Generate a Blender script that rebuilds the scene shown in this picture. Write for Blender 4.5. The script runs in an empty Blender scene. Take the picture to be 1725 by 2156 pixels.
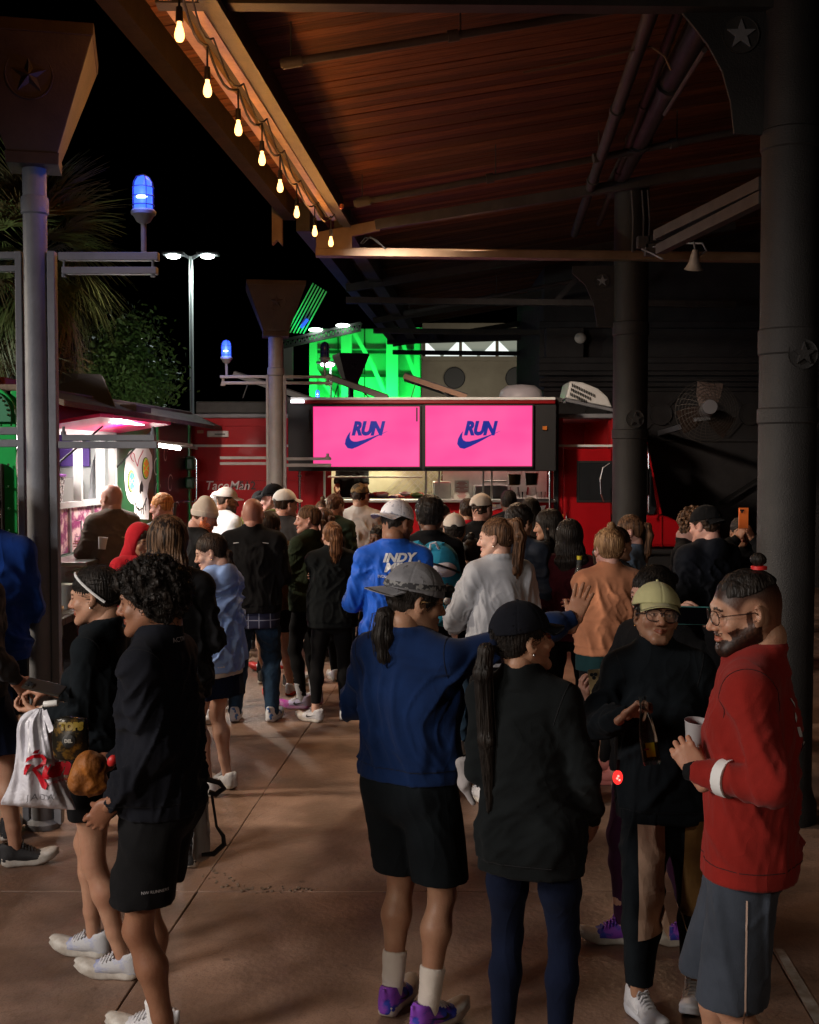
import bpy, bmesh, math, random
import numpy as np
from mathutils import Vector, Matrix, Quaternion
from mathutils.bvhtree import BVHTree

# ---------------------------------------------------------------- camera, sky, exposure
sc = bpy.context.scene
COL = sc.collection
CAMZ = 2.05
PITCH = math.radians(2.5)
cam_d = bpy.data.cameras.new('camera'); cam = bpy.data.objects.new('camera', cam_d); COL.objects.link(cam)
cam_d.sensor_fit = 'HORIZONTAL'; cam_d.sensor_width = 24.0; cam_d.lens = 35.0
cam_d.clip_end = 600; cam_d.clip_start = 0.05
cam.location = (0, 0, CAMZ); cam.rotation_euler = (math.pi/2 - PITCH, 0, 0)
sc.camera = cam
sc.view_settings.view_transform = 'Standard'; sc.view_settings.look = 'None'
sc.view_settings.gamma = 1; sc.view_settings.exposure = 0.0; sc.view_settings.use_curve_mapping = False
sc.render.engine = 'CYCLES'
sc.cycles.use_denoising = True
try: sc.cycles.denoiser = 'OPENIMAGEDENOISE'
except Exception: pass
sc.cycles.max_bounces = 6; sc.cycles.diffuse_bounces = 3; sc.cycles.glossy_bounces = 3
sc.cycles.transmission_bounces = 6; sc.cycles.transparent_max_bounces = 8
sc.cycles.sample_clamp_indirect = 4.0
sc.cycles.caustics_reflective = False; sc.cycles.caustics_refractive = False
world = bpy.data.worlds.new('World'); sc.world = world; world.use_nodes = True
wn = world.node_tree.nodes; wl = world.node_tree.links
bg = wn['Background']
sky = wn.new('ShaderNodeTexSky'); sky.sky_type = 'NISHITA'; sky.sun_disc = False
sky.sun_elevation = math.radians(-6); sky.sun_rotation = math.radians(200)
wl.new(sky.outputs[0], bg.inputs[0]); bg.inputs[1].default_value = 0.012

LIGHTS = []
def light(kind, name, loc, energy, color=(1,1,1), size=0.1, aim=None, spot=None, blend=0.5, size_y=None, parent=None):
    d = bpy.data.lights.new(name, kind); d.energy = energy; d.color = color
    if kind == 'AREA':
        d.size = size
        if size_y: d.shape = 'RECTANGLE'; d.size_y = size_y
    else: d.shadow_soft_size = size
    if kind == 'SPOT' and spot: d.spot_size = math.radians(spot); d.spot_blend = blend
    o = bpy.data.objects.new(name, d); COL.objects.link(o); o.location = loc
    if aim is not None: o.rotation_euler = (Vector(aim)-Vector(loc)).to_track_quat('-Z', 'Y').to_euler()
    LIGHTS.append(o)
    return o
# unseen lamps left of the frame, then added fills without fixtures
light('SPOT', 'plaza_flood_lamp', (-6.5, 1.2, 4.0), 1380, (1.0, 0.91, 0.84), 0.9, (-0.6, 4.4, 0.0), 62, 0.6)
light('SPOT', 'food_stall_lamp', (-4.4, -0.6, 2.6), 430, (1.0, 0.88, 0.76), 0.35, (0.8, 4.4, 1.1), 60, 0.7)
light('SPOT', 'market_lamp', (-7.5, 7.0, 4.2), 2000, (1.0, 0.84, 0.66), 0.3, (0.3, 9.3, 0.3), 52, 0.5)
light('SPOT', 'post_fill_light', (-5.2, 2.6, 2.3), 190, (0.92, 0.94, 1.0), 0.2, (-2.0, 6.6, 2.0), 46, 0.7)  # added fill that brightens the tall left post
light('SPOT', 'truck_fill_left', (-2.6, 11.0, 4.2), 330, (1.0, 0.80, 0.70), 0.2, (-2.9, 16.0, 1.5), 52, 0.8)  # added fill on the left of the red truck, no fixture
light('SPOT', 'rear_fill_light', (2.6, -1.5, 4.0), 110, (1.0, 0.80, 0.62), 0.3, (1.2, 4.6, 0.6), 60, 0.9)  # added warm fill from behind the camera
light('SPOT', 'under_roof_fill', (0.6, 12.6, 4.3), 430, (1.0, 0.66, 0.40), 0.4, (0.2, 9.6, 0.0), 84, 0.7)  # added warm fill under the roof, no fixture built
light('SPOT', 'truck_fill_front', (-0.6, 11.4, 4.3), 750, (1.0, 0.82, 0.66), 0.2, (1.7, 16.0, 1.3), 66, 0.7)  # added fill on the front of the red truck, no fixture

# ---------------------------------------------------------------- pixel helper: a point of the photo (1725 x 2156) at a known depth
FPX = 35.0/24.0*1725.0
def P(u, v, Y):
    a = (u-862.5)/FPX; b = (1078.0-v)/FPX
    dy = math.cos(PITCH)+b*math.sin(PITCH); dz = b*math.cos(PITCH)-math.sin(PITCH)
    return Vector((a/dy*Y, Y, CAMZ+dz/dy*Y))
def G(u, Y, z):
    "world point at image column u, depth Y, height z"
    return Vector(((u-862.5)/FPX*Y*(1+0.0437*(z-CAMZ)/Y*0), Y, z))

# ---------------------------------------------------------------- object helpers
PM = {}
def tag(o, label=None, cat=None, group=None, kind=None):
    if label: o['label'] = label
    if cat: o['category'] = cat
    if group: o['group'] = group
    if kind: o['kind'] = kind
    return o
def T(name, loc, rz=0.0, label=None, cat=None, group=None, kind=None):
    o = bpy.data.objects.new(name, None); COL.objects.link(o)
    o.location = loc; o.rotation_euler = (0, 0, rz); o.empty_display_size = 0.1
    PM[o.name] = Matrix.Translation(Vector(loc)) @ Matrix.Rotation(rz, 4, 'Z')
    return tag(o, label, cat, group, kind)
def put(o, parent, local=False):
    o.parent = parent
    if parent is not None and not local and parent.name in PM:
        o.matrix_parent_inverse = PM[parent.name].inverted()
    return o
def obj(name, me, mat=None, parent=None, local=False, smooth=False, link_obj=False, **k):
    o = bpy.data.objects.new(name, me); COL.objects.link(o)
    if mat is not None:
        mats = mat if isinstance(mat, (list, tuple)) else [mat]
        if link_obj:
            while len(me.materials) < len(mats): me.materials.append(None)
            for i, m in enumerate(mats):
                o.material_slots[i].link = 'OBJECT'; o.material_slots[i].material = m
        else:
            for m in mats: me.materials.append(m)
    if smooth: me.polygons.foreach_set('use_smooth', [True]*len(me.polygons))
    if parent is not None: put(o, parent, local)
    tag(o, k.get('label'), k.get('cat'), k.get('group'), k.get('kind'))
    return o
def mesh_np(name, V, Fq):
    me = bpy.data.meshes.new(name)
    V = np.asarray(V, np.float32); Fq = np.asarray(Fq, np.int32)
    n = Fq.shape[1]
    me.vertices.add(len(V)); me.vertices.foreach_set('co', V.ravel())
    me.loops.add(Fq.size); me.loops.foreach_set('vertex_index', Fq.ravel())
    me.polygons.add(len(Fq)); me.polygons.foreach_set('loop_start', np.arange(0, Fq.size, n, dtype=np.int32))
    me.polygons.foreach_set('loop_total', np.full(len(Fq), n, np.int32))
    me.polygons.foreach_set('use_smooth', np.ones(len(Fq), bool))
    me.update(calc_edges=True)
    return me

class MB:
    def __init__(s): s.v = []; s.f = []; s.mi = []; s.cur = 0
    def add(s, vs, fs):
        b = len(s.v); s.v += [tuple(x) for x in vs]
        for f in fs: s.f.append(tuple(i+b for i in f)); s.mi.append(s.cur)
        return s
    def box(s, c, size, R=None, top=None):
        hx, hy, hz = size[0]/2, size[1]/2, size[2]/2
        vs = [Vector((x*hx, y*hy, z*hz)) for z in (-1, 1) for y in (-1, 1) for x in (-1, 1)]
        if top:
            for i in range(4, 8): vs[i].x *= top[0]; vs[i].y *= top[1]
        if R is not None: vs = [R @ v for v in vs]
        c = Vector(c)
        return s.add([v+c for v in vs], [(0,2,3,1),(4,5,7,6),(0,1,5,4),(2,6,7,3),(0,4,6,2),(1,3,7,5)])
    def bb(s, lo, hi):
        lo = Vector(lo); hi = Vector(hi)
        return s.box((lo+hi)/2, (hi-lo))
    def bar(s, p, q, w, h, up=(0,0,1)):
        p = Vector(p); q = Vector(q); d = (q-p); L = d.length; d.normalize()
        up = Vector(up); x = d.cross(up)
        if x.length < 1e-4: x = d.cross(Vector((1,0,0)))
        x.normalize(); u = x.cross(d)
        R = Matrix((x, d, u)).transposed()
        return s.box((p+q)/2, (w, L, h), R)
    def cyl(s, p, q, r, r2=None, n=14, caps=True):
        p = Vector(p); q = Vector(q); r2 = r if r2 is None else r2
        d = (q-p).normalized(); x = d.orthogonal().normalized(); y = d.cross(x)
        vs = []; fs = []
        for c, rr in ((p, r), (q, r2)):
            for i in range(n):
                a = 2*math.pi*i/n; vs.append(c+x*math.cos(a)*rr+y*math.sin(a)*rr)
        for i in range(n): fs.append((i, (i+1) % n, n+(i+1) % n, n+i))
        if caps: fs.append(tuple(range(n-1, -1, -1))); fs.append(tuple(range(n, 2*n)))
        return s.add(vs, fs)
    def tube(s, pts, r, n=8):
        pts = [Vector(p) for p in pts]; vs = []; fs = []; m = len(pts); x = None
        for i, p in enumerate(pts):
            d = (pts[min(i+1, m-1)]-pts[max(i-1, 0)]).normalized()
            x = d.orthogonal().normalized() if x is None else (x-d*x.dot(d)).normalized()
            y = d.cross(x); rr = r[i] if isinstance(r, (list, tuple)) else r
            for k in range(n):
                a = 2*math.pi*k/n; vs.append(p+x*math.cos(a)*rr+y*math.sin(a)*rr)
        for i in range(m-1):
            for k in range(n):
                fs.append((i*n+k, i*n+(k+1) % n, (i+1)*n+(k+1) % n, (i+1)*n+k))
        fs.append(tuple(range(n-1, -1, -1))); fs.append(tuple(range((m-1)*n, m*n)))
        return s.add(vs, fs)
    def lathe(s, c, prof, n=24, axis='Z', sx=1, sy=1):
        vs = []; fs = []; c = Vector(c)
        for r, z in prof:
            for i in range(n):
                a = 2*math.pi*i/n
                v = (r*math.cos(a)*sx, r*math.sin(a)*sy, z)
                if axis == 'Y': v = (v[0], v[2], v[1])
                if axis == 'X': v = (v[2], v[0], v[1])
                vs.append(c+Vector(v))
        m = len(prof)
        for j in range(m-1):
            for i in range(n): fs.append((j*n+i, j*n+(i+1) % n, (j+1)*n+(i+1) % n, (j+1)*n+i))
        fs.append(tuple(range(n-1, -1, -1))); fs.append(tuple(range((m-1)*n, m*n)))
        return s.add(vs, fs)
    def sphere(s, c, r, n=16, m=10, sc3=(1,1,1)):
        return s.lathe(c, [(max(1e-4, math.sin(math.pi*j/m))*r, -math.cos(math.pi*j/m)*r*sc3[2]) for j in range(m+1)], n, 'Z', sc3[0], sc3[1])
    def prism(s, pts, y0, y1, plane='XZ'):
        "extruded outline; pts are 2-D"
        n = len(pts)
        def m(p, t):
            if plane == 'XZ': return (p[0], t, p[1])
            if plane == 'XY': return (p[0], p[1], t)
            return (t, p[0], p[1])
        vs = [m(p, y0) for p in pts]+[m(p, y1) for p in pts]
        fs = [tuple(range(n)), tuple(range(2*n-1, n-1, -1))]
        fs += [(i, i+n, (i+1) % n+n, (i+1) % n) for i in range(n)]
        return s.add(vs, fs)
    def build(s, name, mat, parent=None, smooth=False, bevel=0, fix=True, local=False, **k):
        me = bpy.data.meshes.new(name); me.from_pydata(s.v, [], s.f)
        me.update()
        if fix:
            bm = bmesh.new(); bm.from_mesh(me); bmesh.ops.recalc_face_normals(bm, faces=bm.faces); bm.to_mesh(me); bm.free()
        o = obj(name, me, mat, parent, local, smooth, **k)
        if isinstance(mat, (list, tuple)): me.polygons.foreach_set('material_index', s.mi)
        if bevel:
            b = o.modifiers.new('bevel', 'BEVEL'); b.width = bevel; b.segments = 2; b.limit_method = 'ANGLE'; b.angle_limit = 0.7
        if smooth and not bevel:
            try:
                bm = bmesh.new(); bm.from_mesh(me)
                for e in bm.edges:
                    if len(e.link_faces) == 2 and e.calc_face_angle(0) > 0.7: e.smooth = False
                bm.to_mesh(me); bm.free()
            except Exception: pass
        return o

# ---------------------------------------------------------------- materials
MATS = {}
def mat(name, col, rough=0.6, metal=0.0, col2=None, scale=8.0, bump=0.0, bscale=60.0, emit=None, estr=0, spec=0.5, trans=0, ior=1.45,
        stretch=None, coat=0, detail=6, sheen=0, alpha=1, mixlo=0.35, mixhi=0.65, rvar=0.0):
    key = name
    if key in MATS: return MATS[key]
    m = bpy.data.materials.new(name); m.use_nodes = True; MATS[key] = m
    N = m.node_tree.nodes; L = m.node_tree.links; b = N['Principled BSDF']
    b.inputs['Base Color'].default_value = (*col, 1); b.inputs['Roughness'].default_value = rough
    b.inputs['Metallic'].default_value = metal; b.inputs['Specular IOR Level'].default_value = spec
    b.inputs['IOR'].default_value = ior
    if trans: b.inputs['Transmission Weight'].default_value = trans
    if coat: b.inputs['Coat Weight'].default_value = coat; b.inputs['Coat Roughness'].default_value = 0.08
    if sheen: b.inputs['Sheen Weight'].default_value = sheen
    if alpha < 1: b.inputs['Alpha'].default_value = alpha
    if emit: b.inputs['Emission Color'].default_value = (*emit, 1); b.inputs['Emission Strength'].default_value = estr
    tc = N.new('ShaderNodeTexCoord'); mp = N.new('ShaderNodeMapping'); L.new(tc.outputs['Object'], mp.inputs[0])
    if stretch: mp.inputs['Scale'].default_value = stretch
    if col2 is not None or rvar:
        n = N.new('ShaderNodeTexNoise'); n.inputs['Scale'].default_value = scale; n.inputs['Detail'].default_value = detail
        n.inputs['Roughness'].default_value = 0.62
        L.new(mp.outputs[0], n.inputs['Vector'])
        if col2 is not None:
            r = N.new('ShaderNodeValToRGB'); r.color_ramp.elements[0].position = mixlo; r.color_ramp.elements[1].position = mixhi
            r.color_ramp.elements[0].color = (*col, 1); r.color_ramp.elements[1].color = (*col2, 1)
            L.new(n.outputs['Fac'], r.inputs[0]); L.new(r.outputs[0], b.inputs['Base Color'])
        if rvar:
            q = N.new('ShaderNodeMapRange'); q.inputs['To Min'].default_value = max(0.02, rough-rvar); q.inputs['To Max'].default_value = rough+rvar
            q.inputs['From Min'].default_value = 0.3; q.inputs['From Max'].default_value = 0.7
            L.new(n.outputs['Fac'], q.inputs['Value']); L.new(q.outputs[0], b.inputs['Roughness'])
    if bump:
        n2 = N.new('ShaderNodeTexNoise'); n2.inputs['Scale'].default_value = bscale; n2.inputs['Detail'].default_value = 4
        L.new(mp.outputs[0], n2.inputs['Vector'])
        bp = N.new('ShaderNodeBump'); bp.inputs['Strength'].default_value = bump; bp.inputs['Distance'].default_value = 0.02
        L.new(n2.outputs['Fac'], bp.inputs['Height']); L.new(bp.outputs[0], b.inputs['Normal'])
    return m
def emis(name, col, s):
    return mat(name, (0.02, 0.02, 0.02), 0.4, emit=col, estr=s)
def cloth(name, col, rough=0.92, k=0.75, sheen=None):
    if sheen is None: sheen = 0.02 if max(col) < 0.06 else 0.08
    c2 = tuple(x*k for x in col)
    if name in MATS: return MATS[name]
    m = mat(name, col, rough, col2=c2, scale=9, bump=0.10, bscale=240, sheen=sheen, spec=0.12 if max(col) < 0.06 else 0.2)
    N = m.node_tree.nodes; L = m.node_tree.links; b = N['Principled BSDF']; fine = [n for n in N if n.type == 'BUMP'][0]
    tc = [n for n in N if n.type == 'TEX_COORD'][0]; mp = N.new('ShaderNodeMapping'); mp.inputs['Scale'].default_value = (1.0, 1.0, 0.45); mp.inputs['Rotation'].default_value = (0.3, 0.5, 0.2); L.new(tc.outputs['Object'], mp.inputs[0])
    n = N.new('ShaderNodeTexNoise'); n.inputs['Scale'].default_value = 5.5; n.inputs['Detail'].default_value = 1.5; n.inputs['Distortion'].default_value = 1.0; L.new(mp.outputs[0], n.inputs['Vector'])
    q = N.new('ShaderNodeMath'); q.operation = 'SUBTRACT'; q.inputs[1].default_value = 0.5; L.new(n.outputs['Fac'], q.inputs[0]); a = N.new('ShaderNodeMath'); a.operation = 'ABSOLUTE'; L.new(q.outputs[0], a.inputs[0])
    w = N.new('ShaderNodeMath'); w.operation = 'POWER'; w.inputs[1].default_value = 0.6; L.new(a.outputs[0], w.inputs[0])
    bp = N.new('ShaderNodeBump'); bp.invert = True; bp.inputs['Strength'].default_value = 0.30; bp.inputs['Distance'].default_value = 0.022; L.new(w.outputs[0], bp.inputs['Height']); L.new(fine.outputs[0], bp.inputs['Normal']); L.new(bp.outputs[0], b.inputs['Normal'])
    return m

# text as a flat mesh
def text_mesh(txt, size, shear=0.0, extrude=0.0, bold=0.0, align='CENTER', spacing=1.0):
    c = bpy.data.curves.new('t', 'FONT'); c.body = txt; c.size = size; c.shear = shear; c.extrude = extrude; c.offset = bold
    c.align_x = align; c.align_y = 'CENTER'; c.space_character = spacing; c.resolution_u = 3
    o = bpy.data.objects.new('t', c); COL.objects.link(o)
    dg = bpy.context.evaluated_depsgraph_get(); me = bpy.data.meshes.new_from_object(o.evaluated_get(dg))
    bpy.data.objects.remove(o); bpy.data.curves.remove(c)
    return me
def flat_text(name, txt, size, loc, m, parent, rz=0.0, shear=0.0, bold=0.0, align='CENTER', sx=1.0, sy=1.0, spacing=1.0, **k):
    "upright lettering facing the camera (-Y) before the turn rz"
    me = text_mesh(txt, size, shear, 0.0015, bold, align, spacing)
    me.materials.clear()
    M = Matrix.Translation(Vector(loc)) @ Matrix.Rotation(rz, 4, 'Z') @ Matrix.Rotation(math.pi/2, 4, 'X') @ Matrix.Diagonal((sx, sy, 1, 1))
    me.transform(M)
    return obj(name, me, m, parent, **k)
SWOOSH = [(1.0,.37),(.72,.25),(.5,.14),(.3,.05),(.16,0),(.06,.02),(0,.1),(.02,.2),(.07,.29),(.13,.36),(.115,.29),(.11,.23),(.14,.175),(.2,.15),(.28,.15),(.45,.19),(.7,.27)]
# ================================================================ materials of the setting
M_floor = mat('stained_concrete', (0.215,0.135,0.10), 0.55, col2=(0.36,0.25,0.19), scale=0.8, bump=0.25, bscale=30, detail=12, rvar=0.12, mixlo=0.3, mixhi=0.72)
def floor_detail(m):
    N = m.node_tree.nodes; L = m.node_tree.links; b = N['Principled BSDF']
    src = b.inputs['Base Color'].links[0].from_socket
    tc = [n for n in N if n.type == 'MAPPING'][0]
    n = N.new('ShaderNodeTexNoise'); n.inputs['Scale'].default_value = 3.5; n.inputs['Detail'].default_value = 10; n.inputs['Distortion'].default_value = 0.5
    L.new(tc.outputs[0], n.inputs['Vector'])
    r = N.new('ShaderNodeValToRGB'); r.color_ramp.elements[0].position = 0.38; r.color_ramp.elements[0].color = (0.72,0.69,0.67,1)
    r.color_ramp.elements[1].position = 0.56; r.color_ramp.elements[1].color = (1,1,1,1); L.new(n.outputs['Fac'], r.inputs[0])
    x = N.new('ShaderNodeMixRGB'); x.blend_type = 'MULTIPLY'; x.inputs[0].default_value = 0.8
    L.new(src, x.inputs[1]); L.new(r.outputs[0], x.inputs[2])
    v = N.new('ShaderNodeTexVoronoi'); v.feature = 'DISTANCE_TO_EDGE'; v.inputs['Scale'].default_value = 0.55
    nn = N.new('ShaderNodeMixRGB'); nn.blend_type = 'ADD'; nn.inputs[0].default_value = 0.5
    L.new(tc.outputs[0], nn.inputs[1]); L.new(n.outputs['Color'], nn.inputs[2]); L.new(nn.outputs[0], v.inputs['Vector'])
    r2 = N.new('ShaderNodeValToRGB'); r2.color_ramp.elements[0].position = 0.0; r2.color_ramp.elements[0].color = (0.78,0.75,0.72,1)
    r2.color_ramp.elements[1].position = 0.003; r2.color_ramp.elements[1].color = (1,1,1,1); L.new(v.outputs['Distance'], r2.inputs[0])
    s = N.new('ShaderNodeTexNoise'); s.inputs['Scale'].default_value = 140; s.inputs['Detail'].default_value = 2; L.new(tc.outputs[0], s.inputs['Vector'])
    r3 = N.new('ShaderNodeValToRGB'); r3.color_ramp.elements[0].position = 0.3; r3.color_ramp.elements[0].color = (0.72,0.7,0.68,1); r3.color_ramp.elements[1].position = 0.5; r3.color_ramp.elements[1].color = (1,1,1,1)
    L.new(s.outputs['Fac'], r3.inputs[0])
    y = N.new('ShaderNodeMixRGB'); y.blend_type = 'MULTIPLY'; y.inputs[0].default_value = 1; L.new(x.outputs[0], y.inputs[1]); L.new(r2.outputs[0], y.inputs[2])
    z = N.new('ShaderNodeMixRGB'); z.blend_type = 'MULTIPLY'; z.inputs[0].default_value = 1; L.new(y.outputs[0], z.inputs[1]); L.new(r3.outputs[0], z.inputs[2])
    sp_ = N.new('ShaderNodeTexVoronoi'); sp_.inputs['Scale'].default_value = 2.6; sp_.inputs['Randomness'].default_value = 1.0; L.new(tc.outputs[0], sp_.inputs['Vector'])
    r4 = N.new('ShaderNodeValToRGB'); r4.color_ramp.elements[0].position = 0.035; r4.color_ramp.elements[0].color = (0.35,0.33,0.32,1); r4.color_ramp.elements[1].position = 0.055; r4.color_ramp.elements[1].color = (1,1,1,1); L.new(sp_.outputs['Distance'], r4.inputs[0])
    lg = N.new('ShaderNodeTexNoise'); lg.inputs['Scale'].default_value = 1.7; lg.inputs['Detail'].default_value = 3; L.new(tc.outputs[0], lg.inputs['Vector']); r5 = N.new('ShaderNodeValToRGB'); r5.color_ramp.elements[0].position = 0.42; r5.color_ramp.elements[0].color = (0.62,0.57,0.53,1); r5.color_ramp.elements[1].position = 0.62; r5.color_ramp.elements[1].color = (1.12,1.08,1.05,1); L.new(lg.outputs['Fac'], r5.inputs[0])
    z1 = N.new('ShaderNodeMixRGB'); z1.blend_type = 'MULTIPLY'; z1.inputs[0].default_value = 0.7; L.new(z.outputs[0], z1.inputs[1]); L.new(r4.outputs[0], z1.inputs[2])
    z2 = N.new('ShaderNodeMixRGB'); z2.blend_type = 'MULTIPLY'; z2.inputs[0].default_value = 1; L.new(z1.outputs[0], z2.inputs[1]); L.new(r5.outputs[0], z2.inputs[2])
    L.new(z2.outputs[0], b.inputs['Base Color'])
floor_detail(M_floor)
M_joint = mat('joint_dirt', (0.14,0.10,0.07), 0.9, col2=(0.30,0.22,0.16), scale=30, bump=0.5)
M_ground = mat('far_ground', (0.06,0.05,0.045), 0.9, col2=(0.1,0.08,0.07), scale=2)
M_wood = mat('ceiling_wood', (0.09,0.026,0.007), 0.7, col2=(0.24,0.080,0.022), scale=6, stretch=(0.35,6,2), bump=0.3, bscale=30, detail=10)
M_wood2 = mat('ceiling_wood_dark', (0.045,0.013,0.004), 0.75, col2=(0.14,0.044,0.013), scale=5, stretch=(0.4,7,2), bump=0.3, bscale=30, detail=10)
M_wood3 = mat('ceiling_wood_red', (0.12,0.028,0.009), 0.7, col2=(0.055,0.015,0.006), scale=7, stretch=(0.3,8,2), bump=0.3, bscale=30, detail=10)
M_steelbrown = mat('brown_painted_steel', (0.17,0.11,0.065), 0.5, col2=(0.23,0.155,0.10), scale=5, bump=0.15, bscale=90)
M_steelgrey = mat('grey_painted_steel', (0.165,0.168,0.185), 0.5, col2=(0.22,0.222,0.24), scale=4, bump=0.12, bscale=70)
M_steeldark = mat('dark_painted_steel', (0.03,0.028,0.028), 0.6, col2=(0.05,0.047,0.045), scale=6, bump=0.15, bscale=80)
M_cream_paint = mat('cream_beam_paint', (0.62,0.42,0.24), 0.35, col2=(0.42,0.27,0.15), scale=7, bump=0.2, bscale=60)
M_fascia = mat('fascia_paint', (0.016,0.010,0.006), 0.85, spec=0.1, col2=(0.026,0.016,0.010), scale=5, bump=0.15, bscale=90)
M_roofgrey = mat('roof_grey_steel', (0.055,0.052,0.052), 0.55, col2=(0.085,0.08,0.08), scale=4, bump=0.12, bscale=70)
M_column = mat('column_paint', (0.020,0.019,0.0195), 0.65, col2=(0.031,0.029,0.0285), scale=3, bump=0.25, bscale=120)
M_wall = mat('dark_stucco', (0.038,0.036,0.039), 0.85, col2=(0.055,0.052,0.055), scale=3, bump=0.5, bscale=90)
M_hopper = mat('rust_brown_sheet', (0.035,0.019,0.014), 0.6, col2=(0.055,0.032,0.023), scale=5, bump=0.12, bscale=60)
M_black = mat('black_rubber', (0.012,0.012,0.013), 0.6)
M_blackmetal = mat('black_metal', (0.02,0.02,0.022), 0.4, metal=0.3)
M_chrome = mat('bright_metal', (0.6,0.6,0.62), 0.25, metal=1.0)
M_inox = mat('stainless_steel', (0.45,0.45,0.44), 0.3, metal=0.9, col2=(0.62,0.61,0.58), scale=3, bump=0.08, bscale=20)
M_white = mat('white_enamel', (0.75,0.74,0.72), 0.4, col2=(0.66,0.65,0.62), scale=6)
M_glass = mat('dark_glass', (0.02,0.022,0.025), 0.06, spec=0.8)
M_clear = mat('clear_plastic', (0.95,0.95,0.95), 0.08, trans=1.0, ior=1.2)

AX = 0.0666                                    # the roof and the paving run towards a point a little right of the camera's axis
def R_(x0, y, z): return Vector((x0+AX*y, y, z))

# ================================================================ ground and slabs
g = MB(); g.add([(-150,-30,-0.035),(150,-30,-0.035),(150,260,-0.035),(-150,260,-0.035)], [(0,1,2,3)])
g = g.build('ground', M_joint, kind='structure')
rnd = random.Random(4)
xs = [-1.385+2.58*k for k in range(-4, 5)]; ys = [-0.7+3.15*k for k in range(0, 9)]
for i in range(len(xs)-1):
    for j in range(len(ys)-1):
        gap = 0.0032; w = MB()
        x0, x1, y0, y1 = xs[i]+gap, xs[i+1]-gap, ys[j]+gap, ys[j+1]-gap
        dz = rnd.uniform(-0.003, 0.0)
        pts = []; n = 7
        def jit(): return rnd.uniform(-0.004, 0.004)
        for k in range(n): pts.append((x0+(x1-x0)*k/n+jit(), y0+jit()))
        for k in range(n): pts.append((x1+jit(), y0+(y1-y0)*k/n+jit()))
        for k in range(n): pts.append((x1-(x1-x0)*k/n+jit(), y1+jit()))
        for k in range(n): pts.append((x0+jit(), y1-(y1-y0)*k/n+jit()))
        w.prism([(a+AX*b, b) for a, b in pts], -0.033, dz, 'XY')
        w.build('slab', M_floor, g, bevel=0.004)
far = MB(); far.add([(-150,24.6,-0.02),(150,24.6,-0.02),(150,255,-0.02),(-150,255,-0.02)], [(0,1,2,3)])
far.build('road', M_ground, kind='structure')
# chipped crumbs along the worn joint in the foreground
w = MB()
for k in range(70):
    t = rnd.random(); x = -1.385+rnd.gauss(0.0,0.02)+t*0.55; y = 5.62+rnd.gauss(0, 0.022)
    if t < .35: y += (0.35-t)*0.9; x = -1.385-0.02+t*0.5+rnd.gauss(0,0.03)
    r = rnd.uniform(0.002, 0.007); q = R_(x, y, r*0.3)
    w.box(q, (r*2, r*1.6, r), Matrix.Rotation(rnd.random()*3, 3, 'Z'))
w.build('joint_gravel', M_joint, kind='stuff', label='small dark crumbs of broken mortar along the worn floor joint', cat='gravel')
# painted line on the floor, right
w = MB(); a = P(1640,2020,4.9); 
p0 = Vector((1.45,5.2,0)); 
def fl(u, v):
    d = P(u, v, 1.0)-Vector((0,0,CAMZ)); t = -CAMZ/d.z; return Vector((0,0,CAMZ))+d*t
q = [fl(1632,2000), fl(1650,2000), fl(1745,2156), fl(1715,2156)]
w.add([(p.x,p.y,0.004) for p in q], [(0,1,2,3)]); w.build('floor_line', mat('worn_white_paint', (0.38,0.36,0.33), 0.8, col2=(0.22,0.17,0.13), scale=12), kind='structure')
q = [fl(1690,1790), fl(1760,1790), fl(1760,1768), fl(1690,1768)]

# ================================================================ pavilion roof
roof = T('pavilion_roof', R_(0, 12, 4.7), 0, 'dark steel roof over the plaza with a reddish plank ceiling and string lights on its edge', 'roof')
zc = CAMZ
SL = 0.17
def deck(x0): return zc+2.645+SL*(x0+1.99)
def rb(name, x0, x1, h0, h1, y0, y1, m, **k):
    "member running along the roof between side offsets x0..x1 and heights above the camera h0..h1"
    w = MB(); a = [R_(x0,y0,zc+h0), R_(x1,y0,zc+h0), R_(x1,y0,zc+h1), R_(x0,y0,zc+h1)]; b = [R_(x0,y1,zc+h0), R_(x1,y1,zc+h0), R_(x1,y1,zc+h1), R_(x0,y1,zc+h1)]
    w.add(a+b, [(0,1,2,3),(7,6,5,4),(0,4,5,1),(1,5,6,2),(2,6,7,3),(3,7,4,0)])
    return w.build(name, m, roof, **k)
# planks, each its own board
y = 5.4; k = 0; pm = None
xl, xr = -2.10, 5.2
while y < 24.2:
    wd = 0.148+rnd.uniform(-0.004, 0.004); w = MB(); dz = rnd.uniform(-0.004, 0.004); th = 0.03
    y0, y1 = y, y+wd-0.009; tw = rnd.uniform(-0.003,0.003)
    vs = []
    for (yy, t) in ((y0, 0), (y1, tw)):
        for (xx) in (xl, xr):
            vs.append(R_(xx, yy+0.03*(xx), deck(xx)+dz+t)); vs.append(R_(xx, yy+0.03*(xx), deck(xx)+dz+t+th))
    w.add(vs, [(0,2,3,1),(4,5,7,6),(0,4,6,2),(1,3,7,5),(0,1,5,4),(2,6,7,3)])
    w.build('plank', [M_wood, M_wood2, M_wood3][rnd.choice((0,0,1,1,2))], roof); y += wd; k += 1
w = MB(); vs = [R_(xl,5.3,deck(xl)+0.05), R_(xr,5.3,deck(xr)+0.05), R_(xr,24.6,deck(xr)+0.05), R_(xl,24.6,deck(xl)+0.05)]
w.add(vs+[v+Vector((0,0,0.05)) for v in vs], [(0,3,2,1),(4,5,6,7),(0,1,5,4),(1,2,6,5),(2,3,7,6),(3,0,4,7)]); w.build('roof_sheet', M_steeldark, roof)
YT = 12.35
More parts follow.
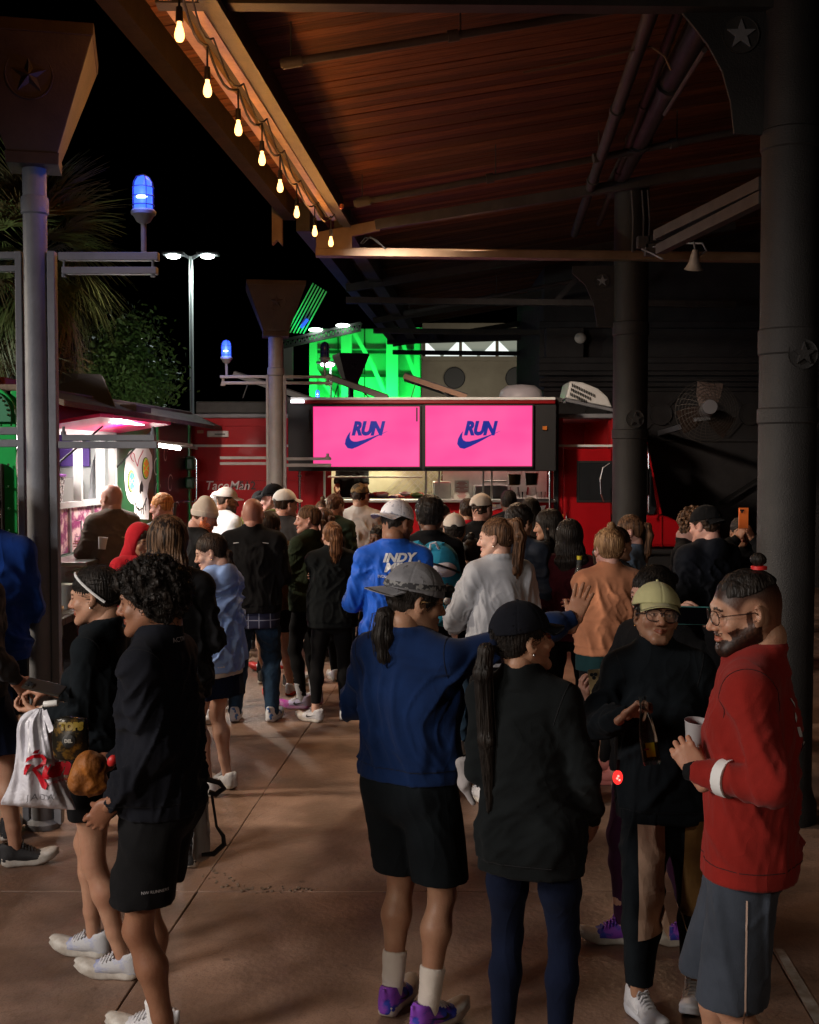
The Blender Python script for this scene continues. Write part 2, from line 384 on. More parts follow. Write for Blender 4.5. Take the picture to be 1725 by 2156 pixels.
rb('fascia_beam', -2.11, -1.99, 2.45, 2.78, 5.4, YT, M_fascia)
rb('fascia_cap', -2.14, -2.1, 2.70, 2.85, 5.4, YT+0.3, M_fascia)
rb('edge_channel', -1.77, -1.705, 2.45, 2.6, 5.4, YT, M_cream_paint); rb('gap_shade_strip', -1.704, -1.631, 2.50, 2.62, 5.4, YT, M_steeldark)  # dark strip put in for the shade between the two channels
rb('edge_channel', -1.63, -1.57, 2.45, 2.62, 5.4, YT, M_cream_paint)
rb('edge_beam', -1.53, -1.50, 2.40, 2.68, 5.4, YT, M_steeldark)
rb('edge_beam', -1.50, -1.42, 2.38, 2.42, 5.4, YT, M_steeldark)
rb('fascia_beam', -2.0, -1.86, 2.36, 2.74, YT+0.1, 24.4, M_steeldark)
rb('edge_beam', -1.62, -1.45, 2.38, 2.6, YT+0.2, 24.4, M_steeldark)
# drop post with notched tail
w = MB(); a = P(573,470,YT); b = P(594,470,YT); zb = P(583,515,YT).z; zt = a.z+0.25; m_ = (a.x+b.x)/2
w.prism([(a.x,zt),(b.x,zt),(b.x,zb-0.005),(m_,zb+0.05),(a.x,zb)], YT-0.02, YT+0.09); w.build('drop_post', M_steelbrown, roof, bevel=0.003)
# truss at the end of the string lights
def beam_px(name, u0, v0, u1, v1, Y0, Y1, w_, h_, m, **k):
    w = MB(); w.bar(P(u0,v0,Y0), P(u1,v1,Y1), w_, h_); return w.build(name, m, roof, bevel=0.004, **k)
Yt = YT+0.15
w = MB(); A = P(666,490,Yt); A2 = P(666,541,Yt); B = P(790,470,Yt); 
w.prism([(A.x,A.z),(P(800,463,Yt).x,P(800,463,Yt).z),(P(800,486,Yt).x,P(800,486,Yt).z),(P(742,498,Yt).x,P(742,498,Yt).z),(P(742,526,Yt).x,P(742,526,Yt).z),(A2.x,P(666,526,Yt).z)], Yt-0.03, Yt+0.03)
w.build('truss_gusset', M_steelbrown, roof, bevel=0.004)
beam_px('top_chord', 790, 474, 1680, 330, Yt, Yt+0.1, 0.10, 0.105, M_roofgrey)
beam_px('bottom_chord', 665, 533, 1700, 545, Yt, Yt+0.25, 0.16, 0.07, M_steelbrown)
w = MB(); w.bar(P(665,524.5,Yt), P(1700,536,Yt+0.25), 0.06, 0.03); w.build('bottom_chord', M_steelbrown, roof)
for (u0,v0,u1,v1) in ((1385,495,1610,385),(1390,525,1610,415)):
    w = MB(); w.bar(P(u0,v0,9.5), P(u1,v1,7.2), 0.07, 0.075); w.build('brace', M_steeldark, roof)
# more trusses beyond and the near one that crosses the very top of the picture
for Y0 in (16.2, 20.0, 24.0):
    s_ = Yt/Y0
    def q(u, v): return P(1030+(u-1030)*s_, 968+(v-968)*s_, Y0)
    w = MB(); w.bar(q(640,500), q(1700,330), 0.10, 0.10); w.build('top_chord', M_steeldark, roof)
    w = MB(); w.bar(q(640,533), q(1700,545), 0.14, 0.08); w.build('bottom_chord', M_steeldark, roof)
    w = MB(); w.bar(q(1210,538), q(1330,405), 0.07, 0.07); w.build('brace', M_steeldark, roof)
w = MB(); w.bar(P(330,4,6.55), P(1800,14,6.75), 0.12, 0.05); w.build('bottom_chord', M_steeldark, roof)
# sprinkler pipes
for (u0,v0,u1,v1,Y0,r) in ((590,134,1345,12,7.6,0.026),(745,428,1340,318,11.2,0.032),(1250,333,1600,268,11.2,0.032),(850,660,1240,585,17.5,0.03)):
    w = MB(); a = P(u0,v0,Y0); b = P(u1,v1,Y0+0.1); w.cyl(a,b,r,n=10)
    for t in (0.02, 0.045, 0.48, 0.97): c = a.lerp(b, t); w.cyl(c-(b-a).normalized()*0.035, c+(b-a).normalized()*0.035, r*1.45, n=10)
    w.cyl(a.lerp(b,.03), a.lerp(b,.03)+Vector((0,0,0.25)), 0.006, n=6); w.cyl(a.lerp(b,.5), a.lerp(b,.5)+Vector((0,0,0.3)), 0.006, n=6)
    w.build('sprinkler_pipe', M_roofgrey, roof, smooth=True)
# long members running with the ridge
def ridge(name, u0, v0, u1, v1, H, r, m):
    Ya = FPX*H/(968-v0); Yb = FPX*H/(968-v1); w = MB(); a = P(u0,v0,Ya); b = P(u1,v1,Yb); w.cyl(a,b,r,n=12)
    for t in (0.3, 0.62): c = a.lerp(b,t); d=(b-a).normalized(); w.cyl(c-d*0.05, c+d*0.05, r*1.25, n=12)
    w.build(name, m, roof, smooth=True)
ridge('ridge_pipe', 1378, 5, 1210, 492, 2.85, 0.05, M_steeldark)
ridge('ridge_pipe', 1432, 20, 1262, 470, 2.95, 0.035, M_hopper)
ridge('ridge_pipe', 1500, 5, 1290, 400, 3.0, 0.10, M_steeldark)
w = MB(); w.cyl(P(1484,105,8), P(1400,240,10), 0.018, n=8); w.build('tie_rod', M_roofgrey, roof)
# loose wire under the planks and wires down the column
w = MB(); pts = [P(1102,152,8.2),P(1180,138,8.2),P(1270,118,8.2),P(1372,98,8.2),P(1400,118,8.2),P(1414,148,8.2)]; w.tube(pts, 0.007, 6); w.build('loose_wire', M_steelbrown, roof)
for uu in (1330, 1352, 1364):
    w = MB(); w.tube([P(uu,400,11.4),P(uu+4,460,11.4),P(uu+2,530,11.4)], 0.009, 6); w.build('conduit', M_roofgrey, roof)
w = MB(); w.bb(P(1344,516,11.35)-Vector((0,0,0.02)), P(1362,500,11.45)); w.bb(P(1360,532,11.35)-Vector((0,0,0.02)), P(1378,516,11.45)); w.build('junction_box', M_roofgrey, roof, bevel=0.003)
w = MB(); w.tube([P(760,512,Yt-.05),P(770,500,Yt-.05),P(790,503,Yt-.05),P(812,524,Yt-.05)], 0.008, 6); w.tube([P(764,514,Yt-.06),P(780,498,Yt-.06),P(800,515,Yt-.06)], 0.006, 6); w.build('cable_loop', M_black, roof)
w = MB(); c = P(719,434,11.15); w.lathe(c, [(0.005,-0.02),(0.022,-0.02),(0.026,0.0),(0.016,0.03),(0.004,0.03)], 12, 'Y')
w.build('sprinkler_head', mat('copper', (0.5,0.16,0.08), 0.3, metal=0.9), roof)
# end of the roof beyond the truck
w = MB(); w.bar(P(815,712,23.8), P(1150,702,23.8), 0.3, 0.22); w.build('end_beam', M_steeldark, roof)
w = MB(); w.bar(P(818,690,23.7), P(818,718,23.7), 0.03, 0.05); w.build('light_bracket', M_roofgrey, roof)
w = MB(); w.cyl(P(918,716,23.5), P(918,706,23.5), 0.1, 0.14); w.build('camera_dome', M_black, roof)

# ================================================================ string of bulbs
st = T('string_lights', R_(-1.55, 9, zc+2.2), 0, 'string of eight glowing warm bulbs on a black cable along the roof edge', 'string lights')
M_bulb = emis('bulb_glow', (1.0, 0.50, 0.15), 5.0)
bulb_px = [(378,68),(437,187),(502,270),(552,334),(590,392),(625,447),(663,487),(697,509)]
M_sock = mat('bulb_socket', (0.02,0.015,0.012), 0.5)
prev = None; HB = 2.1; cab = []
Ybs = []
for (u, v) in bulb_px:
    Yb = FPX*HB/(968-v); Ybs.append(Yb)
    c = P(u, v, Yb)
    w = MB(); w.lathe(c, [(0.004,-0.046),(0.015,-0.042),(0.023,-0.027),(0.0245,-0.012),(0.019,0.015),(0.012,0.034),(0.011,0.055)], 16)
    w.build('bulb', M_bulb, st, smooth=True)
    w = MB(); w.cyl(c+Vector((0,0,0.05)), c+Vector((0,0,0.12)), 0.019, 0.016, 12); w.cyl(c+Vector((0,0,0.12)), c+Vector((0,0,0.24)), 0.006, n=6); w.build('socket', M_sock, st)
    cab.append(c+Vector((0,0,0.24)))
    light('POINT', 'string_bulb_light', c+Vector((0,0,-0.02)), 33, (1.0,0.40,0.09), 0.03)
pts = []
for i in range(len(cab)-1):
    a, b = cab[i], cab[i+1]
    for t in range(6):
        s_ = t/6; pts.append(a.lerp(b, s_)+Vector((0,0,-0.09*math.sin(math.pi*s_))))
pts.append(cab[-1]); pts = [cab[0]+Vector((-0.05,-1,0.05))]+pts
w = MB(); w.tube(pts, 0.008, 6); w.tube([p+Vector((0.035,0,0.03+0.012*math.sin(i))) for i, p in enumerate(pts)], 0.006, 6); w.build('cable', M_black, st)

# ================================================================ columns of the pavilion (right)
def star_pts(cx, cz, r, rot=0):
    return [(cx+(r if i % 2 == 0 else r*0.4)*math.sin(rot+i*math.pi/5), cz+(r if i % 2 == 0 else r*0.4)*math.cos(rot+i*math.pi/5)) for i in range(10)]
def column(u0, u1, Y, ringv, label, base_v, top, extra_u=0):
    a = P(u0, 1000, Y); b = P(u1, 1000, Y); r = (b.x-a.x)/2; cx = (a.x+b.x)/2; cy = Y+r*0
    t = T('column', (cx, cy, 0), 0, label, 'column', 'round columns of the pavilion')
    w = MB(); w.lathe((cx,cy,0), [(r*1.18,0.0),(r*1.18,0.10),(r*1.06,0.16),(r,0.2),(r,top)], 40); w.build('shaft', M_column, t, smooth=True)
    for v0, v1 in ringv:
        z0 = P(u0, v1, Y-r).z; z1 = P(u0, v0, Y-r).z
        w = MB(); w.lathe((cx,cy,0), [(r,z0-0.01),(r*1.055,z0),(r*1.055,z1),(r,z1+0.01)], 40); w.build('collar', M_column, t, smooth=True)
    return t, cx, cy, r
c1, cx1, cy1, r1 = column(1598, 1716, 6.75, [(262,300),(690,740),(860,888)], 'thick dark grey round column with star collars at the right edge', 1753, 6.0)
c2, cx2, cy2, r2_ = column(1290, 1362, 12.9, [(676,702),(905,922)], 'dark round column standing in front of the red food truck cab', 1300, 4.95)
for (cc, cx, cy, r, v, dx) in ((c1,cx1,cy1,r1,745,0.03),(c2,cx2,cy2,r2_,882,0.02)):
    z = P(1650, v, cy-r).z; w = MB(); yy = cy-r*1.05
    w.prism(star_pts(cx+dx, z, r*0.42), yy-0.02, yy+0.01); w.build('star', M_column, cc, bevel=0.002)
    w = MB(); w.lathe((cx+dx, yy+0.012, z), [(r*0.47,-0.006),(r*0.52,-0.008),(r*0.52,0.02),(r*0.47,0.02)], 28, 'Y'); w.build('star_ring', M_column, cc)
# bracket plates with a curved edge and star
def bracket(cc, Y, uv, star, sr):
    w = MB(); pts = [(P(u,v,Y).x, P(u,v,Y).z) for u, v in uv]; w.prism(pts, Y-0.012, Y+0.012); w.build('bracket_plate', M_column, cc, bevel=0.003)
    s = P(star[0], star[1], Y); w = MB(); w.prism(star_pts(s.x, s.z, sr), Y-0.04, Y-0.013); w.build('bracket_star', M_steelgrey, cc, bevel=0.002)
    w = MB(); w.lathe((s.x, Y-0.02, s.z), [(sr*1.12,-0.006),(sr*1.2,-0.008),(sr*1.2,0.007),(sr*1.12,0.007)], 28, 'Y'); w.build('bracket_ring', M_steeldark, cc)
bracket(c1, 6.75, [(1618,-60),(1618,285),(1545,282),(1538,215),(1520,150),(1490,95),(1455,50),(1420,10),(1390,-60)], (1558,76), 0.085)
bracket(c2, 12.9, [(1296,560),(1296,690),(1258,690),(1250,640),(1232,600),(1205,575),(1205,560)], (1268,592), 0.06)

# ================================================================ dark building wall on the right, with mouldings
YW = 19.5
bw = T('brick_building', (P(1500,1000,YW).x, YW, 0), 0, 'dark stucco building wall with mouldings and round medallions behind the red truck', 'building')
w = MB(); a = P(1150,0,YW); w.bb((a.x, YW, -0.03), (a.x+9.5, YW+5, 9.0)); w.build('wall', M_wall, bw)
def mould(v0, v1, out, name='moulding', u0=1136, x1=9.4):
    A = P(u0, v1, YW-out); B = P(u0, v0, YW-out); w = MB(); w.bb((A.x, YW-out, A.z), (A.x+x1, YW-0.002, B.z)); return w.build(name, M_wall, bw, bevel=0.01)
mould(752,764,0.32); mould(764,780,0.26); mould(780,790,0.16); mould(796,803,0.10); mould(806,814,0.12); mould(690,752,0.02,'frieze'); mould(676,690,0.14)
mould(821,824,0.05); mould(925,930,0.06)
w = MB(); A = P(1150,752,YW-0.3); B = P(1150,690,YW-0.3); w.bb((A.x,YW-0.32,A.z),(A.x+0.6,YW-0.03,B.z)); w.build('corner_block', M_wall, bw, bevel=0.01)
for uc in (1392, 1580, 1255):
    c = P(uc, 872, YW-0.03); w = MB(); w.lathe((c.x, YW-0.03, c.z), [(0.135,-0.02),(0.18,-0.03),(0.18,0.03),(0.135,0.03)], 28, 'Y')
    for sx, sz in ((1,1),(1,-1),(-1,1),(-1,-1)): w.bar((c.x+sx*0.13, YW-0.025, c.z+sz*0.13), (c.x+sx*0.36, YW-0.025, c.z+sz*0.38), 0.03, 0.03)
    w.build('medallion', M_wall, bw)
w = MB(); w.bar(P(1515,1060,YW-0.2), P(1605,1003,YW-0.2), 0.05, 0.05); w.build('handrail', M_black, bw)
w = MB(); w.bb(P(1590,1500,YW-0.35), P(1800,1082,YW-0.3)+Vector((0,0.3,0))); w.build('ledge', M_wall, bw, bevel=0.02)
# small wall lamp, horn speaker, fan
def horn(u, v, Y, sc_, label, name='horn_speaker'):
    t = T(name, P(u,v,Y), 0, label, 'loudspeaker' if name == 'horn_speaker' else 'lamp')
    c = P(u,v,Y); R = Matrix.Rotation(0.35, 3, 'X'); w = MB()
    prof = [(0.03,0.17),(0.05,0.1),(0.065,0.02),(0.10,-0.05),(0.115,-0.06),(0.108,-0.062),(0.055,0.0),(0.02,0.03)]
    b0 = len(w.v); w.lathe((0,0,0), [(r_*sc_, z_*sc_) for r_, z_ in prof], 24)
    w.v = [tuple(c+R@Vector(x)) for x in w.v]; w.build('horn', mat('dirty_ivory', (0.30,0.25,0.21), 0.5, col2=(0.22,0.18,0.15), scale=14), t, smooth=True)
    w = MB(); w.sphere(c+R@Vector((0,0,-0.03*sc_)), 0.022*sc_); w.build('driver', M_steeldark, t, smooth=True)
    w = MB(); w.cyl(c+R@Vector((0,0,0.16*sc_)), c+Vector((0.02,0.1,0.28*sc_)), 0.012*sc_, n=8); w.build('arm', M_steelgrey, t)
    return t
horn(1462, 556, 10.2, 0.72, 'ivory horn loudspeaker hanging under the dark truss beside the thick column')
wire = MB(); wire.tube([P(1395,545,10.2),P(1370,532,10.6),P(1352,524,11.3)],0.008,6); wire.tube([P(1375,520,11.3),P(1420,512,10.6),P(1480,512,10.3),P(1488,528,10.2),P(1470,540,10.2)],0.008,6)
wire.build('wire', M_steelgrey, roof)
t = T('wall_lamp', P(1222,712,YW-.3), 0, 'small pale lamp high on the dark building wall left of the column', 'lamp')
c = P(1222,712,YW-.3); w = MB(); w.sphere(c, 0.1, sc3=(1,0.8,0.9)); w.build('lens', M_white, t, smooth=True); w = MB(); w.bb(c+Vector((-0.26,0.1,-0.06)), c+Vector((0.0,0.3,0.1))); w.build('housing', M_black, t, bevel=0.01)
FY = 16.8; fc = P(1488, 866, FY)
fan = T('wall_fan', fc, 0, 'big round wire cage fan on the dark wall between the two columns', 'fan')
RF = 66/FPX*FY
M_wire = mat('fan_wire', (0.09,0.08,0.07), 0.5, metal=0.4)
w = MB()
for k in range(1, 12):
    rr = RF*k/11; d = -0.17*(1-(k/11)**2)
    pts = [fc+Vector((rr*math.cos(a), d, rr*math.sin(a))) for a in [2*math.pi*i/30 for i in range(31)]]; w.tube(pts, 0.004, 4)
for k in range(28):
    a = 2*math.pi*k/28; w.tube([fc+Vector((RF*s_*math.cos(a+s_*0.5), -0.17*(1-s_*s_), RF*s_*math.sin(a+s_*0.5))) for s_ in (0.12,0.3,0.5,0.7,0.85,1.0)], 0.003, 4)
w.build('cage', M_wire, fan)
M_blade = mat('fan_blade', (0.09,0.06,0.05), 0.4, metal=0.5)
for a in (1.45, 1.45+2*math.pi/3, 1.45+4*math.pi/3):
    w = MB(); x = Vector((math.cos(a),0,math.sin(a))); yv = Vector((-math.sin(a),0,math.cos(a)))
    vs = []
    for s_, h_ in ((0.12,0.10),(0.5,0.16),(0.92,0.17)):
        for e in (-1, 1): vs.append(fc+x*RF*s_+yv*h_*e+Vector((0,0.05*e,0)))
    vs2 = [v_+Vector((0,0.01,0)) for v_ in vs]
    w.add(vs+vs2, [(0,1,3,2),(2,3,5,4),(7,6,8,9),(9,8,10,11),(0,2,8,6),(2,4,10,8),(1,7,9,3),(3,9,11,5),(4,5,11,10),(0,6,7,1)]); w.build('blade', M_blade, fan)
w = MB(); w.cyl(fc+Vector((-0.03,-0.32,0.05)), fc+Vector((0,0.1,0)), 0.10, 0.11, 18); w.build('motor', mat('fan_motor', (0.35,0.35,0.38), 0.35, metal=0.5), fan, smooth=True)
w = MB(); w.bar(fc+Vector((-0.1,0.1,-0.15)), fc+Vector((-0.1,YW-FY,-0.25)), 0.05, 0.08); w.bar(fc+Vector((-0.2,-.1,-0.12)), fc+Vector((0.02,-.1,-0.10)), 0.05, 0.05); w.build('bracket', M_steelgrey, fan)

# ================================================================ left posts with hopper heads, twin rails and blue lamps
M_blue = emis('blue_glass_glow', (0.03, 0.10, 1.0), 2.6)
M_bluehot = emis('blue_lamp_core', (0.45, 0.6, 1.0), 9.0)
M_bluedark = mat('blue_glass_off', (0.02,0.02,0.10), 0.1, coat=0.5)
M_lampgrey = mat('lamp_fitting', (0.26,0.24,0.25), 0.5, col2=(0.2,0.19,0.2), scale=9)
def blue_lamp(u, vtop, vbot, vstem, Y, label, lit=True):
    "caged jar lamp: glass vtop..vbot, fitting down to vstem"
    top = P(u, vtop, Y); bot = P(u, vbot, Y); st_ = P(u, vstem, Y); h = top.z-bot.z; r = h*0.265
    t = T('blue_lamp', (bot.x, Y, st_.z), 0, label, 'lamp', 'caged blue lamps')
    x, z = bot.x, bot.z
    w = MB(); w.lathe((x,Y,z), [(r,0),(r,h*0.62),(r*0.92,h*0.8),(r*0.62,h*0.94),(0.004,h)], 24); w.build('glass', M_blue if lit else M_bluedark, t, smooth=True)
    if lit:
        w = MB(); w.sphere((x,Y-r*0.55,z+h*0.33), r*0.62, sc3=(1.15,0.8,0.75)); w.build('core', M_bluehot, t, smooth=True)
        light('POINT', 'blue_lamp_light', (x, Y-r*2.2, z+h*0.4), 3.5*Y/6.6, (0.1,0.2,1.0), 0.05)
    w = MB(); R2 = r*1.16; wr = h*0.018
    for k in range(4):
        a = math.pi/4+k*math.pi/2-0.3; w.tube([(x+R2*math.cos(a)*m, Y+R2*math.sin(a)*m, z+h*q) for m, q in ((1,-0.02),(1,0.62),(0.93,0.8),(0.65,0.95),(0.02,1.03))], wr, 6)
    for q in (0.12, 0.38, 0.64):
        w.tube([(x+R2*math.cos(a)*1.03, Y+R2*math.sin(a)*1.03, z+h*q) for a in [2*math.pi*i/20 for i in range(21)]], wr, 6)
    w.build('cage', mat('cage_blue', (0.04,0.05,0.16), 0.5), t, smooth=True)
    w = MB(); w.lathe((x,Y,z), [(r*0.3,-h*0.52),(r*0.32,-h*0.42),(r*0.75,-h*0.36),(r*1.15,-h*0.18),(r*1.35,-h*0.15),(r*1.4,-h*0.06),(r*1.2,0.0),(r*1.0,h*0.01)], 24); w.build('fitting', M_lampgrey, t, smooth=True)
    w = MB(); w.cyl((x,Y,z-h*0.5), (x,Y,st_.z), r*0.3, n=10); w.build('stem', M_lampgrey, t)
    return t
def hopper_post(uc, ul, ur, Y, hop, label, rails, yaw=0.0, bars=True, zbase=0, m=M_steelgrey):
    "hop = (v_top, v_bottom, half width top px, half width bottom px)"
    r = (P(ur,900,Y).x-P(ul,900,Y).x)/2; cx = (P(ur,900,Y).x+P(ul,900,Y).x)/2
    t = T('market_post', (cx, Y, 0), 0, label, 'post', 'grey posts with hopper heads')
    zt = P(uc, hop[0], Y).z; zb = P(uc, hop[1], Y).z
    w = MB(); w.lathe((cx,Y,zbase), [(r*1.5,0),(r*1.5,0.03),(r,0.05),(r,zb+0.05-zbase)], 28); w.build('pole', m, t, smooth=True)
    if bars:
        zr = P(uc, hop[1]+118*(hop[1]-968)/(350-968), Y).z if False else zb-0.30*Y/6.6*0.6
        w = MB(); w.lathe((cx,Y,0), [(r,zr-0.07),(r*1.16,zr-0.06),(r*1.16,zr+0.02),(r*1.05,zr+0.03),(r,zr+0.03)], 28); w.build('collar', m, t, smooth=True)
    ht = hop[2]/FPX*Y; hb = hop[3]/FPX*Y; R = Matrix.Rotation(yaw, 3, 'Z')
    def ring(h, z): return [Vector((cx,Y,z))+R@Vector((sx*h, sy*h, 0)) for sx, sy in ((-1,-1),(1,-1),(1,1),(-1,1))]
    lip = (zt-zb)*0.09
    for nm, layers in (('hopper', [(ht*0.975,zt-lip),(hb*0.97,zb+lip)]), ('hopper_lip', [(ht,zt),(ht*0.985,zt-lip)]), ('hopper_base', [(hb*1.03,zb+lip),(hb,zb)])):
        w = MB(); vs = ring(*layers[0])+ring(*layers[1])
        w.add(vs, [(0,1,2,3),(7,6,5,4),(0,4,5,1),(1,5,6,2),(2,6,7,3),(3,7,4,0)]); w.build(nm, M_hopper, t, bevel=0.004)
    # star on the front face
    f = 0.52; hh = ht+(hb-ht)*f; zz = zt+(zb-zt)*0.38; sr = (zt-zb)*0.15
    tilt = math.atan2(ht-hb, zt-zb); w = MB(); pts = star_pts(0, 0, sr); hh2 = ht+(hb-ht)*0.38
    vs = []
    C0 = Vector((cx,Y,zz))+R@Vector((0,-hh2*0.975-0.004,0)); ex = R@Vector((1,0,0)); ez = Matrix.Rotation(yaw,3,'Z')@Vector((0,-math.sin(tilt),math.cos(tilt))); nn = ex.cross(ez)
    vs = [C0+ex*a+ez*b for a, b in pts]; cen = C0+nn*sr*0.28
    w.add(vs+[cen], [(i, (i+1) % 10, 10) for i in range(10)]); w.build('star', M_hopper, t)
    w = MB(); ring_ = [C0+ex*math.cos(a)*sr*1.15+ez*math.sin(a)*sr*1.15 for a in [2*math.pi*i/24 for i in range(25)]]; w.tube(ring_, sr*0.05, 6); w.build('star_ring', M_hopper, t)
    # side uprights and twin rails
    for side, uu in (('l', rails['ul']), ('r', rails['ur'])):
        a = P((uu[0]+uu[1])/2, 900, Y); wd = (uu[1]-uu[0])/FPX*Y
        w = MB(); w.bb((a.x-wd/2, Y-0.03, zbase+0.02), (a.x+wd/2, Y+0.03, P(uc, rails['vt'], Y).z)); w.build('upright', m, t, bevel=0.004)
        for (v0, v1, ua, ub) in rails[side]:
            A = P(ua, v1, Y-0.03); B = P(ub, v0, Y-0.03); w = MB(); w.bb((A.x, Y-0.028, A.z), (B.x, Y+0.028, B.z)); w.build('rail', m, t, bevel=0.004)
        for (ub, v0, v1) in rails.get('bolts_'+side, []):
            A = P(ub, v0, Y); B = P(ub, v1, Y); w = MB(); w.cyl(A, B, 0.008*Y/6.6, n=8); w.cyl(B, B+Vector((0,0,0.02)), 0.014*Y/6.6, n=8); w.build('hanger_bolt', m, t)
    return t
hopper_post(80, 55, 104, 6.6, (84,356,128,52), 'tall grey post with brown hopper head and star nearest to the green food truck',
    dict(ul=(39,53), ur=(106,122), vt=530, l=[(529,544,-40,39),(558,571,-40,36),(899,915,-60,38),(925,941,-60,39)],
         r=[(530,547,122,332),(561,576,129,329),(915,928,130,325),(929,944,122,330)], bolts_r=[(135,545,583),(322,545,583),(322,898,916),(134,898,916)]), yaw=0.22)
hopper_post(581, 566, 597, 14.2, (598,710,61,27), 'grey post with brown hopper head and star in front of the red food truck',
    dict(ul=(561,566.5), ur=(597,603), vt=789, l=[(790,796,463,563),(803,809,466,560),(961,967,463,560),(973,979,463,560)],
         r=[(790,796,600,700),(803,809,600,700),(963,969,603,697),(976,983,603,697)], bolts_l=[(470,796,812)], bolts_r=[(690,796,812),(690,955,965)]), yaw=0.15, m=mat('brownish_steel', (0.22,0.19,0.17), 0.5, col2=(0.28,0.25,0.23), scale=5))
hopper_post(739, 733, 745, 23.5, (746,812,32,13), 'dark hopper head of a farther post above the truck roof',
    dict(ul=(728,731), ur=(746,749), vt=835, l=[], r=[]), yaw=0.3, m=M_steeldark)
blue_lamp(302, 369, 441, 530, 6.6, 'nearest glowing blue caged lamp standing on the rail of the tall left post')
blue_lamp(477, 716, 751, 790, 14.2, 'smaller glowing blue caged lamp on the rail left of the second hopper post')
blue_lamp(684, 720, 752, 790, 14.2, 'unlit dark caged lamp on the rail right of the second hopper post', lit=False)
blue_lamp(669, 821, 835, 846, 21.5, 'tiny glowing blue lamp just above the awning of the red truck')

# ================================================================ street lamps
def street_lamp(u, vtop, vbot, Y, label, wp=4.5, heads=((-36,0),(36,0)), E=900):
    a = P(u, vtop, Y); t = T('street_lamp', (a.x, Y, 0), 0, label, 'street lamp')
    w = MB(); r = wp/FPX*Y; w.cyl((a.x,Y,0), (a.x,Y,a.z), r*1.05, r*0.9, 14); w.build('pole', mat('galvanised_pole', (0.4,0.42,0.42), 0.45, metal=0.3), t, smooth=True)
    for du, dv in heads:
        h = P(u+du, vtop+dv-2, Y); s_ = math.copysign(1, du); w = MB(); w.bar((a.x,Y,a.z-0.05), (h.x-s_*0.18,Y,h.z+0.03), 0.06, 0.06); w.build('arm', M_steelgrey, t)
        w = MB(); w.box((h.x,Y,h.z+0.03), (0.44*Y/24,0.3,0.06)); w.build('lamp_head', M_steelgrey, t, bevel=0.02)
        w = MB(); w.sphere((h.x,Y-.05,h.z-0.02), 0.14*Y/24, sc3=(1,0.9,0.36)); w.build('lens', emis('street_lamp_glow', (0.85,1.0,0.93), 30), t, smooth=True)
        light('SPOT', 'street_lamp_light', (h.x, Y, h.z-0.12), E/2, (0.85,1.0,0.95), 0.15, (h.x, Y-0.5, 0), 150, 0.6)
    return t
street_lamp(402, 540, 868, 24, 'tall street lamp with two bright white heads behind the food trucks')
street_lamp(697, 762, 835, 30, 'distant street lamp seen against the green lit building', 2.2, ((-7,6),), 200)

# ================================================================ night sky dome is the world; far buildings
YG = 46
gb = T('green_building', P(770,800,YG), 0, 'building facade lit bright green behind the trucks, with steel frame', 'building')
M_green = mat('facade_panel', (0.55,0.62,0.55), 0.6, col2=(0.45,0.5,0.45), scale=0.6)
M_gframe = mat('facade_frame', (0.6,0.62,0.6), 0.5)
cols = [655, 712, 768, 826, 885]; rows = [690, 742, 792, 838]
for i in range(4):
    for j in range(3):
        A = P(cols[i]+1, rows[j+1]-1.5, YG); B = P(cols[i+1]-1, rows[j]+1.5, YG)
        w = MB(); w.bb((A.x,YG,A.z),(B.x,YG+0.3,B.z)); w.build('panel', M_green, gb, bevel=0.03)
w = MB(); A = P(652,1000,YG); B = P(888,690,YG); w.bb((A.x,YG+0.32,0),(B.x,YG+6,B.z)); w.build('wall', M_steeldark, gb)
def gbar(u0,v0,u1,v1,w_,dy=-0.5, m=M_gframe, name='frame_bar'):
    w = MB(); w.bar(P(u0,v0,YG+dy), P(u1,v1,YG+dy), w_, w_, (0,1,0)); return w.build(name, m, gb)
for (u,w_) in ((660,0.28),(730,0.4),(826,0.45),(878,0.22),(886,0.1)): gbar(u,838,u,690,w_)
for v in (740, 791): gbar(655,v,885,v,0.1,-0.2,M_steeldark)
for (a_,b_,c_,d_) in ((740,690,785,770),(785,770,815,838),(845,715,892,835),(665,780,705,838)): gbar(a_,b_,c_,d_,0.16)
# slanted canopy with lattice truss in front, and its lit lamps
YC = 38
cn = T('lattice_canopy', P(700,700,YC), 0, 'dark lattice truss canopy edge with two white lamps in front of the green building', 'canopy')
M_tr = mat('canopy_steel', (0.10,0.11,0.10), 0.5)
for off in (0, 15):
    w = MB(); w.bar(P(590,718+off,YC), P(760,680+off,YC), 0.12, 0.08); w.build('chord', M_tr, cn)
for k in range(17):
    u = 592+k*10; v = 718-(u-590)*38/170
    w = MB(); w.bar(P(u,v,YC), P(u+5,v+14,YC), 0.05, 0.05); w.bar(P(u+5,v+14,YC), P(u+10,v-2,YC), 0.05, 0.05); w.build('lattice_web', M_tr, cn)
for (u,v) in ((665,694),(722,685)):
    w = MB(); w.sphere(P(u,v,YC-.2), 0.22, sc3=(1.0,0.5,0.26)); w.build('lamp', emis('canopy_lamp_glow', (0.9,1,0.95), 14), cn, smooth=True)
M_gbeam = mat('fin_metal', (0.5,0.55,0.52), 0.4)
fins = T('slanted_fins', P(655,640,41), 0, 'row of slanted metal fins lit green rising behind the second hopper post', 'sculpture')
for k in range(6):
    w = MB(); w.bar(P(604+k*7,700+k*0.5,41), P(660+k*5.5,596+k*3.5,41+0*k), 0.04, 0.045); w.build('fin', M_gbeam, fins)
w = MB(); w.bar(P(634,690,40.8), P(648,672,40.8), 0.1, 0.1); w.build('blue_tip', emis('blue_tip_glow', (0.03,0.1,0.9), 1.2), fins)
